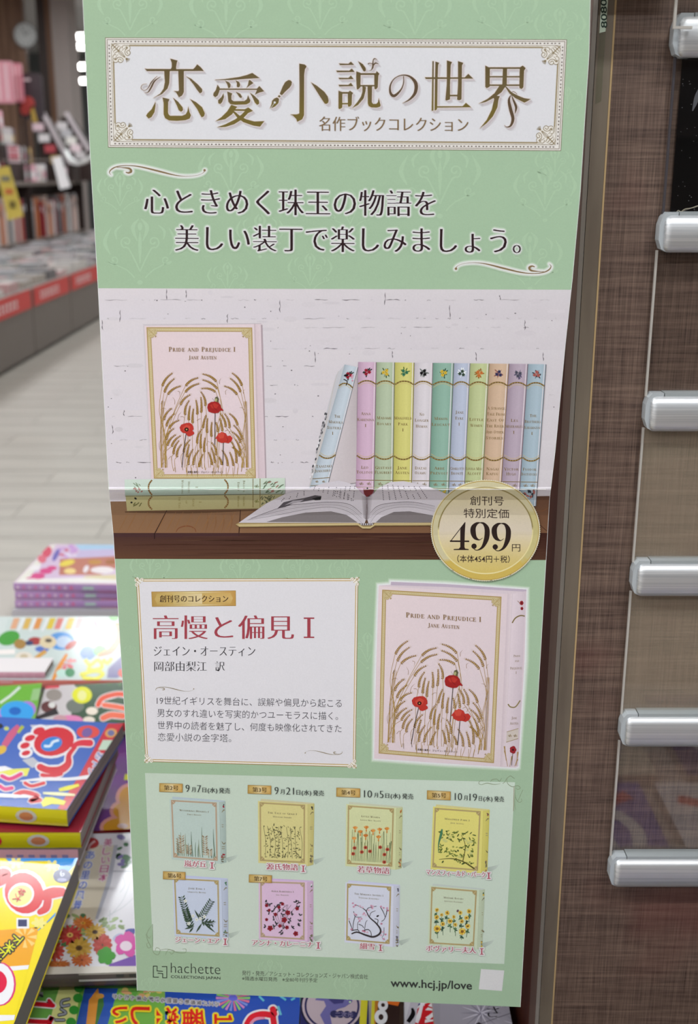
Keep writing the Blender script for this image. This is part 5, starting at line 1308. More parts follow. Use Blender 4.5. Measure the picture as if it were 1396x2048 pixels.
BC = (78, 74, 82)
for body, xl, xr, yl, yr in [('19世紀イギリスを舞台に、誤解や偏見から起こる', 313.5, 683.5, 1401.3, 1407), ('男女のすれ違いを写実的かつユーモラスに描く。', 314.5, 676, 1426, 1432.3), ('世界中の読者を魅了し、何度も映像化されてきた', 315, 683, 1450.5, 1457.5), ('恋愛小説の金字塔。', 315.5, 462.5, 1474.2, 1476.8)]:
    A.text(body, xl, xr, yl, 17.8, BC, 7, k=(yr-yl)/(xr-xl), style='light', wt=.006)
A.build('story_panel', poster)

# ---- large book picture
A = ART(); zb = lambda x, y: (720+x/3.49, 1120+y/3.49)
OUT = [(130,178),(212,172),(216,152),(600,170),(1162,206),(1148,700),(1104,1440),(1085,1450),(600,1420),(98,1386),(112,800)]
def grown(pts, g, Z):
    P = [Z(*p) for p in pts]; cx = sum(p[0] for p in P)/len(P); cy = sum(p[1] for p in P)/len(P)
    out = []
    for x, y in P:
        d = math.hypot(x-cx, y-cy); out.append((x+(x-cx)/d*g*1.25, y+(y-cy)/d*g*1.1))
    return out
for i, (g, c) in enumerate([(9, (167, 194, 163)), (7.5, (182, 203, 178)), (6, (198, 212, 195)), (4.5, (212, 221, 211)), (3, (222, 226, 224)), (1.5, (230, 230, 232))]): A.poly(grown(OUT, g, zb), c, 3+i)
A.zpoly(zb, OUT, (218, 202, 210), 9)
A.zpoly(zb, [(216,152),(600,168),(1162,206),(1158,222),(600,188),(216,176)], (192,176,194), 10)
A.grad([zb(130,182), zb(1050,238), zb(990,1440), zb(98,1386)], [(228,210,214),(224,206,212),(220,204,210),(224,206,212)], 10, 3, 3)
A.grad([zb(1030,232), zb(1060,236), zb(1008,1442), zb(978,1440)], [(212,194,202),(226,210,216),(222,206,212),(208,190,198)], 11)
A.grad([zb(1068,236), zb(1158,216), zb(1104,1440), zb(1010,1446)], [(226,210,218),(210,194,204),(204,188,198),(222,206,214)], 11, 2, 4)
bigcover(A, [zb(155, 207), zb(988, 256), zb(935, 1418), zb(130, 1350)], 12, .95, None)
arc = [(1062,440),(1085,405),(1120,388),(1150,392)]; A.stroke([zb(*p) for p in arc], 2.4, (128,108,66), 13)
arc = [(1033,1005),(1050,1025),(1085,1025),(1118,980)]; A.stroke([zb(*p) for p in arc], 2.4, (140,124,80), 13)
for tx, x0_, x1_, y, h in [('Pride', 1072, 1120, 678, 16), ('and', 1080, 1112, 712, 16), ('Prejudice', 1048, 1130, 765, 18), ('I', 1086, 1094, 795, 18), ('Jane', 1058, 1096, 1112, 18), ('Austen', 1046, 1106, 1150, 18)]:
    a, b_ = zb(x0_, y), zb(x1_, y-3); A.serif(tx, a[0], b_[0], a[1], h/3.49, (140, 116, 84), 13, k=-.04)
A.zpoly(zb, [(1024,1200),(1106,1175),(1104,1248),(1020,1275)], (206,194,186), 13); c0, c1 = zb(1028, 1205), zb(1100, 1250); curls(A, c0[0], c0[1], c1[0], c1[1], (160,140,110), 14, 2)
A.stroke([zb(1024,1200), zb(1106,1176)], 1, (160,136,90), 14, smooth=False); A.stroke([zb(1020,1272), zb(1104,1246)], 1, (160,136,90), 14, smooth=False)
def pp(cx, cy, r):
    for k in range(5):
        a = k*1.257; A.ell(cx+r*.45*math.cos(a), cy+r*.6*math.sin(a), r*.55, r*.6, (150, 36, 44), 15, rot=a, n=8)
    A.ell(cx, cy, r*.3, r*.35, (60, 20, 24), 16, n=6)
c = zb(1128, 300); pp(c[0], c[1], 4); c = zb(1130, 335); pp(c[0], c[1]+1, 3); A.stroke([zb(1100, 285), zb(1118, 305)], 1, (140, 100, 60), 14)
c = zb(1068, 1325); pp(c[0], c[1], 7); A.stroke([zb(1066, 1345), zb(1058, 1435)], 1.2, (80, 60, 50), 14)
for (x, y0_, y1_, bd) in [(1030,1440,1330,-10),(1045,1442,1370,8),(1090,1436,1340,6),(1020,1400,1300,-6),(1080,1440,1390,10)]: A.stroke([zb(x, y0_), zb(x+bd, (y0_+y1_)/2), zb(x+bd*2, y1_)], [1, 1.2, 3], (168, 134, 78), 14)
A.build('featured_book_picture', poster)

# ---- preview panel with eight small book pictures
A = ART(); PQ = [(290, 1546), (1030, 1564.5), (1008.5, 1928), (306, 1901)]
A.grad(PQ, [(196,210,194),(204,218,204),(202,216,202),(206,216,206)], 4, 6, 4)
OC = (146, 160, 132)
def vine(A, pts, w, L=6): A.stroke(pts, w, OC, L)
zt = lambda x, y: (840+x/5.533, 1550+y/5.533)
vine(A, [zt(700,60), zt(660,70), zt(652,95), zt(680,108), zt(740,90), zt(820,105), zt(890,95)], [.6,1,1.2,1,1.4,1.2,.6]); vine(A, [zt(780,75), zt(800,50), zt(850,45), zt(880,70), zt(905,30)], [.6,1.2,1,1.4,.6]); vine(A, [zt(915,95), zt(940,75), zt(960,40), zt(1000,10), zt(1030,30), zt(1050,40)], [1,1,1.2,1.2,1,.8])
vine(A, [zt(960,40), zt(970,95), zt(1020,130), zt(1060,120), zt(1090,120), zt(1110,145), zt(1080,160), zt(1060,140)], [.8,1.2,1.4,1,1.2,1.2,1,.6]); vine(A, [zt(1050,130), zt(1055,240), zt(1090,300), zt(1125,290), zt(1120,262)], [.8,1.2,1,1,.8]); vine(A, [zt(1080,300), zt(1130,180), zt(1140,170)], [.6,1,.5]); vine(A, [zt(1052,240), zt(1048,330), zt(1062,390)], [.6,1,.5])
zg = lambda x, y: (270+x/3.49, 1530+y/3.49)
A.stroke([zg(122,1110), zg(124,1268)], 1.2, (128, 150, 116), 6, smooth=False); A.stroke([zt(1040, 130), zt(1034, 400)], 1.2, (160, 150, 124), 6, smooth=False)
vine(A, [zg(118,1120), zg(95,1150), zg(82,1185), zg(100,1210), zg(110,1190)], [.5,1,1,1,.5]); vine(A, [zg(75,1180), zg(90,1230), zg(110,1270), zg(90,1275), zg(82,1250), zg(100,1236)], [.5,1,1.2,1,1,.5])
vine(A, [zg(120,1270), zg(130,1310), zg(160,1325), zg(175,1290), zg(150,1275), zg(140,1300)], [.8,1.2,1,1,1,.6]); vine(A, [zg(180,1290), zg(215,1285), zg(250,1290), zg(275,1300), zg(255,1320), zg(240,1300)], [.8,1,1.2,1,1,.5]); vine(A, [zg(210,1330), zg(235,1290), zg(300,1310), zg(350,1310), zg(355,1285), zg(330,1285)], [.5,1,1.2,1,1,.5])
A.build('preview_panel', poster)
BK = [  # frame quad TL TR BR BL, spine right x (top, bottom), base colour
 ([(341.9,1599.7),(433.4,1605),(435.5,1721.7),(346.6,1714.8)], 451, 453, (188,204,198), 'reed'),
 ([(518.9,1604.2),(610.2,1609.6),(609.6,1726.2),(519.8,1721.7)], 628.8, 626.8, (216,206,142), 'vine'),
 ([(695.6,1610.5),(788,1616.9),(784.7,1733.4),(694,1728)], 805.5, 803.3, (212,216,168), 'lily'),
 ([(869.3,1615.4),(961.5,1622.3),(956,1741.6),(864.4,1734.7)], 979.5, 974.6, (226,216,124), 'leaf'),
 ([(347.9,1756),(437.4,1760.6),(439.2,1873.5),(352.4,1868)], 455.8, 456.9, (200,208,228), 'fern'),
 ([(520.4,1762.4),(609.6,1765),(609,1879.8),(521,1874.4)], 626.8, 626.5, (220,188,216), 'rose'),
 ([(694,1766.9),(782.5,1773.2),(779.3,1888),(692.2,1880.7)], 800, 798, (214,216,232), 'plum'),
 ([(862.6,1773.6),(953.9,1781),(948,1892.5),(859,1887)], 969.8, 964.7, (204,216,190), 'sun')]
TT = [('Wuthering Heights I', 'Emily Bronte'), ('The Tale of Genji I', 'Murasaki Shikibu'), ('Little Women', 'Louisa May Alcott'), ('Mansfield Park I', 'Jane Austen'), ('Jane Eyre I', 'Charlotte Bronte'), ('Anna Karenina I', 'Leo Tolstoy'), ('The Makioka Sisters I', 'Tanizaki Junichiro'), ('Madame Bovary', 'Gustave Flaubert')]
for bi, (q, sxt, sxb, base, kind) in enumerate(BK):
    A = ART(); rr = random.Random(40+bi); L = 8
    iw = q[1][0]-q[0][0]
    d = lambda n, b=base: tuple(max(0, min(240, v-n)) for v in b)
    TLo = (q[0][0]-3, q[0][1]-2.5); BLo = (q[3][0]-3.2, q[3][1]+4.0)
    # cast picture-shadow printed behind the book
    A.poly([(sxb-2, q[2][1]-6), (sxb+14, q[2][1]-10), (sxb+26, q[2][1]-14), (sxb+18, q[2][1]-5), (sxb+4, q[2][1]+3)], (0,0,0), L-2, cols=[(168,180,172),(184,196,186),(202,216,204),(190,202,192),(172,184,174)])
    ytr = q[1][1]-2.2
    A.poly([(TLo[0]+6, TLo[1]-4), (sxt-1, ytr-1.5), (sxt, ytr+3), (q[1][0]+4, ytr+3), (TLo[0]+5, TLo[1]+1)], tuple(min(230, int(v*.86+20)) for v in base[:2])+(min(232, int(base[2]*.8+46)),), L)
    A.poly([TLo, (q[1][0]+6, ytr+1), (q[2][0]+7, q[2][1]+6), BLo], base, L+1)
    A.grad([(q[1][0]+6, ytr+1), (sxt, ytr), (sxb, q[2][1]+3), (q[2][0]+7, q[2][1]+6)], [d(10), d(22), d(28), d(12)], L+1, 2, 2)
    A.stroke([(q[1][0]+5.6, ytr+1), (q[2][0]+6.6, q[2][1]+6)], .8, d(26), L+2, smooth=False)
    gp = (180, 160, 112) if kind not in ('reed', 'rose') else (184, 160, 136)
    frameline(A, q, 0, 3.0, gp, L+3)
    for (c, sx, sy) in zip(inset(q, .5), (1, -1, -1, 1), (1, 1, -1, -1)): A.poly([(c[0], c[1]), (c[0]+sx*9, c[1]), (c[0]+sx*8, c[1]+sy*5), (c[0]+sx*5, c[1]+sy*8), (c[0], c[1]+sy*9)], tuple(v-8 for v in gp), L+4); 
    for (c, sx, sy) in zip(inset(q, 2), (1, -1, -1, 1), (1, 1, -1, -1)): A.stroke([(c[0], c[1]), (c[0]+sx*5, c[1]+sy*5)], .9, tuple(min(240, v+30) for v in gp), L+5, smooth=False)
    M = lambda u, v: bil(q, u, v)
    t1, t2 = TT[bi]; w = min(.66, .034*len(t1)); a, b_ = M(.5-w/2, .185), M(.5+w/2, .185)
    A.serif(t1, a[0], b_[0], a[1], 3.5, (128, 118, 92), L+5, k=(b_[1]-a[1])/(b_[0]-a[0]))
    w = min(.5, .026*len(t2)); a, b_ = M(.5-w/2, .245), M(.5+w/2, .245)
    A.serif(t2, a[0], b_[0], a[1], 2.8, (142, 132, 106), L+5, k=(b_[1]-a[1])/(b_[0]-a[0]))
    def leafs(u, v, n, ln, wd, c, a0=0, a1=6.28, L2=L+6):
        for k in range(n): 
            a = rr.uniform(a0, a1); p = M(u, v); A.ell(p[0]+ln*.8*math.cos(a), p[1]+ln*.8*math.sin(a), ln, wd, c if isinstance(c, tuple) else rr.choice(c), L2, rot=a, n=7)
    if kind == 'reed':
        for u in [.1,.13,.17,.21,.25,.3,.34,.4,.44,.5,.56,.6,.66,.8,.86,.9,.94]:
            h = rr.uniform(.5, .9) if u not in (.5, .56) else .75; p0, p1 = M(u, .96), M(u+rr.uniform(-.03, .03), 1-(1-h)*1.1-.02 if h < .9 else .6)
            A.stroke([p0, ((p0[0]+p1[0])/2+rr.uniform(-1, 1), (p0[1]+p1[1])/2), p1], [1.6, 1.8, .4], rr.choice([(120,140,122), (104,124,108), (150,160,136)]), L+5)
        for u, v0, n in ((.2, .62, 8), (.14, .68, 6), (.36, .78, 5), (.72, .6, 9), (.82, .82, 4)):
            for k in range(n):
                v = v0+(.94-v0)*k/n
                for sg in (-1, 1): p = M(u+sg*.035, v); A.ell(p[0], p[1], 3.4, 1.4, rr.choice([(168,150,124), (150,128,104), (186,172,150)]), L+6, rot=sg*-.7, n=6)
    elif kind == 'vine':
        for k in range(150):
            u, v = rr.uniform(.1, .92), rr.uniform(.36, .93); p = M(u, v); A.ell(p[0], p[1], rr.uniform(1.6, 3.4), rr.uniform(.6, 1.2), rr.choice([(108,104,70), (130,124,84), (84,82,58), (150,142,96)]), L+5, rot=rr.uniform(-1.5, 1.5), n=6)
        for k in range(9): p, p2 = M(.12+.1*k, .93), M(.1+.1*k+rr.uniform(-.05, .05), .4); A.stroke([p, M(.12+.1*k+rr.uniform(-.06, .06), .65), p2], .7, (110, 104, 72), L+5)
    elif kind == 'lily':
        for k in range(34): u = .1+.026*k; p = M(u, .94); p2 = M(u+rr.uniform(-.03, .03), rr.uniform(.4, .65)); A.stroke([p, ((p[0]+p2[0])/2+rr.uniform(-1, 1), (p[1]+p2[1])/2), p2], [.8, .9, rr.choice([.5, 1.6])], rr.choice([(106,120,84), (84,102,74), (150,158,110)]), L+5)
        for (u, v) in [(.17,.4),(.28,.46),(.41,.38),(.56,.43),(.7,.4),(.86,.38),(.4,.52),(.15,.58),(.68,.53)]:
            for k in range(5): a = -1.57+(k-2)*.42; p = M(u, v); A.ell(p[0]+3*math.cos(a), p[1]+3*math.sin(a), 4, 1.3, rr.choice([(216,140,60), (200,118,50), (226,160,86)]), L+6, rot=a, n=6)
            p = M(u, v+.03); A.ell(p[0], p[1], 1.4, 3, (206,134,60), L+6, n=6)
        for (u, v) in [(.16,.72),(.13,.82),(.4,.7),(.32,.78),(.5,.76),(.72,.68),(.82,.8),(.88,.71),(.82,.93)]: p = M(u, v); A.ell(p[0], p[1], 4, 3.6, (190,84,60), L+6, n=8); A.ell(p[0], p[1], 2, 1.9, (110,44,34), L+7, n=6)
    elif kind == 'leaf':
        for k in range(110):
            u, v = rr.uniform(.12, .92), rr.uniform(.36, .9); p = M(u, v); A.ell(p[0], p[1], rr.uniform(2, 4.4), rr.uniform(1, 1.9), rr.choice([(96,112,50), (124,136,62), (76,92,44), (150,156,80)]), L+5, rot=rr.uniform(-1.2, 1.2), n=6)
        for k in range(10): p = M(rr.uniform(.2, .85), rr.uniform(.42, .8)); A.ell(p[0], p[1], 3.4, 2.6, (206, 204, 130), L+6, n=8)
        A.stroke([M(.14,.86), M(.4,.83), M(.65,.86), M(.92,.97)], [.8, 1.8, 2.2, 3.0], (92,84,40), L+6); A.stroke([M(.66,.86), M(.7,.6), M(.6,.42)], [2, 1.4, .8], (104,98,48), L+6)
        A.stroke([M(.18,.35), M(.16,.45), M(.12,.6), M(.12,.75)], [3, 5, 2.4, .8], (70,126,92), L+7)
    elif kind == 'fern':
        for (a_, b_, n, s) in [((.3,.98*.78), (.15,.32), 11, 1), ((.35,.86), (.22,.55), 8, -1), ((.55,.72), (.84,.36), 10, 1), ((.6,.75), (.88,.78), 4, 1)]:
            A.stroke([M(*a_), M(*b_)], .9, (60,74,60), L+5, smooth=False)
            for k in range(n):
                f = k/n; u = a_[0]+(b_[0]-a_[0])*f; v = a_[1]+(b_[1]-a_[1])*f; p = M(u, v)
                an = math.atan2((b_[1]-a_[1])*115, (b_[0]-a_[0])*90)
                for sg in (-1, 1): an2 = an+sg*.95; A.ell(p[0]+5*math.cos(an2), p[1]+5*math.sin(an2), 5.2*(1-.4*f), 1.4, rr.choice([(54,74,58), (78,98,76), (40,58,46)]), L+6, rot=an2, n=8)
        for (u, v, u2, v2) in [(.62,.76,.9,.93),(.6,.78,.86,.81),(.6,.76,.92,.74),(.6,.78,.46,.95),(.58,.74,.44,.55),(.4,.85,.2,.9),(.42,.84,.24,.82),(.4,.86,.3,.96)]:
            p, p2 = M(u, v), M(u2, v2); A.stroke([p, ((p[0]+p2[0])/2, (p[1]+p2[1])/2), p2], [.6, 3.8, .4], (58,76,60), L+7)
        for (u, v) in [(.4,.66),(.48,.72),(.57,.7),(.66,.66),(.3,.8),(.24,.4)]:
            for k in range(5): a = k*1.257+u*9; p = M(u, v); A.ell(p[0]+2*math.cos(a), p[1]+2*math.sin(a), 2.1, 1.4, (228,230,226), L+8, rot=a, n=6)
            p = M(u, v); A.ell(p[0], p[1], 1, 1, (170,160,100), L+9, n=5)
    elif kind == 'rose':
        for (u, v) in [(.14,.33),(.22,.4),(.15,.42),(.48,.36),(.4,.4),(.86,.36),(.8,.35),(.85,.44),(.34,.46),(.3,.52),(.55,.5),(.45,.5),(.2,.55),(.14,.52),(.3,.65),(.5,.58),(.66,.66),(.7,.55),(.35,.74),(.55,.8),(.72,.8),(.12,.8),(.3,.8),(.46,.88),(.9,.58),(.85,.75),(.88,.68),(.5,.92),(.34,.58),(.62,.7)]:
            leafs(u, v, 3, 3, 1.3, [(64,60,66), (96,88,96), (48,48,52)])
        for k in range(7): A.stroke([M(.5, .8), M(.5+rr.uniform(-.2, .2), .6), M(rr.uniform(.15, .85), .4)], .7, (120,96,110), L+5)
        for (u, v, r) in [(.14,.43,3.4),(.2,.51,3),(.5,.39,3.4),(.42,.45,3.4),(.62,.54,5),(.34,.58,3.6),(.83,.46,3.8),(.54,.67,5.6),(.14,.68,3.2),(.44,.78,3.6),(.6,.8,4),(.22,.83,5.6),(.8,.9,5)]:
            p = M(u, v)
            for k in range(5): a = k*1.257+u*7; A.ell(p[0]+r*.5*math.cos(a), p[1]+r*.5*math.sin(a), r*.6, r*.5, (142,28,44), L+7, rot=a, n=7)
            A.ell(p[0], p[1], r*.4, r*.4, (110,16,32), L+8, n=6)
    elif kind == 'plum':
        tk = (58, 50, 54)
        A.stroke([M(.12,.88), M(.25,.84), M(.45,.88), M(.62,.9), M(.76,.84), M(.78,.76), M(.68,.66), M(.52,.56), M(.42,.44), M(.2,.36)], [2.6, 3.0, 3.6, 3.8, 3.8, 3.4, 2.8, 2.2, 1.6, .8], tk, L+6)
        for P_, w in [([(.12,.82),(.26,.8),(.3,.84)], 1.8), ([(.06,.65),(.14,.8)], 1.4), ([(.2,.56),(.16,.68),(.15,.82)], 1.4), ([(.16,.48),(.2,.57),(.34,.57)], 1.2), ([(.45,.46),(.5,.4),(.68,.36)], 1.4), ([(.52,.56),(.56,.48),(.66,.44)], 1.2), ([(.92,.4),(.9,.5),(.86,.58),(.8,.62)], 1.6), ([(.76,.36),(.84,.46),(.88,.54)], 1.4), ([(.7,.68),(.72,.6),(.64,.58)], 1.4), ([(.4,.8),(.5,.78),(.56,.82),(.58,.9)], 1.8), ([(.28,.7),(.36,.72),(.4,.76)], 1.4), ([(.42,.78),(.44,.66),(.48,.62)], 1.1), ([(.86,.72),(.86,.84),(.82,.9),(.9,.94)], 1.0), ([(.26,.8),(.26,.68),(.32,.62)], 1)]:
            A.stroke([M(*p) for p in P_], [w, w*.9]+[w*.7]*(len(P_)-2), tk, L+6)
        for (u, v) in [(.14,.34),(.2,.37),(.16,.4),(.3,.38),(.36,.4),(.56,.36),(.6,.37),(.5,.44),(.4,.5),(.44,.53),(.38,.52),(.78,.36),(.84,.38),(.92,.38),(.94,.42),(.18,.52),(.28,.6),(.3,.64),(.34,.6),(.06,.62),(.8,.66),(.84,.8),(.9,.84),(.8,.86),(.86,.92),(.42,.82),(.48,.83),(.38,.81),(.12,.8),(.58,.4),(.22,.54)]:
            p = M(u, v); A.ell(p[0], p[1], 2.4, 2.0, rr.choice([(206,150,176), (190,124,150), (216,176,196)]), L+7, n=6)
        p = M(.71, .53); A.ell(p[0], p[1], 3, 1.7, (44,38,42), L+8, rot=-.5, n=7)
    elif kind == 'sun':
        for (u, v, r) in [(.14,.4,4),(.37,.44,4.6),(.25,.48,3.4),(.14,.53,4.6),(.52,.5,3.6),(.66,.42,4.2),(.85,.38,4.6),(.8,.5,4.6),(.44,.58,5),(.7,.57,4.2),(.28,.64,4.4),(.56,.64,4),(.84,.65,5),(.16,.73,7),(.72,.75,7)]:
            p = M(u, v); p2 = M(u+rr.uniform(-.02, .02), min(.9, v+.2)); A.stroke([p, p2], 1.0, (70,104,72), L+5, smooth=False)
            leafs(u, min(.9, v+.09), 5, 3, 1.3, [(60,96,76), (92,124,84), (48,80,66)])
            for k in range(12): a = k*.5236; A.ell(p[0]+r*.66*math.cos(a), p[1]+r*.66*math.sin(a), r*.45, r*.22, rr.choice([(224,188,70), (232,204,100), (214,168,50)]), L+7, rot=a, n=6)
            A.ell(p[0], p[1], r*.46, r*.44, (140,96,36), L+8, n=8)
        p = M(.6, .39); A.ell(p[0], p[1], 2.4, 3, (104,70,84), L+8, rot=.5, n=6)
    # spine print
    sm_ = lambda f, y: (q[1][0]+8+(sxt-q[1][0]-8)*f-(y-q[1][1])*.02, y-2*f)
    x0_ = q[1][0]+9; 
    A.stroke([(x0_+1, q[1][1]+20), (x0_+5, q[1][1]+15), (sxt-2, q[1][1]+16)], [.8, 1.8, 1.6], (132,120,88), L+5)
    A.stroke([(x0_+1, q[1][1]+78), (x0_+5, q[1][1]+83), (sxb-2, q[1][1]+80)], [.8, 1.8, 1.4], (132,120,88), L+5)
    for yy2 in (44, 48): A.rect(x0_+1, q[1][1]+yy2, sxt-4, q[1][1]+yy2+1.2, (150,140,112), L+5)
    for yy2 in (88, 92): A.rect(x0_+1, q[1][1]+yy2, sxb-3, q[1][1]+yy2+1.2, (150,140,112), L+5)
    for k in range(14): A.ell(rr.uniform(x0_+1, sxb-2), q[1][1]+rr.uniform(100, 119), 2, 1.2, rr.choice([(140,130,104), (110,104,84), FLW[(bi*3) % 10][0]]), L+5, rot=rr.uniform(0, 3), n=6)
    for k in range(5): A.ell(rr.uniform(x0_+4, sxt-3), q[1][1]+rr.uniform(4, 10), 1.8, 1.2, FLW[(bi*3) % 10][k % 2], L+5, rot=rr.uniform(0, 3), n=6)
    A.build('preview_book_picture', poster)
A = ART()
NB = [([(318.6,1566.3),(365.4,1567.6),(365.2,1584.9),(318.4,1583.6)], '第2号', (328, 357)), ([(495.4,1569.9),(542.6,1571.4),(542.4,1588.9),(495.2,1587.2)], '第3号', (505, 534)), ([(672.7,1575.2),(720.4,1577),(720.2,1595),(672.4,1593.2)], '第4号', (682.5, 711.5)), ([(854,1580.7),(901.5,1583),(901.2,1600.6),(853.7,1598.6)], '第5号', (863.5, 892.5)),
      ([(325.9,1742.5),(371,1744.2),(370.8,1760),(325.7,1758.4)], '第6号', (335, 363)), ([(497.8,1748.8),(543.8,1750.6),(543.6,1766.2),(497.4,1764.8)], '第7号', (508, 535))]
for q, tx, (xa, xb) in NB:
    goldlabel(A, q, 24, 0, '', 0, None); A.text(tx, xa, xb, (q[0][1]+q[2][1])/2, 10.5, (84, 60, 34), 29, k=.03, style='mincho', wt=.016)
for parts_, y0_, x00 in [([('9', 371, 379, 17), ('月', 383, 391, 11), ('7', 394, 402, 17), ('日', 404.5, 412.5, 11), ('(水)', 415, 434.5, 11.5), ('発売', 437.5, 460, 12)], 1577, 371),
    ([('9', 549, 557, 17), ('月', 560.5, 569, 11), ('21', 572, 588, 17), ('日', 592.5, 600.5, 11), ('(水)', 603, 622.5, 11.5), ('発売', 625.5, 648, 12)], 1581.5, 549),
    ([('10', 728, 744, 17), ('月', 748, 756, 11), ('5', 759, 767, 17), ('日', 770.5, 778.5, 11), ('(水)', 781, 800.5, 11.5), ('発売', 804, 826.5, 12)], 1588, 728),
    ([('10', 909.5, 924, 17), ('月', 927.5, 935, 11), ('19', 939, 954, 17), ('日', 957.5, 964, 11), ('(水)', 966.5, 985, 11.5), ('発売', 988, 1008, 12)], 1593.5, 909)]:
    for tx, xa, xb, em in parts_:
        ya = y0_+(xa-x00)*.04+(1.4 if em < 15 else 0)
        if em > 15: A.text(tx, xa, xb, ya, em, (56, 60, 58), 26, k=.03, style='mincho', wt=-.004, ybox=(ya-7.5, ya+6.5))
        else: A.text(tx, xa, xb, ya, em, (62, 66, 64), 26, k=.035, style='mincho', wt=.012)
HC = [(2.4, (216, 216, 212)), (1.5, (226, 224, 224))]; RC = (176, 70, 92)
for tx, xa, xb, ya, yb, em in [('嵐が丘', 368.5, 413, 1727, 1729, 13.5), ('源氏物語', 532.5, 596, 1733, 1735, 14), ('若草物語', 714.5, 779, 1738.5, 1742, 14), ('マンスフィールド・パーク', 852.5, 971, 1744, 1750, 12.5), ('ジェーン・エア', 350.5, 439, 1879, 1882, 12.5), ('アンナ・カレーニナ', 504, 626, 1885, 1889, 12.5), ('細雪', 719.5, 749.5, 1892, 1893.5, 13.5), ('ボヴァリー夫人', 852, 952, 1896.5, 1901, 13)]:
    A.text(tx, xa, xb, ya, em, RC, 33, k=(yb-ya)/(xb-xa), style='mincho', wt=.014, halo=HC)
for x, y in [(424, 1731), (606.5, 1737.5), (977.5, 1751.5), (450.5, 1883.5), (636.5, 1891), (761, 1895.5), (963.5, 1903)]:
    for g, c, L in ((2.2, (222, 220, 220), 32), (0, RC, 33)):
        A.rect(x-1.3-g, y-6-g, x+1.3+g, y+6+g, c, L); A.rect(x-3.6-g, y-6.4-g, x+3.6+g, y-5+g, c, L); A.rect(x-3.6-g, y+5-g, x+3.6+g, y+6.4+g, c, L)
A.build('preview_lettering', poster)
# ---- publisher line
A = ART()
for P_ in ([(163,1481),(128,1481),(128,1404),(154,1404),(154,1437),(192,1440)], [(190,1407),(222,1407),(222,1485),(193,1485),(193,1456),(160,1453)]):
    for a, b_ in zip(P_[:-1], P_[1:]): A.stroke([zg(*a), zg(*b_)], 1.5, (40, 46, 40), 5, smooth=False)
    for a in P_: c = zg(*a); A.rect(c[0]-.75, c[1]-.75, c[0]+.75, c[1]+.75, (40, 46, 40), 5)
A.text('hachette', 341.6, 440.5, 0, 0, (48, 52, 48), 5, k=.03, style='light', ybox=(1925.5, 1945.5), wt=-.002)
A.text('COLLECTIONS JAPAN', 341.6, 440.8, 0, 0, (56, 60, 56), 5, k=.03, style='bold', wt=-.006, ybox=(1950.5, 1957.8))
A.text('発行・発売／アシェット・コレクションズ・ジャパン株式会社', 484, 736, 1946, 10.5, (98, 106, 92), 5, k=.031, wt=.004)
A.text('※隔週水曜日発売　※全80号刊行予定', 484, 635, 1957, 9, (98, 106, 92), 5, k=.026, wt=.004)
A.text('www.hcj.jp/love', 781, 944, 0, 0, (50, 52, 50), 5, k=.035, style='bold', wt=.004, ybox=(1957, 1979))
A.poly([(962, 1938), (1008.5, 1941), (1004, 1982), (957.5, 1978.5)], (218, 216, 218), 5)
A.build('publisher_lettering', poster)
# clips holding the poster to a rail above the frame
ra = MB(); zt_ = surfPoster(700, -90).z
ra.box(-.20, .205, .745, .759, zt_-.008, zt_+.012); ra.box(.155, .175, .755, .779, zt_-.004, zt_+.008)
o = ra.build('hanging_rail', M_ALU, poster)
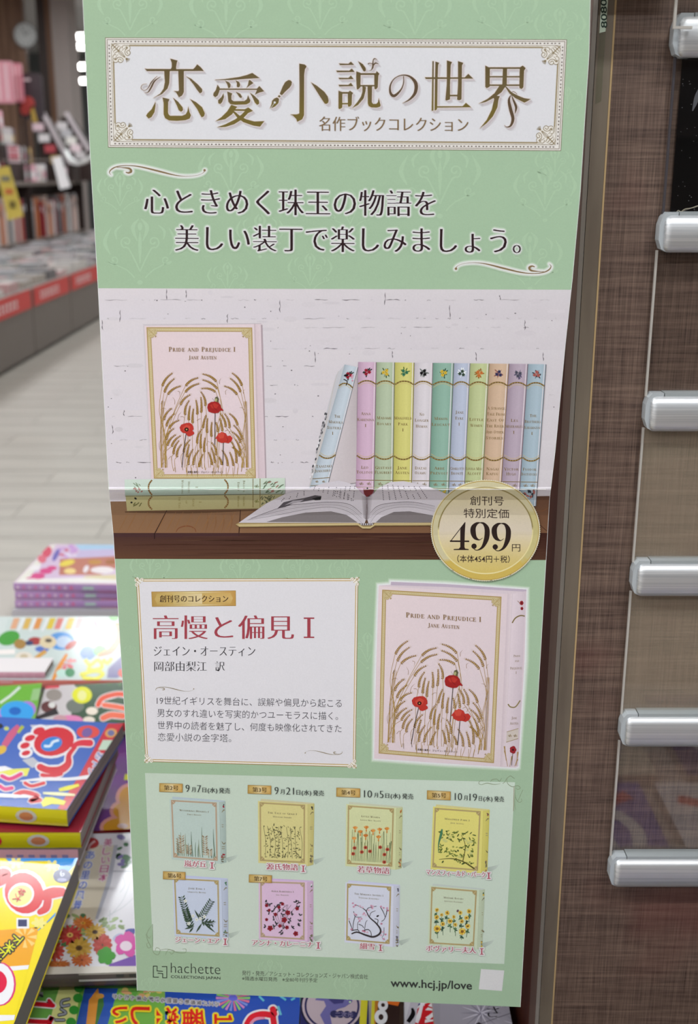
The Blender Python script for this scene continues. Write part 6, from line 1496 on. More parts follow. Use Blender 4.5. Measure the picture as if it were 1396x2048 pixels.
# ================================================================ magazine table and magazines
TZ = .72
t = empty('magazine_table', (0, 1.2, 0), 'low table under the poster, covered with colourful magazines', 'table')
MB().box(-1.15, .149, .30, 2.12, TZ-.03, TZ).build('table_top', M_TABLE, t)
MB().box(-1.1, .14, .36, 2.06, .04, TZ-.03).build('body', M_CASE, t)
GSURF = lambda z: (lambda x, y, l=0: (lambda p: Vector((p[0], p[1], z+l)))(atZ(x, y, z+l)))
MG = .66
def magazine(lab, ztop, th, A_=None, B_=None, back=None, w=.21, depth=None, rot=None, base=(200, 200, 200), spine=(220, 200, 60), art=None, spart=None, group=None, pages=None, name='magazine'):
    """A_ or B_: pixel of front-left / front-right corner on the cover plane; back: pixel on the same side edge at the back"""
    z = ztop; left = A_ is not None
    p = atZ(*(A_ or B_), z); q = atZ(*back, z) if back else None
    d = (q-p) if q is not None else Vector((0, depth, 0))
    if depth: d = d.normalized()*depth
    if rot is not None: d = Vector((-math.sin(rot), math.cos(rot), 0))*d.length
    e = Vector((d.y, -d.x, 0)).normalized()*w
    fl_, fr_ = (p, p+e) if left else (p-e, p)
    bl, br = fl_+d, fr_+d
    c = (fl_+fr_+bl+br)/4
    t = empty(name, (c.x, c.y, z-th), lab, 'magazine', group)
    dn = Vector((0, 0, -th))
    i_ = d.normalized()*.0008; j_ = e.normalized()*.0008
    P = [fl_+i_, fr_+i_-j_, br-i_-j_, bl-i_]
    MB().prism([v+Vector((0, 0, -th+.0006)) for v in P], (0, 0, th-.0012)).build('page_block', pages or M_PAGE, t)
    S = GSURF(z)
    A = Art(S, (), MG); m1 = Art(lambda x, y, l=0: Vector((x, y, z+.0000+l)), (), MG)
    m1.poly([(v.x, v.y) for v in (fl_, fr_, br, bl)], base, 0); m1.build('cover', t, GLOSS)
    m1 = Art(lambda x, y, l=0: Vector((x, y, z-th)), (), MG); m1.poly([(v.x, v.y) for v in (fl_, fr_, br, bl)], base, 0); m1.build('back_cover', t, GLOSS)
    fwd = -d.normalized()
    def F(u, v, l=0): r = fl_+e*u+Vector((0, 0, -th*(1-v)))+fwd*(.0003+l+.0012*math.sin(math.pi*v)); return r
    m2 = Art(F, (), MG)
    for k in range(6): m2.poly([(0, k/6), (1, k/6), (1, (k+1)/6), (0, (k+1)/6)], spine, 0)
    if spart: spart(m2)
    m2.build('spine', t, GLOSS, .0001)
    if art: art(A); A.trim([proj(v) for v in (fl_, fr_, br, bl)]); A.build('cover_print', t, GLOSS, .00006)
    return t
def spots(A, n, x0, y0, x1, y1, cols, r, seed, L=2):
    rr = random.Random(seed)
    for k in range(n): A.ell(rr.uniform(x0, x1), rr.uniform(y0, y1), r*rr.uniform(.5, 1.3), r*.6*rr.uniform(.5, 1.3), rr.choice(cols), L, rot=rr.uniform(-.6, .6), n=9)
def outl(A, pts, w, col, L, o=3, oc=(240, 236, 238)):
    A.stroke(pts, [x+o for x in (w if isinstance(w, list) else [w]*len(pts))], oc, L, halo=[]); A._ribbon([(p[0], p[1], (w if isinstance(w, (int, float)) else w[i])+o) for i, p in enumerate(pts)], oc, L, True)
    A.stroke(pts, w, col, L+1); A.ell(pts[0][0], pts[0][1], (w if isinstance(w, (int, float)) else w[0])/2, (w if isinstance(w, (int, float)) else w[0])/2, col, L+1, n=10); A.ell(pts[-1][0], pts[-1][1], (w if isinstance(w, (int, float)) else w[-1])/2, (w if isinstance(w, (int, float)) else w[-1])/2, col, L+1, n=10)
def rtext(A, body, x, y, ln, em, col, L, ang=0, style='bold', halo=None, wt=0, sh=0):
    """lettering with baseline direction ang (radians, sheet frame) centred at x, y; ln length, em height; sh shear"""
    ca, sa = math.cos(ang), math.sin(ang)
    A.xf = lambda u, v: (x+u*ca-v*sa+sh*v, y+u*sa+v*ca)
    A.text(body, -ln/2, ln/2, 0, em, col, L, style=style, halo=halo, wt=wt); A.xf = None
WHT = (240, 236, 240)
# --- pink stack at the back
ZT_ = .800
def art_pink(A):
    A.poly([(102, 1090), (240, 1088), (240, 1163), (40, 1163)], (222, 196, 224), 1)
    A.poly([(102, 1090), (112, 1090), (52, 1163), (32, 1164)], (236, 230, 220), 2)
    A.poly([(150, 1089), (240, 1088), (240, 1098), (160, 1100)], (176, 208, 238), 2); A.poly([(160, 1100), (240, 1098), (240, 1112), (150, 1116)], (206, 190, 226), 2)
    spots(A, 10, 118, 1093, 150, 1112, [(206, 160, 220), (214, 120, 150), (230, 214, 240)], 7, 1, 3)
    A.ell(94, 1104, 9, 12, (222, 84, 110), 3, rot=.5); A.ell(84, 1118, 9, 8, (226, 110, 130), 3, rot=.4)
    A.ell(112, 1110, 5, 14, (120, 110, 190), 4, rot=.45, n=10)
    A.poly([(120, 1118), (235, 1112), (236, 1135), (200, 1150), (118, 1150)], (196, 120, 100), 3)
    A.ell(134, 1126, 16, 6, (240, 214, 80), 4, rot=-.25); A.ell(190, 1124, 14, 5, (200, 140, 60), 4); A.ell(222, 1124, 12, 5, (170, 100, 50), 4); A.ell(140, 1142, 12, 6, (246, 214, 140), 4); A.ell(205, 1140, 24, 7, (244, 232, 236), 4); A.ell(172, 1138, 5, 8, (240, 226, 232), 5, rot=.5)
    for x, y, r in ((92, 1142, 13), (76, 1152, 14), (60, 1158, 8), (104, 1136, 10)): A.ell(x, y, r, r*.45, (222, 74, 140), 3)
    A.poly([(66, 1130), (82, 1130), (78, 1140), (58, 1140)], (244, 236, 240), 4); A.poly([(170, 1152), (240, 1148), (240, 1162), (160, 1162)], (226, 210, 170), 3)
    A.poly([(44, 1158), (160, 1156), (240, 1160), (240, 1165), (36, 1165)], (244, 238, 236), 3)
def sp_pink(m):
    m.poly([(0, .2), (.45, .2), (.45, .8), (0, .8)], (214, 140, 190), 1)
    for k in range(10): m.poly([(.02+.043*k, .3), (.04+.043*k, .3), (.04+.043*k, .7), (.02+.043*k, .7)], (232, 120, 160) if k % 2 else (232, 200, 226), 2)
    m.poly([(.48, 0), (.61, 0), (.61, 1), (.48, 1)], (84, 120, 96), 2); m.poly([(.5, .3), (.58, .3), (.58, .7), (.5, .7)], (190, 214, 206), 3); m.poly([(.61, 0), (1, 0), (1, 1), (.61, 1)], (222, 64, 110), 2)
for i, z in enumerate((.8, .7845, .769)):
    magazine(['pink and lilac puzzle magazine on top of the back stack by the aisle', 'middle magazine of the pink stack at the back, spine showing', 'bottom magazine of the pink stack at the back, spine showing'][i],
        z, .0145, A_=(27+(3 if i else 0), 1166+i*17), back=(100, 1088) if i == 0 else None, depth=None if i == 0 else .205, w=.25, base=(230, 206, 222), spine=(190, 150, 206), art=art_pink if i == 0 else None, spart=sp_pink, group='pink magazines stacked at the back of the table')
magazine('grey-white thick magazine at the bottom under the pink stack', .7535, .03, A_=(24, 1222), depth=.21, w=.25, base=(190, 186, 190), spine=(196, 190, 196))
# --- picture-puzzle magazines, second row
def art_toon(A):
    A.poly([(16, 1238), (246, 1238), (262, 1358), (-20, 1358)], (206, 216, 214), 1)
    for i, (x, c) in enumerate([(32, (226, 168, 130)), (56, (222, 180, 90)), (78, (226, 150, 80)), (104, (226, 196, 60)), (120, (220, 120, 110)), (142, (236, 190, 40)), (160, (226, 170, 170))]): A.poly([(x-4, 1236), (x+8, 1236), (x, 1258), (x-12, 1258)], c, 3)
    for x in (44, 68, 92, 128): A.stroke([(x+4, 1236), (x-8, 1262)], 4, (238, 236, 240), 2, smooth=False)
    A.ell(200, 1262, 30, 24, (238, 236, 242), 2); A.stroke([(188, 1238), (194, 1255), (202, 1278)], [4, 7, 3], (216, 110, 130), 3); A.ell(228, 1236, 10, 6, (96, 190, 70), 3)
    A.ell(18, 1276, 22, 14, (70, 160, 60), 3, rot=-.3); A.ell(40, 1288, 12, 10, (170, 130, 70), 4)
    A.ell(122, 1282, 26, 18, (84, 150, 220), 3); A.ell(128, 1284, 16, 12, (190, 206, 232), 4); A.ell(96, 1284, 17, 13, (226, 206, 170), 4); A.ell(97, 1281, 7, 4, (90, 80, 70), 5); A.ell(70, 1282, 14, 8, (170, 60, 60), 3); A.ell(58, 1286, 9, 5, (60, 70, 110), 4); A.ell(84, 1298, 14, 6, (90, 120, 200), 3); A.ell(142, 1290, 14, 6, (190, 70, 60), 5, rot=-.6)
    A.poly([(-5, 1300), (30, 1298), (30, 1308), (-5, 1309)], (250, 240, 236), 4); A.ell(48, 1314, 18, 11, (232, 220, 206), 4); A.ell(48, 1313, 8, 5, (206, 190, 160), 5); A.stroke([(66, 1322), (80, 1310), (92, 1302)], 8, (214, 160, 80), 4)
    A.ell(176, 1306, 16, 14, (92, 132, 214), 3); A.ell(200, 1302, 14, 12, (90, 170, 70), 3)
    A.stroke([(236, 1245), (238, 1275), (222, 1300), (196, 1312)], [12, 14, 12, 6], (232, 120, 40), 4)
    A.stroke([(106, 1360), (118, 1335), (134, 1308)], [6, 9, 5], (236, 150, 60), 4); spots(A, 9, 124, 1318, 150, 1338, [(226, 110, 120), (236, 160, 160)], 6, 5, 4)
    A.ell(124, 1346, 12, 8, (196, 226, 216), 4); A.ell(140, 1345, 10, 9, (60, 140, 90), 4)
    for P_ in ([(170, 1318), (180, 1330), (196, 1320), (204, 1334), (188, 1340), (174, 1336)], [(160, 1350), (190, 1342), (206, 1348), (190, 1358), (164, 1354)], [(206, 1318), (214, 1326), (224, 1316)]): A.stroke(P_, 8, (232, 226, 40), 5)
    A.poly([(216, 1338), (244, 1310), (248, 1340), (236, 1356), (214, 1356)], (120, 110, 160), 4); A.ell(246, 1346, 10, 9, (226, 90, 70), 5)
def sp_toon(m):
    m.poly([(0, .0), (.55, .0), (.55, 1), (0, 1)], (70, 120, 214), 1)
    for k in range(9): m.poly([(.04+.11*k, .2), (.1+.11*k, .2), (.1+.11*k, .8), (.04+.11*k, .8)], (214, 224, 244) if k < 4 else (232, 120, 110), 2)
magazine('white puzzle magazine with round cartoon shapes and yellow numerals, second row', .800, .012, B_=(262, 1360), back=(247, 1236), w=.30, base=(214, 222, 220), spine=(226, 130, 120), art=art_toon, spart=sp_toon, rot=0)
def art_l1(A):
    A.poly([(-30, 1332), (88, 1332), (90, 1344), (-30, 1344)], (246, 240, 240), 2)
magazine('small white magazine with a pink lettered spine at the left edge, second row', .810, .010, B_=(90, 1344), depth=.05, w=.2, base=(240, 232, 234), spine=(226, 170, 186),
    spart=lambda m: [m.poly([(.3+.07*k, .25), (.35+.07*k, .25), (.35+.07*k, .75), (.3+.07*k, .75)], (206, 110, 140), 1) for k in range(10)])
# --- third row
def art_field(A):
    A.poly([(-30, 1372), (84, 1372), (60, 1446), (-40, 1446)], (110, 178, 60), 1); A.stroke([(40, 1374), (20, 1392), (0, 1406)], 5, (214, 222, 214), 2, smooth=False)
    A.ell(34, 1424, 34, 22, (52, 160, 232), 3); A.ell(30, 1422, 12, 8, (20, 100, 190), 4); A.ell(54, 1418, 18, 16, (176, 120, 206), 2); A.ell(0, 1432, 14, 14, (196, 130, 220), 2)
    A.poly([(66, 1378), (84, 1376), (76, 1400), (60, 1402)], (150, 190, 130), 2)
magazine('green magazine with a blue round figure at the left edge, third row', .806, .014, B_=(68, 1450), back=(84, 1366), w=.2, base=(120, 180, 70), spine=(60, 130, 220), art=art_field)
def art_runner(A):
    A.poly([(88, 1368), (256, 1366), (262, 1450), (62, 1450)], (52, 84, 60), 1)
    A.poly([(88, 1366), (156, 1364), (140, 1440), (70, 1442)], (204, 196, 198), 2); A.poly([(92, 1366), (120, 1366), (118, 1376), (88, 1378)], (214, 80, 92), 3)
    A.ell(108, 1390, 16, 12, (150, 140, 134), 3); A.ell(98, 1414, 16, 12, (96, 50, 52), 3); A.poly([(70, 1434), (112, 1416), (118, 1428), (72, 1440)], (40, 34, 40), 3); A.ell(104, 1410, 7, 6, (220, 216, 214), 4)
    A.ell(164, 1390, 20, 17, (226, 226, 30), 4); A.ell(164, 1391, 9, 10, (236, 232, 150), 5); A.ell(150, 1412, 18, 14, (110, 116, 108), 3); A.ell(140, 1440, 26, 10, (226, 130, 180), 4); A.ell(120, 1438, 14, 8, (200, 150, 160), 4)
    outl(A, [(196, 1410), (206, 1396), (236, 1388), (262, 1392)], 10, (232, 84, 54), 5); outl(A, [(208, 1410), (236, 1414), (262, 1420)], 10, (240, 110, 80), 5); outl(A, [(206, 1436), (222, 1430), (246, 1432)], 12, (240, 110, 80), 5)
    A.ell(184, 1422, 12, 8, (236, 222, 206), 6); A.ell(178, 1440, 12, 7, (236, 222, 206), 6)
    for k in range(5): A.stroke([(150+k*22, 1366), (154+k*22, 1372)], 6, (40+k*4, 100, 44), 3, smooth=False)
magazine('dark green magazine with coral lettering and a yellow burst, third row', .800, .012, A_=(66, 1456), back=(92, 1372), w=.26, base=(70, 96, 72), spine=(200, 60, 60), art=art_runner)
# --- purple and orange magazine by the poster edge
def art_purple(A):
    A.poly([(205, 1555), (262, 1545), (275, 1680), (185, 1672)], (118, 62, 140), 1)
    for (x, y, rx, ry) in [(262, 1596, 26, 26), (254, 1622, 30, 20), (248, 1655, 44, 22)]: A.ell(x, y, rx+5, ry+4, (232, 160, 150), 2); 
    for (x, y, rx, ry) in [(262, 1596, 24, 24), (254, 1622, 28, 18), (248, 1655, 42, 20)]: A.ell(x, y, rx, ry, (226, 160, 40), 3)
    A.ell(245, 1652, 10, 5, (230, 196, 190), 4); A.poly([(250, 1548), (262, 1548), (262, 1560), (248, 1560)], (206, 206, 40), 4)
magazine('purple magazine with orange rounded figures, half hidden by the poster', .775, .02, A_=(186, 1662), back=(226, 1470), w=.24, base=(110, 66, 130), spine=(170, 30, 40), art=art_purple)
# --- blue magazine with the big red flower-like letter
def art_blue(A):
    A.poly([(-10, 1446), (216, 1447), (120, 1622), (-90, 1622)], (58, 100, 190), 1)
    A.poly([(216, 1447), (247, 1447), (134, 1618), (112, 1622), (158, 1552)], (206, 34, 54), 2)
    c = (99, 1486)
    for (x, y, rx, ry) in [(78, 1462, 12, 7.5), (60, 1476, 11, 6), (50, 1491, 10, 6), (52, 1506, 9, 5)]: A.ell(x, y, rx+5, ry+5, WHT, 3, rot=-.3)
    for (x, y, rx, ry) in [(78, 1462, 12, 7.5), (60, 1476, 11, 6), (50, 1491, 10, 6), (52, 1506, 9, 5)]: A.ell(x, y, rx, ry, (214, 34, 54), 5, rot=-.3)
    A.ell(108, 1483, 46, 33, WHT, 3, rot=-.25); A.ell(108, 1483, 41, 28, (214, 28, 48), 5, rot=-.25); A.ell(103, 1488, 22, 14, (40, 130, 214), 6, rot=-.3); A.stroke([(88, 1492), (100, 1492), (106, 1484), (118, 1480)], 5, (220, 234, 246), 7)
    outl(A, [(145, 1492), (160, 1486), (180, 1486)], [8, 12, 14], (222, 34, 60), 4, 5); outl(A, [(150, 1494), (138, 1510), (136, 1528), (120, 1540), (96, 1540), (80, 1534)], [8, 10, 14, 16, 14, 14], (214, 28, 48), 4, 6)
    A.poly([(60, 1450), (118, 1450), (100, 1458), (66, 1458)], (206, 204, 214), 2); A.poly([(44, 1520), (66, 1514), (84, 1530), (64, 1536)], (190, 190, 200), 2)
    A.ell(176, 1464, 23, 13, (230, 74, 66), 4, rot=.0); A.ell(174, 1465, 11, 9, (120, 90, 160), 5, rot=-.6)
    A.ell(222, 1466, 12, 9, (222, 160, 90), 4, rot=-.2); A.ell(222, 1466, 7, 6, (110, 110, 160), 5)
    A.poly([(206, 1480), (230, 1480), (220, 1500), (196, 1500)], (196, 216, 196), 4)
    rtext(A, 'おトク', 190, 1528, 50, 16, (60, 80, 170), 5, ang=2.05, halo=[(1.5, WHT)])
    A.poly([(-12, 1540), (60, 1536), (54, 1552), (0, 1556), (-12, 1556)], (232, 226, 90), 3); A.poly([(-12, 1534), (10, 1532), (26, 1538), (-12, 1546)], WHT, 4)
    outl(A, [(4, 1552), (20, 1558), (42, 1548)], 8, (222, 40, 120), 6, 4); outl(A, [(0, 1572), (10, 1578), (24, 1576)], 8, (222, 40, 120), 6, 4)
    outl(A, [(84, 1550), (100, 1552), (122, 1548)], 8, (214, 30, 48), 4, 4); outl(A, [(50, 1566), (64, 1572), (88, 1566)], 7, (214, 30, 48), 4, 4); outl(A, [(30, 1590), (48, 1584), (76, 1592), (60, 1602), (80, 1600)], 9, (214, 30, 48), 4, 4)
    A.stroke([(118, 1580), (136, 1576), (158, 1570)], [6, 9, 5], (232, 226, 30), 5); A.poly([(90, 1594), (104, 1594), (132, 1602), (128, 1610), (104, 1608), (86, 1614), (82, 1606)], (232, 226, 30), 5)
    A.stroke([(40, 1562), (90, 1558), (140, 1558), (190, 1552)], [2, 7, 6, 9], WHT, 7); A.stroke([(-8, 1590), (30, 1592), (60, 1594)], [8, 7, 3], WHT, 7); A.stroke([(86, 1586), (120, 1588), (150, 1590)], [4, 7, 4], (244, 240, 190), 7)
    A.ell(115, 1622, 9, 5, (60, 50, 120), 5); A.ell(0, 1452, 6, 5, (20, 24, 40), 3); A.ell(13, 1457, 5, 4, (200, 206, 110), 3)
    A.stroke([(38, 1452), (24, 1468), (8, 1492)], [10, 14, 12], (206, 90, 130), 3); A.stroke([(46, 1452), (36, 1466)], [7, 5], (180, 190, 60), 3, smooth=False); A.ell(2, 1500, 12, 8, (222, 180, 60), 3, rot=-.5)
def sp_blue(m):
    m.poly([(.30, 0), (.9, 0), (.9, 1), (.3, 1)], (226, 214, 30), 1)
    for k in range(5): m.ell(.46+.05*k, .45, .018, .26, (214, 50, 54), 2, n=8)
    m.ell(.64, .5, .045, .46, (214, 40, 60), 3, n=12); m.ell(.64, .45, .02, .24, (80, 110, 200), 4, n=8)
    m.ell(.83, .5, .045, .4, (206, 200, 196), 3, n=12); m.ell(.83, .5, .03, .26, (206, 130, 90), 4, n=10)
MP = dict(w=.26)
magazine('blue magazine with a big red flower-like letter, top of its stack', .868, .019, B_=(134, 1620), back=(247, 1447), base=(60, 100, 190), spine=(226, 214, 30), art=art_blue, spart=sp_blue, **MP)
magazine('blue magazine with a yellow spine directly beneath the one with the red letter', .845, .018, B_=(161, 1665), depth=.20, base=(150, 36, 52), spine=(216, 204, 28), spart=sp_blue, **MP)
def sp_pk(m):
    m.poly([(0, 0), (.67, 0), (.67, 1), (0, 1)], (226, 170, 180), 1)
    for k in range(11): m.ell(.08+.052*k, .5, .016, .2+.1*(k % 2), (206, 60, 84), 2, n=8)
    m.poly([(.67, 0), (1, 0), (1, 1), (.67, 1)], (70, 50, 100), 1)
    for k in range(6): m.poly([(.71+.045*k, .3), (.735+.045*k, .3), (.735+.045*k, .7), (.71+.045*k, .7)], (150, 140, 190), 2)
magazine('magazine with a pink and violet spine under the two blue ones', .824, .02, B_=(156, 1712-14), depth=.2, base=(230, 220, 226), spine=(226, 170, 180), spart=sp_pk, **MP)
# --- yellow magazine front left
def art_yellow(A):
    A.poly([(-20, 1712), (156, 1716), (84, 1850), (76, 1862), (-20, 1862)], (244, 220, 30), 1)
    A.poly([(10, 1715), (156, 1716), (150, 1730), (128, 1752), (112, 1730), (96, 1722), (60, 1722), (20, 1726)], (52, 150, 232), 2)
    A.poly([(110, 1832), (70, 1864), (76, 1862), (112, 1824)], (52, 150, 232), 2)
    for (x, y) in ((32, 1726), (104, 1732), (78, 1846)):
        for k in range(6): a = k*1.05; A.ell(x+9*math.cos(a), y+6*math.sin(a), 7, 4, (240, 226, 130), 3, rot=a, n=8)
    A.ell(50, 1786, 44, 48, WHT, 3, rot=-.5); A.ell(48, 1786, 38, 42, (216, 26, 42), 5, rot=-.5); A.ell(42, 1790, 27, 24, WHT, 6, rot=-.5); A.ell(41, 1791, 24, 20, (232, 230, 140), 7, rot=-.5)
    rtext(A, '特大', 38, 1790, 30, 18, (222, 50, 70), 8, ang=2.1, halo=[(1, WHT)])
    outl(A, [(-10, 1752), (6, 1744), (14, 1748), (8, 1760), (-10, 1768)], 16, (214, 26, 42), 4, 6)
    outl(A, [(84, 1792), (104, 1786), (124, 1784)], [18, 22, 18], (214, 26, 42), 4, 6); outl(A, [(96, 1800), (92, 1816), (80, 1824)], [16, 16, 12], (214, 26, 42), 4, 6)
    A.ell(124, 1752, 18, 14, (34, 40, 110), 5); rtext(A, '9', 124, 1748, 9, 15, (214, 216, 234), 6, ang=2.5); A.ell(124, 1760, 10, 4, (150, 150, 190), 6)
    A.rect(36, 1839, 54, 1853, (24, 36, 96), 6); A.rect(33, 1836, 58, 1857, WHT, 5)
    A.poly([(-20, 1862), (74, 1854), (76, 1862), (58, 1932), (-20, 1936)], (240, 168, 40), 3)
    for k in range(8): a = k*.785; A.poly([(50+24*math.cos(a-.2), 1874+22*math.sin(a-.2)), (50+24*math.cos(a+.2), 1874+22*math.sin(a+.2)), (50+4*math.cos(a), 1874+4*math.sin(a))], (246, 206, 120), 4)
    rtext(A, '下米', 26, 1886, 44, 22, (240, 236, 40), 7, ang=2.3, halo=[(3, (56, 52, 56))]); rtext(A, '下米', -2, 1910, 40, 22, (240, 236, 40), 7, ang=2.3, halo=[(3, (56, 52, 56))])
    A.poly([(-20, 1936), (58, 1930), (56, 1938), (-20, 1946)], WHT, 5)
    A.poly([(-20, 1944), (56, 1937), (26, 2048), (-20, 2052)], (246, 222, 40), 3)
    A.ell(0, 1968, 32, 44, (222, 60, 120), 5); A.ell(-2, 1968, 30, 42, WHT, 6); A.ell(-8, 1964, 22, 24, (222, 30, 70), 7); A.poly([(-20, 2030), (30, 2030), (28, 2040), (-20, 2044)], WHT, 5)
magazine('yellow magazine with large red rounded letters, nearest at the left edge', .835, .028, B_=(22, 2062), back=(156, 1716), w=.23, base=(244, 220, 40), spine=(240, 200, 40), art=art_yellow, pages=mat('grey_page_edge', (112, 106, 104), .7))
# --- cream magazine with flowers
def gerb(A, cx, cy, rx, ry, c, c2, L, n=14):
    for j, f in ((0, 1.0), (1, .7)):
        for k in range(n):
            a = 2*math.pi*k/n+j*.2; cc = c if (k+j) % 2 else tuple(max(0, v-16) for v in c)
            A.ell(cx+rx*.58*f*math.cos(a), cy+ry*.58*f*math.sin(a), rx*.44*f, ry*.2*f, cc, L+j, rot=math.atan2(math.sin(a)*ry, math.cos(a)*rx), n=8)
    A.ell(cx, cy, rx*.26, ry*.26, c2, L+2, n=10); A.ell(cx, cy, rx*.1, ry*.1, (90, 60, 30), L+3, n=6)
def art_flow(A):
    A.poly([(166, 1668), (270, 1668), (276, 1940), (78, 1940)], (232, 228, 236), 1)
    A.poly([(158, 1690), (230, 1690), (216, 1760), (190, 1842), (108, 1836), (130, 1770)], (226, 214, 194), 2)
    A.poly([(228, 1690), (236, 1690), (222, 1765), (196, 1838), (190, 1838), (214, 1760)], (190, 190, 202), 3)
    spots(A, 16, 232, 1668, 262, 1735, [(120, 150, 124), (90, 130, 96), (220, 222, 232), (140, 130, 180)], 8, 6, 3)
    A.rect(226, 1741, 270, 1744, (196, 194, 204), 4)
    for P_ in ([(246, 1754), (250, 1770), (240, 1785)], [(262, 1760), (246, 1800), (222, 1830)], [(220, 1820), (219, 1845)], [(268, 1795), (245, 1815), (215, 1832)]): A.stroke(P_, 1.6, (206, 206, 214), 4)
    A.ell(182, 1686, 16, 11, (180, 60, 60), 4); A.stroke([(190, 1682), (180, 1690), (176, 1700)], 4, (232, 190, 190), 5); A.ell(168, 1694, 10, 8, (140, 60, 50), 4)
    for i, ch in enumerate('あの里の風景'):
        f = i/5; rtext(A, ch, 181-f*26, 1710+f*100, 17, 19, (84, 112, 206), 6, ang=.0, sh=-.25, halo=[(1.4, WHT)])
    for i, ch in enumerate('美しい日本'):
        f = i/4; rtext(A, ch, 216-f*10, 1685+f*70, 17, 17, (206, 110, 150), 6, ang=.0, sh=-.2, halo=[(1.4, WHT)])
    spots(A, 40, 84, 1830, 170, 1900, [(110, 150, 96), (150, 170, 110), (80, 120, 80), (200, 190, 120)], 8, 3, 4); spots(A, 16, 200, 1836, 245, 1858, [(140, 160, 110), (170, 190, 140)], 6, 4, 4)
    for (x, y, rx, ry, c, c2) in [(166, 1846, 21, 12, (226, 130, 60), (240, 170, 60)), (140, 1870, 25, 19, (206, 74, 76), (236, 190, 110)), (190, 1864, 22, 16, (232, 190, 96), (90, 70, 60)), (205, 1890, 20, 26, (206, 80, 70), (190, 60, 50)), (104, 1902, 26, 20, (206, 84, 80), (236, 190, 130)), (158, 1896, 27, 21, (226, 180, 84), (110, 80, 50)), (164, 1920, 22, 13, (222, 120, 66), (206, 100, 60)), (116, 1928, 26, 8, (206, 120, 70), (200, 120, 70))]: gerb(A, x, y, rx, ry, c, c2, 6)
    for k in range(5): A.ell(206+8*math.cos(k*1.26)+6, 1911+8*math.sin(k*1.26), 12, 9, (70, 156, 56), 9, rot=k, n=8)
    for k in range(5): A.ell(254+14*math.cos(k*1.26), 1888+14*math.sin(k*1.26), 14, 11, (226, 90, 176), 9, rot=k, n=8)
    A.ell(252, 1892, 12, 10, (246, 226, 240), 10); A.poly([(220, 1928), (276, 1908), (276, 1934), (216, 1934)], (130, 90, 180), 9); A.ell(264, 1862, 14, 5, (90, 90, 170), 8); A.ell(236, 1874, 12, 6, (190, 196, 226), 8, rot=-.5)
    A.poly([(72, 1934), (276, 1932), (276, 1944), (70, 1950)], (232, 224, 214), 11)
def sp_flow(m):
    m.poly([(0, 0), (.16, 0), (.16, 1), (0, 1)], (80, 60, 60), 1); m.poly([(.16, .45), (1, .45), (1, 1), (.16, 1)], (226, 216, 206), 1); m.poly([(.16, 0), (1, 0), (1, .45), (.16, .45)], (70, 56, 70), 1); m.poly([(.16, .45), (.9, .45), (.9, .6), (.16, .6)], (240, 236, 236), 2)
    for k in range(12): m.poly([(.3+.05*k, .68), (.33+.05*k, .68), (.33+.05*k, .9), (.3+.05*k, .9)], (80, 74, 78), 2)
magazine('cream magazine with orange and red gerberas on the cover, by the poster edge', .776, .014, A_=(72, 1950), back=(163, 1668), w=.25, base=(232, 226, 230), spine=(110, 96, 96), art=art_flow, spart=sp_flow)
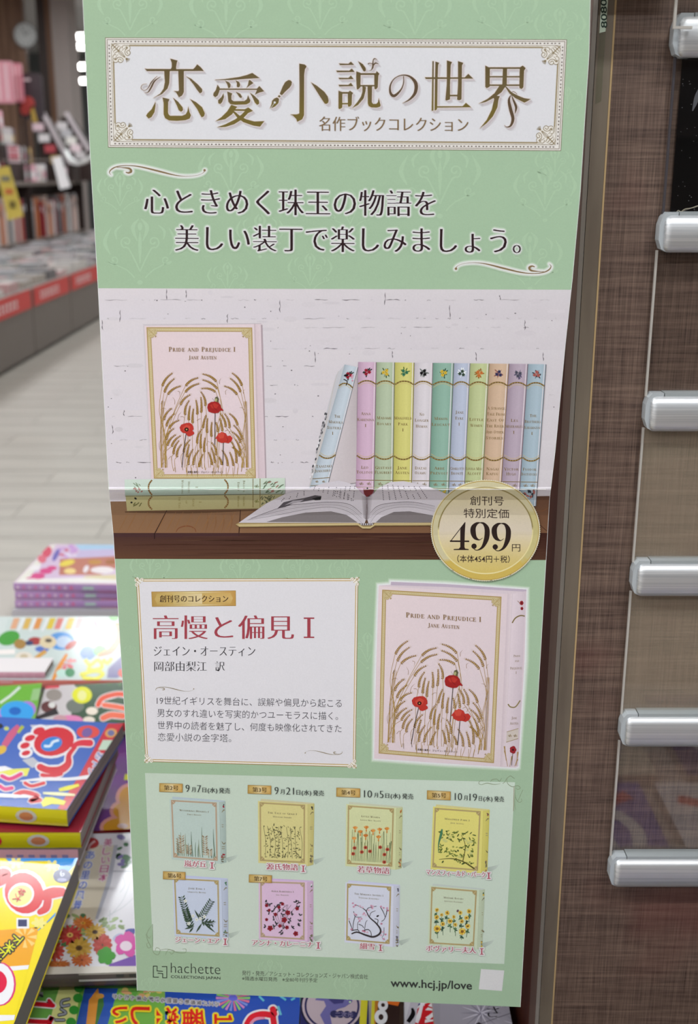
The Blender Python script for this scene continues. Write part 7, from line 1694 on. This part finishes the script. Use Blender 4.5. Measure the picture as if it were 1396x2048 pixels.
# --- bottom row: magazine turned sideways with the big numerals
def art_seven(A):
    A.poly([(57, 1969), (640, 1990), (640, 2100), (20, 2100)], (118, 180, 74), 1)
    A.poly([(120, 1972), (160, 1973), (150, 2060), (96, 2060), (110, 2000)], (230, 230, 150), 2); A.poly([(57, 1969), (120, 1971), (92, 2060), (30, 2060)], (110, 170, 80), 2)
    for (x, y) in ((156, 1996), (148, 2020), (142, 2044), (158, 1976)): A.ell(x, y, 10, 9, (60, 160, 60), 4)
    A.poly([(170, 1975), (236, 1977), (212, 2060), (150, 2060)], (44, 86, 176), 3); A.poly([(196, 1976), (200, 2000), (190, 2050), (172, 2050), (178, 2000)], (226, 150, 60), 5); A.poly([(206, 1990), (208, 2010), (194, 2050), (190, 2050), (196, 2000)], (70, 120, 60), 5); A.ell(200, 1992, 8, 5, (226, 160, 70), 6)
    A.poly([(240, 1978), (330, 1981), (330, 2000), (236, 2000)], (140, 190, 90), 3); spots(A, 10, 245, 1980, 330, 1992, [(226, 170, 120), (232, 206, 120), (110, 180, 80)], 10, 7, 4)
    A.poly([(330, 1981), (600, 1989), (600, 2100), (330, 2100)], (46, 84, 184), 3)
    rtext(A, '12', 61, 2005, 25, 0, WHT, 3)
    # large numerals lying on their side
    for P_, w in (([(60, 2007), (84, 2009), (106, 2011)], 9), ([(98, 2001), (106, 2011)], 7), ([(44, 2041), (70, 2043), (97, 2044)], 9), ([(97, 2044), (104, 2034), (94, 2060)], 8)): outl(A, P_, w, (206, 24, 46), 6, 5)
    A.rect(58, 1984, 86, 1994, (150, 150, 156), 5); spots(A, 8, 60, 1985, 84, 1993, [(60, 60, 66)], 4, 4, 6)
    outl(A, [(138, 1998), (124, 2002), (124, 2012), (138, 2010)], 4, (160, 164, 176), 6, 3, (60, 64, 70)); outl(A, [(122, 2018), (132, 2026), (118, 2030)], 4, (160, 164, 176), 6, 3, (60, 64, 70)); outl(A, [(112, 2040), (128, 2040)], 4, (160, 164, 176), 6, 3, (60, 64, 70))
    for i, ch in enumerate('かんたん楽々解ける問題の新感覚パズル'): 
        x = 226+i*12; rtext(A, ch, x+4, 1993+i*.9, 9, 10, (70, 60, 70), 8, ang=1.57, halo=[(1.6, (214, 210, 214))])
    YL = (244, 222, 40); R = (222, 36, 24)
    for ch, x, y, w, h in (('い', 240, 2030, 40, 38), ('し', 280, 2032, 44, 40), ('楽', 334, 2034, 46, 44), ('番', 386, 2036, 46, 44), ('１', 446, 2038, 46, 40)):
        rtext(A, ch, x, y, w*.86 if ch != '１' else 20, w, R, 10, ang=1.57, halo=[(3.6, YL), (2.6, YL)], wt=.012)
    cx, cy = 466, 1996
    for k in range(22):
        a = math.pi*2*k/22; c = [(150, 206, 110), (226, 120, 150), (130, 150, 226), (214, 140, 200)][k % 4]
        A.stroke([(cx+8*math.cos(a), cy+6*math.sin(a)), (cx+34*math.cos(a), cy+26*math.sin(a))], [2, 5], c, 6, smooth=False)
    A.ell(cx, cy, 9, 6, (110, 110, 220), 7)
    for P_ in ([(518, 1992), (528, 2002)], [(560, 1992), (572, 2000)], [(556, 2012), (562, 2030)], [(582, 2000), (590, 1996)]): A.stroke(P_, 4, (110, 200, 220), 6, smooth=False)
    outl(A, [(494, 2048), (504, 2034), (524, 2028), (548, 2030), (544, 2018)], [12, 12, 12, 12, 10], (226, 30, 50), 7, 7); outl(A, [(546, 2018), (546, 2032), (548, 2048)], 12, (226, 30, 50), 7, 7)
    A.stroke([(500, 2048), (512, 2038), (530, 2036)], [4, 6, 4], (232, 150, 180), 9)
magazine('blue and green magazine lying sideways with red 17 and yellow-edged red lettering', .755, .016, A_=(20, 2120), back=(57, 1967), w=.262, base=(90, 150, 90), spine=(200, 60, 60), art=art_seven, rot=-.045)
def art_tag(A):
    A.poly([(570, 1990), (602, 1990), (600, 2060), (560, 2060)], (26, 26, 30), 1); A.poly([(574, 2006), (596, 2008), (592, 2060), (568, 2060)], (232, 232, 236), 2); A.poly([(584, 2010), (600, 2011), (597, 2060), (580, 2060)], (206, 206, 40), 3)
    rtext(A, '212円', 590, 2030, 36, 11, (70, 70, 40), 5, ang=1.6)
def art_snake(A):
    A.poly([(596, 1990), (745, 1990), (745, 2070), (590, 2070)], (32, 34, 96), 1)
    A.ell(664, 2012, 64, 56, (20, 22, 60), 2); A.ell(664, 2012, 60, 52, (196, 176, 186), 3, n=32)
    A.ring(664, 2012, 51, 44, 55, 48, (44, 40, 90), 4)
    A.poly([(636, 1992), (706, 1992), (704, 2004), (690, 2014), (676, 2018), (660, 2030), (664, 2050), (650, 2050), (640, 2030), (652, 2012), (648, 2002), (630, 2000)], (110, 104, 168), 5)
    A.poly([(656, 1998), (690, 1996), (686, 2006), (668, 2008)], (60, 56, 120), 6)
    for k in range(4): A.ell(668+k*13, 2028+k*.5, 8, 7.5, (40, 40, 90), 6, n=10)
    rtext(A, '二次元', 688, 2029, 36, 10, (140, 130, 170), 8)
    A.poly([(722, 1994), (736, 1994), (732, 2060), (718, 2060)], (214, 204, 40), 7)
magazine('navy magazine with a pale circle and a violet curved figure, under the poster bottom', .757, .016, A_=(592, 2130), back=(602, 1985), w=.064, base=(32, 34, 96), spine=(30, 30, 80), art=lambda A: (art_snake(A), art_tag(A)))
def art_eight(A):
    A.poly([(736, 1994), (760, 1994), (756, 2060), (730, 2060)], (190, 120, 40), 1); A.poly([(742, 1994), (750, 1994), (748, 2060), (738, 2060)], (214, 204, 50), 2)
    A.poly([(758, 1996), (800, 1997), (796, 2060), (750, 2060)], (52, 34, 30), 1); A.ell(766, 2010, 10, 12, (232, 230, 234), 3); A.ell(762, 2034, 13, 15, (232, 230, 234), 3); A.ell(766, 2010, 4, 4, (60, 44, 40), 4); A.ell(762, 2034, 5, 6, (60, 44, 40), 4)
    A.poly([(772, 1997), (802, 1998), (796, 2012), (776, 2008)], (222, 110, 40), 4)
magazine('dark brown magazine with a fat white numeral and yellow strip, right of the navy one', .756, .016, A_=(738, 2130), back=(744, 1990), w=.03, base=(60, 44, 36), spine=(60, 40, 30), art=art_eight)
def art_red(A):
    A.poly([(790, 1998), (915, 2002), (912, 2070), (780, 2070)], (214, 210, 218), 1); A.poly([(786, 2000), (806, 2000), (800, 2050), (782, 2050)], (206, 40, 80), 2); A.poly([(784, 2020), (804, 2018), (802, 2034), (784, 2040)], (226, 130, 60), 3)
    A.ell(872, 2034, 48, 38, (40, 50, 120), 3, n=32); A.ell(870, 2035, 44, 35, (238, 234, 238), 4, n=32); A.ell(868, 2037, 41, 33, (208, 36, 44), 5, n=32)
    A.poly([(822, 2000), (838, 2000), (828, 2060), (806, 2060)], (196, 190, 200), 6); A.stroke([(824, 2016), (826, 2028), (816, 2044)], [4, 9, 8], (20, 16, 20), 7)
    A.stroke([(846, 2000), (842, 2020), (832, 2045)], 9, (238, 234, 240), 6); rtext(A, '準', 872, 2032, 46, 50, (240, 236, 240), 8, sh=-.12, wt=.02)
    A.stroke([(850, 2012), (842, 2048)], 7, (210, 36, 44), 7, smooth=False)
magazine('white magazine with a red oval and a big white character, bottom edge right of centre', .755, .016, A_=(795, 2130), back=(802, 1992), w=.05, base=(214, 210, 218), spine=(214, 210, 218), art=art_red)
def art_star(A):
    A.poly([(880, 1850), (1112, 1850), (1112, 2080), (880, 2080)], (166, 160, 172), 1)
    for (cx, cy, r) in ((962, 2026, 40), (1040, 2052, 34), (1070, 1930, 34), (1010, 2000, 20)):
        for k in range(16): a = k*.3927; A.stroke([(cx, cy), (cx+r*math.cos(a), cy+r*.8*math.sin(a))], [4, .6], (206, 200, 214) if k % 2 else (140, 134, 150), 3, smooth=False)
    rtext(A, 'さ', 986, 2024, 24, 26, (34, 30, 36), 6, style='mincho', wt=.0); rtext(A, 'り', 1024, 2010, 16, 26, (34, 30, 36), 6, style='mincho'); rtext(A, 'げ', 1056, 2000, 24, 28, (34, 30, 36), 6, style='mincho')
    A.stroke([(950, 2052), (1010, 2030), (1080, 2008)], 1.2, (110, 104, 116), 5); A.poly([(948, 2050), (958, 2044), (966, 2050), (960, 2060)], (40, 36, 44), 6)
magazine('grey magazine with starburst print and black script, at the bottom right under the poster', .765, .016, A_=(880, 2150), back=(893, 1860), w=.070, base=(160, 154, 166), spine=(150, 146, 156), art=art_star, rot=0)
# dark stack against the shelf side
for i in range(4):
    z = .79+.0205*i
    tg = empty('magazine', (.11, .95, z), 'black-edged magazine against the shelf side, %s of its stack' % ['lowest', 'second from the bottom', 'second from the top', 'topmost'][i], 'magazine', 'black-edged magazines stacked against the shelf side')
    dx = [0, .002, -.001, .001, -.002, .002, 0, -.001][i]
    MB().box(.03+dx, .1515+dx, .976+dx, 1.15, z+.0006, z+.0192).build('page_block', mat('black_pages', (44, 44, 48), .6), tg)
    MB().box(.029+dx, .1525+dx, .975+dx, 1.151, z+.0192, z+.0198).build('cover', mat('charcoal_cover', (66, 66, 72), .35), tg)
    MB().box(.029+dx, .1525+dx, .975+dx, 1.151, z, z+.0006).build('back_cover', mat('charcoal_cover', (66, 66, 72), .35), tg)
tg = empty('display_riser', (.09, .98, TZ), 'low dark riser under the black-edged stack', 'riser')
MB().box(.025, .1555, .978, 1.16, TZ+.0005, .7895).build('block', M_CASE, tg)
# magazines just in front of the picture's lower edge (seen in the acrylic)
k = 0
for (x, y, c, c2, c3) in [(.27, .36, (40, 60, 170), (220, 220, 226), (206, 40, 50)), (.51, .36, (236, 232, 236), (60, 60, 160), (210, 50, 50)), (.75, .36, (196, 60, 60), (236, 230, 220), (40, 80, 160)), (.30, .10, (222, 210, 190), (70, 70, 150), (190, 60, 60)), (.56, .10, (60, 60, 120), (230, 224, 226), (200, 90, 60))]:
    tg = empty('magazine', (x, y, TZ+.002), 'colourful magazine on the front ledge, reflected in the acrylic plates', 'magazine', 'magazines on the front ledge')
    MB().box(x-.11, x+.11, y-.12, y+.12, TZ+.001, TZ+.016).build('page_block', M_PAGE, tg)
    m1 = Art(lambda X, Y, l=0: Vector((X, Y, TZ+.0165+l)), (), MG); m1.rect(x-.11, y-.12, x+.11, y+.12, c, 0)
    m1.ell(x-.02, y+.02, .07, .05, c2, 1); m1.ell(x-.02, y+.02, .04, .03, c, 2); m1.stroke([(x-.09, y-.08), (x, y-.05), (x+.09, y-.09)], .02, c3, 3); m1.stroke([(x+.05, y+.1), (x+.08, y), (x+.06, y-.05)], .018, c2, 3)
    m1.build('cover', tg, GLOSS)
t = empty('front_ledge', (.45, .25, 0), 'low ledge for magazines in front of the shelf end', 'ledge')
MB().box(.152, 1.0, -.04, .50, TZ-.03, TZ).build('board', M_TABLE, t); MB().box(.17, .98, 0, .48, 0, TZ-.03).build('body', M_CASE, t)
